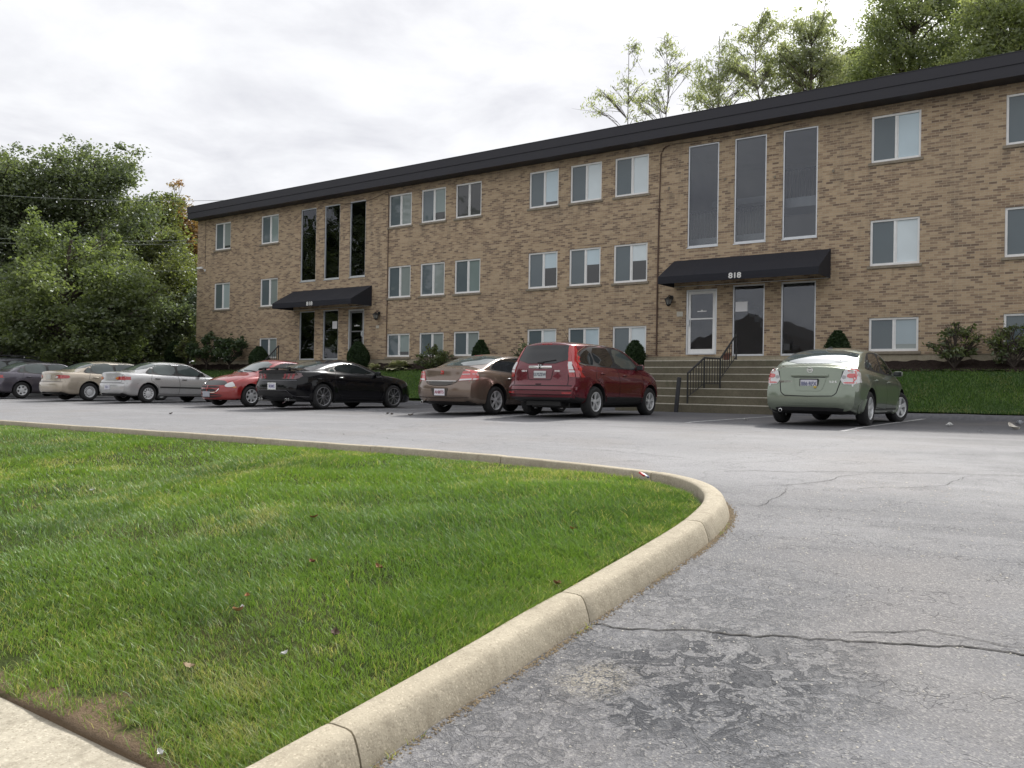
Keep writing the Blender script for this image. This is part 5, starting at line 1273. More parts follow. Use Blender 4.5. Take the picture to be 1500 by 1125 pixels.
    def lump(self, name, view, a, b_, size, mat, out=0.0, parent=None, bevel=.01, seg=None, tilt=None):
        """small solid set on the body surface: size = (along, up, out)"""
        p, nn, dr = self.cast(view, a, b_)
        ax = self.DIRS[view][1] if view in self.DIRS else Vector((0, 1, 0)); up = Vector((0, 0, 1)); z = -dr
        M = axes(ax, up, ax.cross(up) if ax.cross(up).dot(z) > 0 else -ax.cross(up), p-dr*out)
        m = MB(); x, y, t = size; m.box(-x/2, x/2, -y/2, y/2, -.02, t, 0, M); o = m.build(name, mat, parent or self.root, bevel=bevel)
        for q in o.data.polygons: q.use_smooth = True
        bm = bmesh.new(); bm.from_mesh(o.data); bmesh.ops.recalc_face_normals(bm, faces=bm.faces); bm.to_mesh(o.data); bm.free(); return o
    def plate(self, view, y, z, txt, tcol=(.05, .06, .14), base=(.66, .67, .70), frame=None, out=.012, top=None, tcol2=None):
        p, nn, dr = self.cast(view, y, z); ax = self.DIRS[view][1]; M = axes(ax, Vector((0, 0, 1)), -dr, p-dr*out)
        m = MB(); m.box(-.155, .155, -.078, .078, -.03, 0, 0, M); pm = simple('plate_%d' % int(sum(base)*100), base, .45, vary=.05); o = m.build('license_plate', pm, self.root, bevel=.004)
        if frame:
            f = MB(); q = .014
            for x0, x1, y0, y1 in ((-.168, .168, .074, .092), (-.168, .168, -.092, -.074), (-.168, -.152, -.0739, .0739), (.152, .168, -.0739, .0739)): f.box(x0, x1, y0, y1, -.02, .004, 0, M)
            f.build('plate_frame', frame, o)
        tm = simple('plate_ink_%d' % int(tcol[0]*1000+tcol[2]*100), tcol, .5)
        text_obj('plate_text', txt, .098, M@Matrix.Translation((0, -.004, .001))@Matrix.Diagonal((.80, 1, .3, 1)), tm, o)
        if top: text_obj('plate_text', top, .030, M@Matrix.Translation((0, .058, .001))@Matrix.Diagonal((1, 1, .3, 1)), simple('plate_ink_%d' % int((tcol2 or tcol)[0]*1000+(tcol2 or tcol)[2]*100), tcol2 or tcol, .5), o)
        return o
    def badge(self, view, y, z, txt, size, mat=None, out=.003, sx=1.0):
        p, nn, dr = self.cast(view, y, z); ax = self.DIRS[view][1]; M = axes(ax, Vector((0, 0, 1)), -dr, p-dr*out)
        return text_obj('lettering', txt, size, M@Matrix.Diagonal((sx, 1, .5, 1)), mat or M_CHROME, self.bodyo)
    def emblem(self, view, y, z, r, mat=None, bar=True, ring=True, inner=None):
        p, nn, dr = self.cast(view, y, z); ax = self.DIRS[view][1]; M = axes(ax, Vector((0, 0, 1)), -dr, p-dr*.004); m = MB(); n = 24
        if ring:
            for k in range(n):
                a0, a1 = 2*math.pi*k/n, 2*math.pi*(k+1)/n; vs = []
                for a in (a0, a1):
                    for rr in (r, r*.78):
                        for zz in (0, .008): vs.append(M@Vector((rr*math.cos(a), rr*math.sin(a), zz)))
                m.add(vs, [(0, 1, 5, 4), (2, 6, 7, 3), (1, 3, 7, 5)])
        if bar: m.box(-r*1.05, r*1.05, -r*.2, r*.2, 0, .010, 0, M)
        return m.build('emblem', mat or M_CHROME, self.bodyo)
    def mirror_(self, x, z, mat=None, size=(.12, .19, .12)):
        for sg in (1, -1):
            p, nn, dr = self.cast('L' if sg > 0 else 'R', x, z); m = MB(); n = 12; cx, cy, cz = x-.02, p.y+sg*(.035+size[1]/2), z+.02
            vs = []; K = 8
            for i in range(K+1):
                th = math.pi*i/K
                for k in range(n):
                    a = 2*math.pi*k/n; sx_, sz_ = math.cos(a), math.sin(a); e = .6
                    sgn = lambda v: (abs(v)**e)*(1 if v > 0 else -1)
                    rr = math.sin(th)**e; vs.append((cx+size[0]/2*sgn(sx_)*rr*(1.0 if sx_ > 0 else .35), cy+size[1]/2*sgn(math.cos(th)), cz+size[2]/2*sgn(sz_)*rr))
            m.add(vs, [(i*n+k, i*n+(k+1) % n, (i+1)*n+(k+1) % n, (i+1)*n+k) for i in range(K) for k in range(n)])
            m.box(x-.02, x+.04, min(p.y-sg*.05, cy), max(p.y-sg*.05, cy), z-.025, z+.015)
            mm = m.build('side_mirror', mat or self.paintm, self.root, smooth=True)
            g = MB(); g.box(cx-.032, cx-.022, cy-size[1]*.40, cy+size[1]*.40, cz-size[2]*.36, cz+size[2]*.36); g.build('mirror_glass', M_CGLASS, mm, bevel=.01)
    def wheels(self):
        sp = self.sp; R = sp['Rt']; tw = sp.get('tw', .21); hw = sp['tr']/2; rr = sp.get('rim', .63)*R; style = sp.get('style', 'spoke'); ns = sp.get('nsp', 5); rm = sp.get('rimmat', M_ALLOY)
        src = None
        for xc in sp['wx']:
            for sg in (1, -1):
                if src is None:
                    m = MB(); w = tw/2
                    m.lathe([(rr-.02, -w+.01), (rr, -w+.002), (rr+.012, -w-.004), (R*.85, -w-.006), (R-.03, -w+.004), (R-.008, -w+.03), (R, -w+.055), (R, w-.055), (R-.008, w-.03), (R-.03, w-.004), (R*.85, w+.006), (rr+.012, w+.004), (rr, w-.002), (rr-.02, w-.01)], (0, 0, 0), 40, 'y')
                    ty = m.build('wheel', M_TYRE, self.root, smooth=True, angle=25)
                    q = MB(); q.lathe([(rr+.001, w-.003), (rr-.012, w+.001), (rr-.022, w-.006), (rr-.03, w-.03), (rr-.035, -w+.02)], (0, 0, 0), 40, 'y')
                    # spokes
                    def spoke(a, r0, r1, w0, w1, y0, y1, th=.02):
                        c, s_ = math.cos(a), math.sin(a); vs = []
                        for r, ww, y in ((r0, w0, y0), (r1, w1, y1)):
                            for yy in (y, y-th):
                                for u in (-ww/2, ww/2): vs.append((c*r-s_*u, yy, s_*r+c*u))
                        q.add(vs, [(0, 1, 5, 4), (2, 6, 7, 3), (0, 4, 6, 2), (1, 3, 7, 5), (4, 5, 7, 6), (0, 2, 3, 1)])
                    yo = w-.008; yi = w-.022
                    if style == 'spoke':
                        for k in range(ns): spoke(2*math.pi*k/ns+.3, .03, rr-.015, rr*.30, rr*.42*5/max(5, ns), yi, yo)
                    elif style == 'twin':
                        for k in range(ns):
                            for dd in (-.13, .13): spoke(2*math.pi*k/ns+.3+dd, .03, rr-.015, rr*.12, rr*.13, yi, yo)
                    elif style == 'multi':
                        for k in range(ns): spoke(2*math.pi*k/ns+.3, .03, rr-.015, rr*.10, rr*.075, yi, yo)
                    elif style == 'cap':   # steel wheel cover with slots
                        for k in range(ns): spoke(2*math.pi*k/ns+.3, rr*.45, rr-.012, rr*.20*14/ns*.55, rr*.30*14/ns*.7, yi+.006, yo+.002, .008)
                        q.lathe([(.001, yi+.018), (rr*.2, yi+.016), (rr*.5, yi+.006), (rr*.5, yi-.01)], (0, 0, 0), 32, 'y')
                    q.lathe([(.001, yi+.012), (.028, yi+.010), (.05, yi+.002), (.06, yi-.02)], (0, 0, 0), 20, 'y')
                    rim = q.build('rim', rm, ty, smooth=True, angle=30)
                    k_ = MB(); k_.lathe([(.001, -.01), (rr-.04, -.01), (rr-.04, -.02)], (0, 0, 0), 28, 'y'); bd = k_.build('brake_disc', simple('brake', (.045, .045, .045), .6), ty)
                    src = (ty, rim, bd); wh = ty
                else:
                    wh = src[0].copy(); COL.objects.link(wh); wh.parent = self.root
                    for c in src[1:]: e = c.copy(); COL.objects.link(e); e.parent = wh
                wh.location = (xc, sg*(hw), R); wh.rotation_euler = (0, random.uniform(0, 1.2)*0, 0 if sg > 0 else math.pi)
                st = sp.get('steer', 0)
                if st and xc > 0: wh.rotation_euler.z += st
    # ------------------------------------------------ common kit
    def side_glass(self, outline, panes, trim=M_PLAS, glass=None, rnd=1, grow=0, names='side_window'):
        for v in ('R', 'L'):
            t = self.patch('window_trim', outline, v, trim, .004, rnd=rnd, step=.06)
            for i, P in enumerate(panes): self.patch(names, P, v, (glass[i] if isinstance(glass, list) else glass) or M_CGLASS, .0075, parent=t, rnd=1, step=.07)
    def doors(self, seams, handles, hm=None):
        for s in seams: self.strip('door_seam', s, 'R', mirror=True)
        for x, z in handles:
            for v in ('R', 'L'): self.lump('door_handle', v, x, z, (.17, .028, .034), hm or self.paintm, bevel=.012)
    def under(self, exhaust=None):
        sp = self.sp; m = MB(); a, b_ = sp['wx']; R = sp['Rt']
        m.box(a-.45, b_+.5, -.5, .5, .20, .34); m.tube([(a, -sp['tr']/2, R), (a, sp['tr']/2, R)], .04, 8); m.tube([(b_, -sp['tr']/2, R), (b_, sp['tr']/2, R)], .04, 8); m.box(a-.75, a-.35, -.45, .45, .24, .36)
        m.build('underbody', M_PLAS, self.root, bevel=.03)
        if exhaust:
            for y, z in exhaust:
                t = MB(); x = -self.h2+.12; t.lathe([(.028, .25), (.03, 0), (.034, -.01), (.026, -.012), (.024, .15), (.001, .15)], (x-.06, y, z), 14, 'x'); t.build('exhaust_pipe', M_CHROME, self.root, smooth=True)
    def wiper(self, view, pts):
        m = MB(); P = []
        for a, b_ in pts: p, nn, dr = self.cast(view, a, b_); P.append(p+nn*.02)
        m.tube(P, .010, 5); m.build('wiper', M_PLAS, self.root)
def car_px(xr, drow, Y=None, **kw): pass
def place_from_wheel(px, Yw, spec, side='R', heading_in=True, wheel='rear'):
    """ground position (s,d) of the car centre from the photo x of a wheel at distance Yw"""
    s, d, _ = from_px(px, 575, Yw)
    off = spec['wx'][0] if wheel == 'rear' else spec['wx'][1]; tr = spec['tr']/2+spec.get('tw', .21)/2
    if heading_in: return (s-tr, d-off) if side == 'R' else (s+tr, d-off)     # car forward = +d ; right side = +s
    return (s-tr, d+off) if side == 'L' else (s+tr, d+off)
# nose-in: forward axis = +d -> rotation +90deg in the site frame
HIN, HOUT = math.pi/2, -math.pi/2
# ---------------------------------------------------------------- 1 green sedan
def green_sedan():
    sp = dict(L=4.57, wx=(-1.335, 1.35), tr=1.55, Rt=.325, steer=-.32, tum=.25, rim=.66, nsp=5, style='spoke', cr=.12, pr=5, cf=.30, pf=3, crown=.085,
      top=[(-2.285, 1.075), (-2.2, 1.10), (-2.02, 1.12), (-1.93, 1.135), (-1.6, 1.27), (-1.2, 1.415), (-.85, 1.475), (-.3, 1.512), (.15, 1.50), (.55, 1.42), (1.0, 1.22), (1.38, 1.03), (1.8, .93), (2.1, .82), (2.285, .68)],
      belt=[(-2.285, 1.02), (-1.9, 1.045), (-1.2, 1.02), (0, .965), (1.1, .915), (1.38, .90), (1.9, .80), (2.285, .60)],
      W=[(-2.285, .80), (-2.0, .855), (-1.3, .892), (0, .893), (1.3, .885), (1.9, .84), (2.285, .70)], bot=[(-2.285, .27), (-1.9, .21), (1.9, .19), (2.285, .22)],
      rear=[(.2, .14), (.30, .06), (.40, .015), (.52, .0), (.64, .012), (.70, .04), (.74, .065), (.9, .10), (1.05, .13), (1.12, .17)], front=[(.2, .08), (.5, 0), (.7, .1), (1.1, .3)])
    P = paint('green_paint', (.21, .245, .19), .5, .3, .08)
    sd = place_from_wheel(1276, 15.9, sp)
    c = Car('sedan', 'pale green four door sedan parked beside the concrete steps', sp, P, sd, HIN)
    c.patch('rear_window', [(-.70, 1.15), (.70, 1.15), (.61, 1.42), (-.61, 1.42)], 'rear', M_CGLASS3, .006, rnd=1, step=.035)
    c.patch('windshield', [(-.68, 1.06), (.68, 1.06), (.60, 1.42), (-.60, 1.42)], 'front', M_CGLASS, .006, rnd=1, step=.04)
    c.side_glass([(-1.42, 1.09), (-.95, 1.36), (-.5, 1.415), (.2, 1.40), (.72, 1.22), (1.12, .98), (.9, .955), (-1.3, 1.04)], [[(-1.3, 1.10), (-.98, 1.32), (-1.06, 1.065)], [(-.99, 1.065), (-.91, 1.345), (-.5, 1.385), (-.18, 1.375), (-.14, 1.02)], [(-.05, 1.015), (-.09, 1.37), (.2, 1.365), (.66, 1.20), (.98, .985)]])
    # tail lamps: silver housings with red lenses
    for sg in (1, -1):
        q = lambda P_: [(x*sg, z) for x, z in P_]
        h = c.patch('tail_light', [q([(.52, .76), (.86, .755), (.87, 1.0), (.78, 1.085), (.62, 1.075)])], 'rear', M_CLEAR, .010, rnd=1, step=.04, label='clear tail light with red lenses')
        c.patch('red_lens', [q([(.66, .985), (.80, .985), (.80, 1.035), (.66, 1.035)]), q([(.65, .875), (.79, .875), (.80, .955), (.65, .955)]), q([(.60, .772), (.80, .772), (.80, .80), (.60, .80)])], 'rear', M_PINK, .016, parent=h, rnd=1, step=.04)
        c.patch('reverse_lens', [q([(.57, .86), (.635, .86), (.635, .92), (.57, .92)])], 'rear', simple('grey_lens', (.35, .35, .36), .2), .016, parent=h, rnd=2)
        v = 'L' if sg > 0 else 'R'
        c.patch('tail_light', [(-2.3, .76), (-2.13, .765), (-2.02, .90), (-1.95, 1.06), (-2.1, 1.05), (-2.3, 1.0)], v, M_CLEAR, .010, parent=h, rnd=1, step=.04)
        c.patch('red_lens', [(-2.22, .775), (-2.13, .785), (-2.05, .88), (-2.0, 1.0), (-2.04, 1.0), (-2.1, .88), (-2.16, .81)], v, M_PINK, .016, parent=h, rnd=1, step=.04)
    # trunk lid shut line, garnish, recess
    c.strip('trunk_seam', [(-.60, 1.10), (-.545, .80), (-.50, .60), (-.44, .545), (0, .535), (.44, .545), (.50, .60), (.545, .80), (.60, 1.10)], 'rear', w=.016)
    c.patch('plate_recess', [(-.30, .885), (.30, .885), (.245, .665), (.20, .635), (-.20, .635), (-.245, .665)], 'rear', paint('green_recess', (.21, .245, .19), .5, .3), .003, step=.06)
    c.strip('recess_edge', [(.30, .885), (.245, .665), (.20, .635), (-.20, .635), (-.245, .665), (-.30, .885)], 'rear', P, w=.012, off=.008)
    c.lump('trunk_garnish', 'rear', 0, .915, (.68, .055, .030), P, bevel=.014); c.lump('garnish_shadow_gap', 'rear', 0, .884, (.58, .012, .010), M_SEAM, bevel=.003)
    c.plate('rear', 0.0, .765, '886·RFX', (.10, .11, .20), (.60, .60, .66), frame=M_PLAS, out=.02)
    c.lump('registration_sticker', 'rear', -.12, .705, (.045, .035, .024), simple('sticker_yellow', (.55, .38, .06), .5), bevel=.002)
    c.emblem('rear', 0, 1.02, .052); c.badge('rear', .43, .80, 'SENTRA', .052, sx=1.25); c.badge('rear', -.42, .80, '2.0 S', .052, sx=1.3)
    # bumper: crease strip, dark lower valance
    c.strip('bumper_line', [(-.80, .405), (-.4, .385), (0, .38), (.4, .385), (.80, .405)], 'rear', P, w=.018, off=.010)
    c.patch('lower_valance', [(-.62, .315), (-.50, .335), (.50, .335), (.62, .315), (.60, .27), (-.60, .27)], 'rear', M_PLAS, .006, step=.08)
    c.patch('mud_flap', [(-.89, .16), (-.80, .16), (-.80, .30), (-.86, .50)], 'rear', P, .02, mirror=True, step=.1)
    c.patch('mud_flap', [(-1.80, .20), (-1.70, .22), (-1.69, .50), (-1.74, .40)], 'R', P, .02, mirror=True, step=.1)
    c.patch('mud_flap', [(.88, .14), (.985, .16), (.99, .46)], 'R', P, .02, mirror=True, step=.1)
    c.doors([[(-1.02, 1.06), (-1.12, .82), (-.95, .62), (-.92, .34), (-.2, .30)], [(-.09, 1.02), (-.06, .6), (-.1, .31), (.85, .31)], [(1.02, .98), (1.0, .6), (.93, .34)]], [(-.82, .85), (.22, .83)])
    c.strip('sill_line', [(-.95, .30), (.9, .29)], 'R', w=.014, mirror=True); c.mirror_(.86, .995)
    c.patch('high_stop_lamp_base', [(-.05, 1.44), (.05, 1.44), (.05, 1.475), (-.05, 1.475)], 'rear', M_PLAS, .01)
    c.lump('roof_antenna_base', 'rear', 0.0, 1.475, (.07, .06, .02), M_PLAS, bevel=.012)
    c.patch('headlight', [(.55, .66), (.82, .68), (.80, .86), (.6, .80)], 'front', M_CLEAR, .008, mirror=True, rnd=1); c.patch('grille', [(-.45, .60), (.45, .60), (.40, .72), (-.40, .72)], 'front', M_PLAS, .006)
    c.patch('window_sticker', [(-.42, 1.19), (-.32, 1.19), (-.30, 1.25), (-.40, 1.26)], 'rear', simple('decal', (.6, .6, .62), .5), .010, rnd=1)
    c.under([(.52, .27)])
# ---------------------------------------------------------------- 2 red crossover
def red_crossover():
    sp = dict(L=4.52, wx=(-1.29, 1.33), tr=1.58, Rt=.345, tum=.30, rim=.64, nsp=5, style='twin', cr=.12, pr=5, cf=.28, pf=3, crown=.08, flare=.018, tw=.225, arch=.06, black_below=.44,
      top=[(-2.26, 1.60), (-2.18, 1.63), (-1.9, 1.655), (-1.2, 1.675), (-.4, 1.68), (.1, 1.66), (.5, 1.585), (.95, 1.38), (1.40, 1.14), (1.6, 1.10), (2.0, 1.03), (2.18, .95), (2.26, .82)],
      belt=[(-2.26, 1.13), (-1.5, 1.12), (0, 1.06), (1.0, 1.03), (1.5, 1.0), (2.0, .90), (2.26, .72)],
      W=[(-2.26, .84), (-2.0, .88), (-1.3, .91), (0, .908), (1.3, .905), (1.9, .86), (2.26, .74)], bot=[(-2.26, .38), (-1.9, .32), (-1, .27), (1.7, .27), (2.26, .30)],
      rear=[(.3, .12), (.42, .02), (.55, -.02), (.66, -.02), (.69, .04), (.75, .07), (1.0, .085), (1.08, .10), (1.2, .15), (1.4, .25), (1.56, .335), (1.68, .36)], front=[(.2, .1), (.5, 0), (.8, .08), (1.2, .3)])
    P = paint('red_paint', (.125, .007, .016), .35, .26, .06)
    sd = place_from_wheel(873.5, 18.77, sp)
    c = Car('crossover', 'dark red crossover', sp, P, sd, HIN, cat='suv'); c.tallback = True
    c.root['label'] = 'dark red crossover parked between the brown sedan and the concrete steps'
    c.patch('rear_window', [(-.70, 1.165), (.70, 1.165), (.62, 1.53), (.50, 1.575), (-.50, 1.575), (-.62, 1.53)], 'rear', M_CGLASS2, .008, rnd=1, step=.05)
    c.wiper('rear', [(.02, 1.19), (-.1, 1.20), (-.36, 1.235)]); c.lump('wiper_motor_cap', 'rear', .02, 1.185, (.16, .03, .03), M_PLAS)
    c.patch('windshield', [(-.70, 1.16), (.70, 1.16), (.58, 1.58), (-.58, 1.58)], 'front', M_CGLASS, .006, rnd=1, step=.04)
    c.side_glass([(-1.86, 1.24), (-1.72, 1.42), (-1.35, 1.555), (-.7, 1.60), (.1, 1.575), (.55, 1.43), (1.02, 1.12), (.8, 1.085), (-1.6, 1.135), (-1.8, 1.16)],
      [[(-1.78, 1.24), (-1.64, 1.41), (-1.3, 1.52), (-1.2, 1.155), (-1.6, 1.17), (-1.75, 1.19)], [(-1.13, 1.15), (-1.22, 1.53), (-.7, 1.565), (-.38, 1.56), (-.30, 1.125)], [(-.2, 1.125), (-.27, 1.555), (.1, 1.54), (.5, 1.40), (.92, 1.115)]], glass=[M_CGLASS2, M_CGLASS2, M_CGLASS3])
    c.strip('window_chrome', [(-1.6, 1.13), (-1.84, 1.17), (-1.88, 1.26), (-1.74, 1.44), (-1.36, 1.575), (-.7, 1.62), (.1, 1.595)], 'R', M_CHROME, w=.016, off=.01, mirror=True)
    for sg in (1, -1):
        q = lambda P_: [(x*sg, z) for x, z in P_]; v = 'L' if sg > 0 else 'R'
        h = c.edge_patch('tail_light', sg, 'rear', [(.875, .005, .17), (1.08, .005, .17), (1.2, .005, .12), (1.5, .005, .085), (1.565, .005, .06)], M_RED, .014)
        c.edge_patch('tail_light', sg, 'side', [(.875, .0, .05), (1.05, .0, .07), (1.15, .0, .085), (1.4, .0, .06), (1.565, .0, .03)], M_RED, .014, parent=h)
        c.edge_patch('clear_lens', sg, 'rear', [(1.035, .055, .16), (1.2, .045, .115)], M_CLEAR, .020, parent=h, nz=5)
        c.edge_patch('clear_lens', sg, 'rear', [(.975, .055, .16), (1.02, .055, .16)], M_CLEAR, .020, parent=h, nz=2)
    c.lump('tailgate_chrome', 'rear', 0, 1.085, (.60, .06, .030), M_CHROME, bevel=.012)
    m1 = c.emblem('rear', 0, 1.10, .05, ring=False, bar=False)
    for dx in (-.028, .028): c.lump('emblem_bar', 'rear', dx, 1.10, (.014, .085, .045), M_CHROME, bevel=.003)
    c.lump('emblem_bar', 'rear', 0, 1.10, (.05, .016, .045), M_CHROME, bevel=.003); c.lump('emblem_ground', 'rear', 0, 1.10, (.085, .10, .035), M_PLAS, bevel=.008)
    c.badge('rear', .42, 1.0, 'CR-V', .045, sx=1.4); c.badge('rear', -.44, 1.0, '4WD', .045, sx=1.4)
    c.strip('recess_edge', [(-.34, 1.04), (-.30, .84), (-.26, .81), (.26, .81), (.30, .84), (.34, 1.04)], 'rear', w=.014)
    c.plate('rear', .0, .925, 'S370ZEW', (.10, .11, .14), (.58, .60, .60), out=.015)
    c.strip('tailgate_seam', [(-.70, 1.16), (-.70, .70)], 'rear', mirror=True, w=.012); c.strip('tailgate_seam', [(-.84, .685), (.84, .685)], 'rear', w=.02)
    c.lump('tailgate_catch', 'rear', 0.02, .71, (.14, .035, .008), M_SEAM, bevel=.004)
    c.patch('bumper_step', [(-.86, .60), (.86, .60), (.86, .66), (-.86, .66)], 'rear', P, .02, step=.08)
    c.patch('bumper_trim', [(-.84, .50), (.84, .50), (.84, .575), (-.84, .575)], 'rear', P, .018, step=.08)
    c.strip('bumper_gap', [(-.86, .588), (.86, .588)], 'rear', w=.014, off=.006); c.strip('bumper_gap', [(-.86, .49), (.86, .49)], 'rear', w=.012, off=.006)
    c.patch('rear_reflector', [(-.80, .515), (-.62, .515), (-.62, .55), (-.80, .55)], 'rear', M_RED, .026, mirror=True)
    c.doors([[(-1.17, 1.12), (-1.3, .86), (-1.0, .72), (-.92, .42), (-.3, .40)], [(-.23, 1.11), (-.2, .7), (-.25, .41)], [(.95, 1.09), (.98, .8), (.93, .42), (-.25, .40)]], [(-.98, .97), (.06, .95)])
    c.patch('sill_cladding', [(-.93, .28), (.95, .28), (.95, .40), (-.93, .40)], 'R', M_PLAS, .012, mirror=True, step=.1)
    for xc in sp['wx']:
        arc = lambda r: [(xc+r*math.cos(a), .355+r*math.sin(a)) for a in np.linspace(math.radians(165 if xc < 0 else 180), math.radians(0 if xc < 0 else 15), 16)]
        c.strip('arch_trim', arc(.43), 'R', P, w=.05, off=.012, mirror=True)
    c.mirror_(.78, 1.13, size=(.13, .20, .15)); c.patch('headlight', [(.52, .80), (.84, .84), (.82, .99), (.6, .93)], 'front', M_CLEAR, .008, mirror=True, rnd=1)
    m = MB(); p, _, _ = c.cast('top', -.55, .28); m.tube([p+Vector((0, 0, -.01)), p+Vector((-.02, .03, .14)), p+Vector((-.10, .12, .36))], [.008, .006, .003], 5); m.lathe([(.03, 0), (.022, .02), (.001, .03)], p, 10); m.build('antenna', M_PLAS, c.root)
    c.lump('high_stop_lamp', 'rear', 0, 1.60, (.26, .02, .01), M_RED, bevel=.004)
    for sg in (1, -1):
        pass
    c.patch('mud_flap', [(-1.72, .26), (-1.62, .28), (-1.64, .56), (-1.70, .50)], 'R', P, .02, mirror=True, step=.1)
    c.under()
# ---------------------------------------------------------------- 3 brown sedan
def brown_sedan():
    sp = dict(L=4.85, wx=(-1.40, 1.45), tr=1.56, Rt=.335, tum=.34, rim=.67, nsp=6, style='twin', cr=.16, pr=4, cf=.3, pf=3, crown=.09, flare=.022,
      top=[(-2.425, 1.06), (-2.3, 1.085), (-1.98, 1.11), (-1.88, 1.125), (-1.4, 1.29), (-.95, 1.415), (-.4, 1.465), (.1, 1.455), (.6, 1.36), (1.1, 1.15), (1.4, 1.02), (1.9, .92), (2.25, .82), (2.425, .68)],
      belt=[(-2.425, 1.00), (-1.9, 1.03), (-1.2, 1.00), (0, .95), (1.2, .90), (1.9, .80), (2.425, .60)],
      W=[(-2.425, .80), (-2.1, .86), (-1.4, .895), (0, .892), (1.4, .89), (2.0, .84), (2.425, .70)], bot=[(-2.425, .30), (-2.0, .22), (2.0, .19), (2.425, .22)],
      rear=[(.2, .16), (.30, .09), (.36, .05), (.46, .01), (.6, .0), (.70, .02), (.78, .06), (.86, .09), (1.0, .10), (1.06, .12), (1.12, .17)], front=[(.2, .08), (.5, 0), (.7, .1), (1.1, .3)])
    P = paint('brown_paint', (.185, .135, .105), .5, .25, .15)
    c = Car('sedan', 'taupe brown four door sedan left of the dark red crossover', sp, P, place_from_wheel(727.5, 20.0, sp), HIN)
    c.patch('rear_window', [(-.68, 1.14), (.68, 1.14), (.62, 1.30), (.56, 1.405), (-.56, 1.405), (-.62, 1.30)], 'rear', M_CGLASS3, .006, rnd=1, step=.03)
    c.patch('windshield', [(-.66, 1.06), (.66, 1.06), (.53, 1.40), (-.53, 1.40)], 'front', M_CGLASS, .006, rnd=1, step=.04)
    c.side_glass([(-1.56, 1.06), (-1.42, 1.20), (-1.0, 1.345), (-.4, 1.385), (.2, 1.36), (.72, 1.2), (1.12, .97), (.9, .945), (-1.4, 1.02)], [[(-1.50, 1.07), (-1.37, 1.19), (-.98, 1.315), (-.4, 1.355), (-.12, 1.35), (-.06, .985), (-1.38, 1.04)], [(.03, .98), (-.03, 1.345), (.2, 1.33), (.66, 1.18), (1.0, .965)]], glass=M_CGLASS2)
    for sg in (1, -1):
        q = lambda P_: [(x*sg, z) for x, z in P_]; v = 'L' if sg > 0 else 'R'
        h = c.patch('tail_light', [q([(.50, .765), (.84, .80), (.87, .93), (.84, 1.0), (.60, 1.035)])], 'rear', M_PINK, .012, rnd=0, step=.04)
        c.patch('clear_lens', [q([(.51, .772), (.82, .802), (.84, .835), (.53, .815)]), q([(.57, .915), (.85, .93), (.85, .945), (.575, .935)])], 'rear', M_CLEAR, .018, parent=h, step=.04)
        c.patch('tail_light', [(-2.4, .80), (-2.2, .83), (-2.08, .95), (-2.02, 1.0), (-2.2, 1.02), (-2.4, 1.0)], v, M_PINK, .012, parent=h, step=.04)
    c.strip('trunk_seam', [(-.62, 1.06), (-.56, .90), (-.47, .765), (-.38, .70), (-.2, .665), (0, .66), (.2, .665), (.38, .70), (.47, .765), (.56, .90), (.62, 1.06)], 'rear', w=.014)
    c.patch('trunk_lower_panel', [(-.40, .755), (.40, .755), (.34, .70), (.18, .675), (-.18, .675), (-.34, .70)], 'rear', simple('dark_satin', (.06, .055, .05), .35), .005, rnd=1, step=.05)
    c.lump('chrome_bar', 'rear', 0, .765, (.92, .02, .02), M_CHROME, bevel=.006)
    e = c.lump('emblem', 'rear', 0, .965, (.085, .085, .012), simple('emblem_red', (.5, .03, .03), .3), bevel=.006); c.strip('emblem_line', [(-.035, .94), (0, .965), (.035, .985)], 'rear', M_CHROME, w=.014, off=.022)
    c.patch('plate_recess', [(-.26, .60), (.26, .60), (.20, .42), (-.20, .42)], 'rear', simple('recess_dark', (.05, .04, .035), .5), .004)
    c.plate('rear', 0.0, .51, 'AH80TS', (.28, .05, .09), (.72, .70, .74), out=.012, tcol2=(.05, .06, .14))
    c.strip('bumper_fold', [(-.84, .40), (-.4, .385), (0, .38), (.4, .385), (.84, .40)], 'rear', w=.010)
    c.patch('lower_bumper', [(-.80, .27), (.80, .27), (.82, .385), (.4, .372), (-.4, .372), (-.82, .385)], 'rear', simple('brown_lower', (.085, .065, .055), .45), .005, step=.08)
    c.doors([[(-1.2, 1.0), (-1.22, .8), (-1.0, .6), (-.93, .34), (-.2, .30)], [(0, .97), (.03, .6), (0, .31), (.9, .31)], [(1.08, .94), (1.08, .6), (.98, .34)]], [(-.86, .85), (.28, .83)], hm=M_CHROME)
    c.patch('mud_guard', [(-1.85, .22), (-1.77, .22), (-1.76, .36)], 'R', P, .01, mirror=True)
    c.mirror_(.88, .985); c.patch('headlight', [(.52, .66), (.80, .70), (.78, .86), (.58, .80)], 'front', M_CLEAR, .008, mirror=True, rnd=1)
    c.lump('high_stop_lamp', 'rear', 0, 1.41, (.24, .016, .008), M_RED, bevel=.004)
    c.under([(.58, .27)])
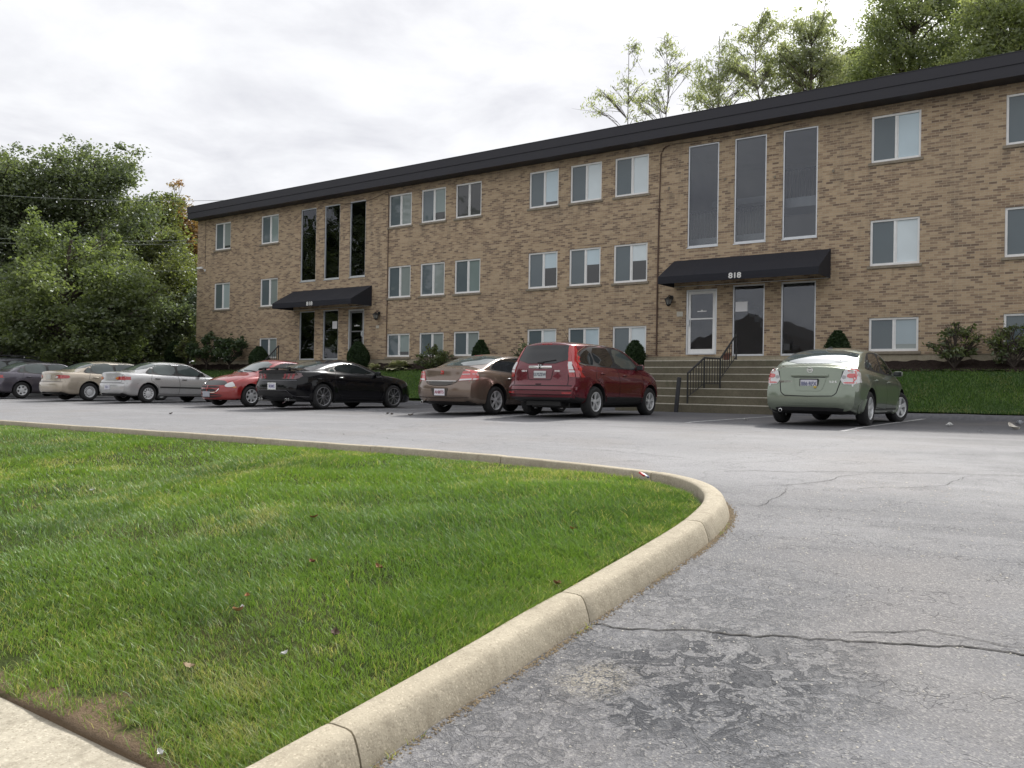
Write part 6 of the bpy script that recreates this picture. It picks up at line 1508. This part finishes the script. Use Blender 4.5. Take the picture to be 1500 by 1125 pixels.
# ---------------------------------------------------------------- 4 black coupe
def black_coupe():
    sp = dict(L=4.78, wx=(-1.42, 1.30), tr=1.64, Rt=.345, tum=.62, rim=.74, nsp=9, style='multi', rimmat=M_DALLOY, cr=.12, pr=5, cf=.24, pf=3, crown=.085, flare=.028, tw=.25, arch=.035,
      top=[(-2.39, 1.035), (-2.25, 1.05), (-1.95, 1.065), (-1.85, 1.08), (-1.4, 1.20), (-.9, 1.32), (-.35, 1.378), (0, 1.37), (.35, 1.30), (.75, 1.14), (1.05, 1.01), (1.6, .955), (2.1, .85), (2.3, .76), (2.39, .66)],
      belt=[(-2.39, .985), (-1.6, 1.01), (-1.0, .97), (0, .93), (1.0, .91), (1.6, .87), (2.1, .77), (2.39, .60)],
      W=[(-2.39, .84), (-2.0, .91), (-1.42, .955), (-.4, .915), (.4, .91), (1.3, .945), (1.9, .90), (2.39, .76)], bot=[(-2.39, .29), (-2.0, .19), (2.0, .16), (2.39, .18)],
      rear=[(.18, .22), (.28, .12), (.40, .04), (.52, .0), (.62, .01), (.70, .03), (.78, .08), (.9, .10), (1.0, .06), (1.06, .05)], front=[(.2, .02), (.4, 0), (.7, .05), (1.1, .2)])
    P = paint('black_paint', (.003, .003, .0045), .0, .2, .0, .45, .2)
    c = Car('coupe', 'black two door sports coupe with a rear spoiler and dark wheels', sp, P, place_from_wheel(474.5, 22.98, sp), HIN)
    c.patch('rear_window', [(-.60, 1.10), (.60, 1.10), (.46, 1.30), (-.46, 1.30)], 'rear', M_CGLASS3, .006, rnd=1, step=.025)
    c.patch('windshield', [(-.62, 1.03), (.62, 1.03), (.48, 1.31), (-.48, 1.31)], 'front', M_CGLASS2, .006, rnd=1, step=.035)
    c.patch('roof_panel', [(-.75, -.42), (-.05, -.40), (.12, 0), (-.05, .40), (-.75, .42), (-.85, 0)], 'top', M_CGLASS2, .004, rnd=1, step=.08)
    for v in ('R', 'L'):
        t = c.patch('window_trim', [(-1.22, 1.03), (-.98, 1.13), (-.86, 1.02)], v, M_PLAS, .004, rnd=1)
        c.patch('quarter_window', [(-1.16, 1.035), (-.98, 1.11), (-.90, 1.02)], v, M_CGLASS3, .008, parent=t, rnd=1)
        t = c.patch('window_trim', [(-.88, 1.01), (-.97, 1.15), (-.5, 1.26), (-.1, 1.265), (.25, 1.19), (.78, .965), (.6, .945)], v, M_PLAS, .004, rnd=1)
        c.patch('side_window', [(-.84, 1.01), (-.90, 1.145), (-.5, 1.235), (-.1, 1.24), (.22, 1.17), (.68, .965)], v, M_CGLASS, .008, parent=t, rnd=1)
    # spoiler
    m = MB(); vs = []; n = 20
    for i in range(n+1):
        y = -.74+1.48*i/n; e = abs(y)/.74; x = -2.33+.10*e**3; z = 1.082-.045*e**6
        for dx, dz in ((-.05, .0), (-.04, .018), (.10, .004), (.14, -.012), (.10, -.014), (-.03, -.012)): vs.append((x+dx, y, z+dz))
    m.add(vs, [(i*6+j, (i+1)*6+j, (i+1)*6+(j+1) % 6, i*6+(j+1) % 6) for i in range(n) for j in range(6)]+[tuple(range(6)), tuple(n*6+j for j in range(5, -1, -1))])
    for y in (-.5, 0, .5): m.box(-2.28, -2.22, y-.04, y+.04, 1.02, 1.108)
    c_ = m.build('spoiler', P, c.root, smooth=True)
    for sg in (1, -1):
        q = lambda P_: [(x*sg, z) for x, z in P_]; v = 'L' if sg > 0 else 'R'
        h = c.patch('tail_light', [q([(.30, .80), (.36, .93), (.82, .955), (.84, .87), (.76, .785)])], 'rear', M_SMOKE, .008, rnd=0, step=.05)
        c.patch('light_bar', [q([(.36+.14*k, .80), (.40+.14*k, .93), (.45+.14*k, .93), (.42+.14*k, .80)]) for k in range(3)], 'rear', simple('bar_red', (.30, .06, .07), .25), .014, parent=h)
        c.patch('tail_light', [(-2.36, .80), (-2.2, .81), (-2.07, .88), (-2.12, .945), (-2.36, .95)], v, M_SMOKE, .008, parent=h)
    c.patch('rear_black_panel', [(-.30, .79), (.30, .79), (.35, .94), (-.35, .94)], 'rear', M_PLAS, .006)
    c.strip('rear_ledge', [(-.80, .755), (-.3, .74), (.3, .74), (.80, .755)], 'rear', simple('grey_edge', (.10, .10, .11), .3, metal=.5), w=.02, off=.01)
    c.plate('rear', .0, .60, 'BOMC', (.12, .12, .25), (.62, .62, .68), frame=M_CHROME, out=.02)
    c.patch('diffuser', [(-.60, .20), (.60, .20), (.72, .40), (.5, .46), (-.5, .46), (-.72, .40)], 'rear', M_PLAS, .008, rnd=1, step=.07)
    c.strip('diffuser_edge', [(-.90, .33), (-.72, .36), (-.56, .50), (.56, .50), (.72, .36), (.90, .33)], 'rear', simple('grey_edge', (.10, .10, .11), .3), w=.016, off=.014)
    c.doors([[(-.90, 1.0), (-1.0, .80), (-.9, .5), (-.72, .30), (.8, .27), (.9, .5), (.86, .93)]], [(-.74, .86)], hm=M_CHROME)
    c.patch('side_skirt', [(-.98, .17), (.90, .16), (.90, .20), (-.98, .21)], 'R', M_PLAS, .03, mirror=True, step=.12)
    c.strip('body_line', [(-1.9, .80), (-1.5, .82), (-.9, .80), (0, .76), (.9, .74)], 'R', P, w=.03, off=.012, mirror=True)
    c.mirror_(.66, .985, size=(.12, .2, .12)); c.patch('headlight', [(.50, .66), (.82, .68), (.80, .78), (.5, .74)], 'front', M_CLEAR, .008, mirror=True)
    c.patch('side_marker', [(2.02, .70), (2.12, .69), (2.12, .72), (2.02, .73)], 'R', M_AMBER, .008, mirror=True)
    c.under([(.60, .25), (-.60, .25), (.50, .25), (-.50, .25)])
# ---------------------------------------------------------------- 5 red small car, nose out
def red_hatch():
    sp = dict(L=4.43, wx=(-1.37, 1.30), tr=1.47, Rt=.305, tum=.42, rim=.66, nsp=7, style='cap', rimmat=M_ALLOY, cr=.2, pr=4, cf=.32, pf=2.6, crown=.09, flare=.015,
      top=[(-2.215, 1.0), (-2.05, 1.03), (-1.75, 1.06), (-1.6, 1.10), (-1.1, 1.31), (-.6, 1.40), (-.1, 1.42), (.25, 1.36), (.7, 1.15), (1.05, .99), (1.5, .90), (1.9, .79), (2.1, .70), (2.215, .60)],
      belt=[(-2.215, .95), (-1.6, .99), (-.8, .96), (0, .91), (.9, .87), (1.4, .82), (1.9, .70), (2.215, .52)],
      W=[(-2.215, .76), (-1.9, .82), (-1.2, .856), (0, .856), (1.2, .85), (1.8, .81), (2.215, .68)], bot=[(-2.215, .28), (-1.9, .20), (1.9, .18), (2.215, .20)],
      rear=[(.2, .1), (.5, 0), (.8, .05), (1.1, .15)], front=[(.18, .08), (.28, .02), (.42, .0), (.52, .015), (.60, .05), (.72, .12)])
    P = paint('bright_red_paint', (.27, .014, .014), .15, .28, .08)
    c = Car('hatchback', 'bright red small car parked nose out beside the black coupe', sp, P, place_from_wheel(369, 24.8, sp, side='L', heading_in=False, wheel='front'), HOUT)
    c.root['category'] = 'car'
    c.patch('windshield', [(-.66, 1.01), (.66, 1.01), (.50, 1.345), (-.50, 1.345)], 'front', M_CGLASS3, .006, rnd=1, step=.03)
    c.patch('rear_window', [(-.6, 1.11), (.6, 1.11), (.5, 1.32), (-.5, 1.32)], 'rear', M_CGLASS, .006, rnd=1, step=.03)
    c.side_glass([(-1.45, 1.04), (-1.0, 1.25), (-.5, 1.315), (0, 1.31), (.4, 1.17), (.84, .93), (.6, .905), (-1.3, .99)], [[(-1.35, 1.045), (-.98, 1.22), (-.55, 1.285), (-.36, 1.285), (-.30, .955)], [(-.2, .95), (-.26, 1.285), (0, 1.28), (.36, 1.15), (.72, .93)]], glass=M_CGLASS)
    # bra over the nose edge, headlights, grille, lower intake
    c.patch('hood_bra', [(-.56, .60), (.56, .60), (.50, .70), (.30, .755), (-.30, .755), (-.50, .70)], 'front', simple('vinyl_black', (.06, .06, .062), .5), .006, rnd=1, step=.04)
    for sg in (1, -1):
        h = c.patch('headlight', [[(sg*x, z) for x, z in ((.50, .60), (.56, .555), (.70, .56), (.79, .64), (.78, .71), (.66, .725), (.54, .68))]], 'front', M_CLEAR, .012, rnd=2, step=.03)
        v = 'L' if sg > 0 else 'R'
        c.patch('side_marker', [(1.78, .545), (1.97, .535), (1.97, .575), (1.78, .58)], v, M_AMBER, .008)
    c.patch('upper_grille', [(-.42, .585), (.42, .585), (.40, .53), (-.40, .53)], 'front', M_PLAS, .007, rnd=1)
    c.patch('lower_grille', [(-.36, .50), (.36, .50), (.28, .415), (-.28, .415)], 'front', M_PLAS, .007, rnd=1)
    c.strip('grille_surround', [(-.42, .51), (-.36, .43), (-.28, .40), (.28, .40), (.36, .43), (.42, .51)], 'front', M_CHROME, w=.02, off=.016)
    c.strip('grille_bar', [(0, .40), (0, .60)], 'front', P, w=.05, off=.016); c.strip('grille_bar', [(-.42, .515), (.42, .515)], 'front', P, w=.03, off=.014)
    c.patch('lower_intake', [(-.52, .36), (.52, .36), (.44, .25), (-.44, .25)], 'front', M_PLAS, .006, rnd=1); c.strip('intake_bar', [(-.5, .305), (.5, .305)], 'front', P, w=.022, off=.012)
    c.plate('front', -.02, .35, '', (.1, .1, .2), (.36, .37, .42), out=.03)
    c.doors([[(-.22, .94), (-.18, .6), (-.22, .30), (.8, .28), (.86, .5), (.84, .9)], [(-1.1, .98), (-1.12, .7), (-.9, .5), (-.86, .30), (-.22, .29)]], [(-.02, .79), (-.92, .82)])
    c.mirror_(.62, .96); c.wiper('front', [(.5, 1.02), (.15, 1.05), (-.1, 1.06)]); c.wiper('front', [(-.05, 1.02), (-.35, 1.04), (-.5, 1.05)])
    c.strip('hood_seam', [(-.70, .93), (-.62, .78), (-.5, .705)], 'front', mirror=True)
    m = MB(); p, _, _ = c.cast('top', -.95, -.0); m.tube([p, p+Vector((-.25, .0, .38)), p+Vector((-.50, 0, .78))], [.007, .005, .003], 5); m.build('antenna', M_PLAS, c.root)
    c.under()
# ---------------------------------------------------------------- sedans at the left
def plain_sedan(name, label, wheelpx, Yw, P, L=4.42, H=1.385, wb=2.465, tail='wide', hub=12, glass=None, plate=('', (.60, .60, .60)), trim=False, sp_extra=None, wide=1.70, plate_z=.50, arch3=False):
    k = H/1.385; h2 = L/2; r = -h2+.95*L/4.42
    sp = dict(L=L, wx=(r, r+wb), tr=wide-.24, Rt=.305 if H < 1.4 else .32, tum=.32, rim=.62, nsp=hub, style='cap', rimmat=M_HUBCAP, cr=.14, pr=4, cf=.3, pf=3, crown=.085,
      top=[(-h2, 1.0*k), (-h2+.15, 1.025*k), (-h2+.50, 1.04*k), (-h2+.62, 1.055*k), (-h2+1.15, 1.27*k), (-h2+1.45, 1.35*k), (-h2+1.9, 1.383*k), (.25, 1.37*k), (.55, 1.29*k), (1.05, 1.04*k), (1.25, .96*k), (h2-.5, .86*k), (h2-.15, .76*k), (h2, .64)],
      belt=[(-h2, .93*k), (-h2+.6, .945*k), (-.5, .90*k), (.8, .86*k), (1.2, .86*k), (h2-.4, .76*k), (h2, .56)],
      W=[(-h2, wide/2-.09), (-h2+.3, wide/2-.03), (-1, wide/2), (1, wide/2), (h2-.4, wide/2-.04), (h2, wide/2-.16)], bot=[(-h2, .30), (-h2+.4, .21), (h2-.4, .19), (h2, .22)],
      rear=[(.2, .12), (.33, .03), (.45, 0), (.58, .0), (.63, .03), (.68, .06), (.95, .09), (1.05, .14)], front=[(.2, .08), (.5, 0), (.7, .08), (1.1, .3)])
    if sp_extra: sp.update(sp_extra)
    c = Car(name, label, sp, P, place_from_wheel(wheelpx, Yw, sp), HIN)
    zt = 1.0*k; y = wide/2
    c.patch('rear_window', [(-y+.20, 1.075*k), (y-.20, 1.075*k), (y-.28, 1.32*k), (-y+.28, 1.32*k)], 'rear', M_CGLASS3, .006, rnd=1, step=.03)
    c.patch('windshield', [(-y+.2, 1.0*k), (y-.2, 1.0*k), (y-.34, 1.31*k), (-y+.34, 1.31*k)], 'front', M_CGLASS, .006, rnd=1, step=.04)
    x0 = -h2+.86; B = .945*k
    c.side_glass([(x0, 1.0*k), (x0+.34, 1.235*k), (x0+.7, 1.31*k), (.25, 1.30*k), (.55, 1.18*k), (1.0, .905*k), (.8, .88*k), (x0+.1, .935*k)],
      [[(x0+.07, 1.0*k), (x0+.28, 1.17*k), (x0+.26, .95*k)], [(x0+.32, .95*k), (x0+.34, 1.24*k), (x0+.7, 1.285*k), (x0+1.12, 1.285*k), (x0+1.16, .925*k)], [(x0+1.25, .925*k), (x0+1.22, 1.285*k), (.25, 1.272*k), (.5, 1.16*k), (.86, .93*k)]], glass=glass or M_CGLASS3)
    for sg in (1, -1):
        q = lambda P_: [(a*sg, z*k) for a, z in P_]; v = 'L' if sg > 0 else 'R'
        if tail == 'wide': A = [(.36, .745), (.40, .84), (y-.04, .86), (y-.02, .77), (y-.06, .735)]
        else: A = [(.44, .76), (.5, .86), (y-.05, .87), (y-.02, .78), (y-.10, .74)]
        h = c.patch('tail_light', [q(A)], 'rear', M_RED, .012, rnd=1, step=.04); c.patch('amber_lens', [q([(A[0][0]+.02, .76), (A[0][0]+.05, .825), (A[0][0]+.16, .825), (A[0][0]+.14, .76)])], 'rear', M_AMBER if tail == 'wide' else M_CLEAR, .018, parent=h, rnd=1)
        c.patch('tail_light', [(-h2, .745*k), (-h2+.16, .75*k), (-h2+.27, .80*k), (-h2+.24, .86*k), (-h2, .86*k)], v, M_RED, .012, parent=h, rnd=1, step=.04)
    c.strip('trunk_seam', [(-y+.22, 1.01*k), (-y+.22, .66*k), (y-.22, .66*k), (y-.22, 1.01*k)], 'rear'); c.strip('bumper_seam', [(-y+.02, .635*k), (y-.02, .635*k)], 'rear', w=.014)
    c.plate('rear', 0.0, plate_z, plate[0], (.08, .08, .2), plate[1], out=.02)
    c.doors([[(x0+.26, .97*k), (x0+.18, .75*k), (x0+.42, .55*k), (x0+.46, .30), (x0+1.2, .28)], [(x0+1.2, .95*k), (x0+1.24, .6*k), (x0+1.2, .28)], [(.9, .92*k), (.95, .6*k), (.86, .28), (x0+1.2, .28)]], [(x0+.42, .80*k), (x0+1.42, .78*k)], hm=M_PLAS if trim else None)
    if trim: c.strip('side_moulding', [(r+.40, .52*k), (r+wb-.40, .50*k)], 'R', M_PLAS, w=.045, off=.012, mirror=True)
    c.mirror_(.70, .955*k, mat=M_PLAS if trim else None); c.patch('headlight', [(.5, .62), (y-.06, .64), (y-.08, .76), (.5, .72)], 'front', M_CLEAR, .008, mirror=True)
    c.patch('rear_lower', [(-y+.15, .22), (y-.15, .22), (y-.1, .33), (-y+.1, .33)], 'rear', M_PLAS, .006, step=.1)
    c.under([(.45, .26)]); return c
def left_cars():
    plain_sedan('sedan', 'silver four door sedan with red and amber tail lights, left of the red car', 217.6, 28.2, paint('silver_paint', (.47, .47, .47), .4, .27, .12), tail='wide', hub=12, trim=True, plate=('DL 4', (.62, .62, .62)), plate_z=.50)
    c = plain_sedan('sedan', 'champagne beige sedan between the silver sedan and the gray sedan', 131.6, 30.2, paint('beige_paint', (.42, .365, .29), .4, .27, .15), L=4.98, H=1.43, wb=2.77, tail='oval', hub=18, plate=('', (.55, .54, .50)), plate_z=.83, wide=1.83, glass=M_CGLASS3)
    plain_sedan('sedan', 'dark purplish gray sedan in front of the roof racked wagon', 32.4, 33.2, paint('gray_paint', (.075, .068, .088), .4, .27, .10), L=4.81, H=1.47, wb=2.72, tail='wide', hub=6, plate=('', (.5, .5, .5)), plate_z=.83, wide=1.80, glass=M_CGLASS3)
    # wagon behind the gray sedan: only its roof and rear glass show
    sp = dict(L=4.9, wx=(-1.45, 1.35), tr=1.6, Rt=.34, tum=.34, rim=.62, nsp=5, style='spoke', cr=.12, pr=5, cf=.3, pf=3, crown=.08,
      top=[(-2.45, 1.62), (-2.3, 1.66), (-1.6, 1.70), (-.4, 1.72), (.2, 1.68), (.6, 1.58), (1.2, 1.25), (1.45, 1.12), (2.0, 1.02), (2.3, .92), (2.45, .8)], belt=[(-2.45, 1.10), (-1, 1.08), (.8, 1.03), (1.5, 1.0), (2.1, .88), (2.45, .68)],
      W=[(-2.45, .84), (-2.1, .89), (-1, .93), (1.2, .925), (2.0, .87), (2.45, .72)], bot=[(-2.45, .36), (-2, .28), (2, .26), (2.45, .3)], rear=[(.3, .1), (.6, 0), (1.0, .04), (1.2, .1), (1.7, .3)], front=[(.2, .1), (.5, 0), (.8, .1), (1.2, .3)])
    P = paint('wagon_paint', (.10, .10, .12), .5, .28, .1)
    s, d, _ = from_px(-8, 575, 37.0)
    c = Car('wagon', 'gray wagon with a black roof rack, leftmost behind the dark gray sedan', sp, P, (s, 18.2), HIN)
    c.side_glass([(-2.0, 1.17), (-1.85, 1.5), (-.4, 1.60), (.3, 1.56), (1.1, 1.1), (-1.9, 1.14)], [[(-1.93, 1.19), (-1.8, 1.47), (-1.15, 1.54), (-1.1, 1.17)], [(-1.0, 1.17), (-1.05, 1.54), (-.25, 1.57), (-.2, 1.14)], [(-.1, 1.14), (-.15, 1.57), (.28, 1.53), (1.0, 1.11)]], glass=M_CGLASS3)
    c.patch('rear_window', [(-.66, 1.2), (.66, 1.2), (.58, 1.55), (-.58, 1.55)], 'rear', M_CGLASS3, .006, rnd=1); c.patch('tail_light', [(.68, .9), (.86, .9), (.84, 1.15), (.72, 1.15)], 'rear', M_RED, .01, mirror=True)
    c.patch('windshield', [(-.66, 1.16), (.66, 1.16), (.56, 1.6), (-.56, 1.6)], 'front', M_CGLASS, .006, rnd=1)
    m = MB()
    for y in (-.55, .55): m.tube([(-1.9, y, 1.70), (-1.8, y, 1.76), (-.9, y, 1.79), (.1, y, 1.77), (.25, y, 1.70)], .02, 6)
    for x in (-1.4, -.4): m.tube([(x, -.55, 1.77), (x, .55, 1.77)], .015, 6)
    m.build('roof_rack', M_PLAS, c.root); c.mirror_(.95, 1.12); c.doors([[(-.15, 1.12), (-.1, .7), (-.15, .38)]], [(-.95, .95), (.1, .93)]); c.under()
green_sedan(); red_crossover(); brown_sedan(); black_coupe(); red_hatch(); left_cars()
# ================================================================ across the street (only seen mirrored in the glass)
def house_opposite():
    s0, s1, d0, d1 = -37, -22, -42, -28
    r = empty('brick_house', (s0+s1)/2, d1, -1.7, label='two storey brown brick block with a gable roof across the street', cat='building')
    a = (s1-s0)/2; m = MB(); m.box(-a, a, d0-d1, 0, 0, 5.6); m.build('wall', simple('far_brick', (.14, .09, .065), .9, vary=.2), r)
    m = MB(); y0, y1 = d0-d1-.6, .6; m.add([(-a-.5, y0, 5.5), (a+.5, y0, 5.5), (a+.5, y1, 5.5), (-a-.5, y1, 5.5), (0, y0, 9.2), (0, y1, 9.2)], [(0, 3, 5, 4), (1, 4, 5, 2), (3, 2, 5), (0, 4, 1), (3, 0, 1, 2)]); m.build('roof', simple('shingle', (.06, .055, .055), .9, vary=.2, scale=8), r)
    for k in range(4):
        for z in (1.0, 3.7):
            m = MB(); x = -a+1.6+k*3.6; m.box(x, x+1.4, -.05, .02, z, z+1.3); w = m.build('window', M_PDARK, r); m = MB(); m.box(x-.08, x, -.05, .04, z-.08, z+1.38); m.box(x+1.4, x+1.48, -.05, .04, z-.08, z+1.38); m.box(x, x+1.4, -.05, .04, z+1.3, z+1.38); m.build('frame', M_WHITE, w)
house_opposite()
for i, (s, d, h, w) in enumerate([(-56, -34, 12, 7), (-70, -34, 24, 11), (-82, -28, 27, 13), (-93, -36, 29, 14), (-106, -28, 28, 13), (24, -34, 12, 7)]):
    tree('street_tree', 'broad leafy street tree number %s across the road' % ['one', 'two', 'three', 'four', 'five', 'six'][i], s, d, -1.8, [(0, 0, h*.62, w*.6, w*.55, h*.38)], LM['dark'], 11000, .75, group='trees across the street', seed=80+i, nclump=70, clump=2.0, trunk_r=.4, limbs=14)
for o in list(bpy.data.objects):
    if o.get('group') == 'trees across the street': o['label'] = 'broad leafy street tree across the road behind the viewpoint'
# ================================================================ light, sky, camera
SUN_EL = math.radians(44)
sd_ = Vector((nv.x*math.cos(SUN_EL), nv.y*math.cos(SUN_EL), math.sin(SUN_EL)))
aim = math.radians(4); rz = Matrix.Rotation(aim, 4, 'Z'); sd_ = rz@sd_
L = bpy.data.lights.new('sun', 'SUN'); L.energy = 2.5; L.angle = math.radians(2.0); L.color = (1.0, .955, .88)
lo = bpy.data.objects.new('sun', L); COL.objects.link(lo); lo.rotation_euler = sd_.to_track_quat('Z', 'Y').to_euler()
w = bpy.data.worlds.new('World'); scene.world = w; w.use_nodes = True; t = w.node_tree; t.nodes.clear()
N = t.nodes.new; Lk = t.links.new
sky = N('ShaderNodeTexSky'); sky.sky_type = 'NISHITA'; sky.sun_disc = False; sky.sun_elevation = SUN_EL; sky.sun_rotation = math.atan2(sd_.x, sd_.y); sky.air_density = 1.; sky.dust_density = 2.
bg1 = N('ShaderNodeBackground'); bg1.inputs[1].default_value = .10; Lk(sky.outputs[0], bg1.inputs[0])
tc = N('ShaderNodeTexCoord'); sp = N('ShaderNodeSeparateXYZ'); Lk(tc.outputs['Generated'], sp.inputs[0])
# project the view direction on a high cloud deck
mx = N('ShaderNodeMath'); mx.operation = 'MAXIMUM'; Lk(sp.outputs[2], mx.inputs[0]); mx.inputs[1].default_value = 0.0
ad = N('ShaderNodeMath'); ad.operation = 'ADD'; Lk(mx.outputs[0], ad.inputs[0]); ad.inputs[1].default_value = .16
dx = N('ShaderNodeMath'); dx.operation = 'DIVIDE'; Lk(sp.outputs[0], dx.inputs[0]); Lk(ad.outputs[0], dx.inputs[1])
dy = N('ShaderNodeMath'); dy.operation = 'DIVIDE'; Lk(sp.outputs[1], dy.inputs[0]); Lk(ad.outputs[0], dy.inputs[1])
cb = N('ShaderNodeCombineXYZ'); Lk(dx.outputs[0], cb.inputs[0]); Lk(dy.outputs[0], cb.inputs[1])
n1 = N('ShaderNodeTexNoise'); n1.inputs['Scale'].default_value = 2.1; n1.inputs['Detail'].default_value = 8; n1.inputs['Roughness'].default_value = .58; n1.inputs['Distortion'].default_value = .25; Lk(cb.outputs[0], n1.inputs['Vector'])
rp = N('ShaderNodeValToRGB'); e = rp.color_ramp.elements; e[0].position = .34; e[0].color = (.72, .72, .755, 1); e[1].position = .68; e[1].color = (1.0, 1.0, .985, 1); k = e.new(.52); k.color = (.88, .88, .90, 1); Lk(n1.outputs[0], rp.inputs[0])
vd = N('ShaderNodeVectorMath'); vd.operation = 'DOT_PRODUCT'; nrm = N('ShaderNodeVectorMath'); nrm.operation = 'NORMALIZE'; Lk(tc.outputs['Generated'], nrm.inputs[0]); Lk(nrm.outputs[0], vd.inputs[0]); vd.inputs[1].default_value = sd_
pm = N('ShaderNodeMath'); pm.operation = 'MAXIMUM'; Lk(vd.outputs['Value'], pm.inputs[0]); pm.inputs[1].default_value = 0.0
pw = N('ShaderNodeMath'); pw.operation = 'POWER'; Lk(pm.outputs[0], pw.inputs[0]); pw.inputs[1].default_value = 34.0
st = N('ShaderNodeMath'); st.operation = 'MULTIPLY_ADD'; Lk(pw.outputs[0], st.inputs[0]); st.inputs[1].default_value = 9.0; st.inputs[2].default_value = 0.735
bg2 = N('ShaderNodeBackground'); Lk(st.outputs[0], bg2.inputs[1]); Lk(rp.outputs[0], bg2.inputs[0])
mix = N('ShaderNodeMixShader'); mix.inputs[0].default_value = .93; Lk(bg1.outputs[0], mix.inputs[1]); Lk(bg2.outputs[0], mix.inputs[2])
out = N('ShaderNodeOutputWorld'); Lk(mix.outputs[0], out.inputs[0])
cam = bpy.data.cameras.new('camera'); cam.sensor_width = 36.0; cam.sensor_fit = 'HORIZONTAL'; cam.lens = F_PX/1500*36; cam.clip_start = .05; cam.clip_end = 3000
co = bpy.data.objects.new('camera', cam); COL.objects.link(co); scene.camera = co
c_, s_ = math.cos(PIT), math.sin(PIT); Rv = Vector((1, 0, 0)); Fv = Vector((0, c_, s_)); Uv = Vector((0, -s_, c_)); cr_, sr_ = math.cos(ROL), math.sin(ROL)
co.matrix_world = axes(Rv*cr_+Uv*sr_, Uv*cr_-Rv*sr_, -Fv, Vector((0, 0, 0)))
scene.render.engine = 'CYCLES'; scene.cycles.max_bounces = 8; scene.cycles.transparent_max_bounces = 12; scene.cycles.use_denoising = True
scene.view_settings.view_transform = 'Standard'; scene.view_settings.look = 'None'; scene.view_settings.gamma = 1.0; scene.view_settings.exposure = 0.6
scene.render.resolution_x = 1024; scene.render.resolution_y = 768
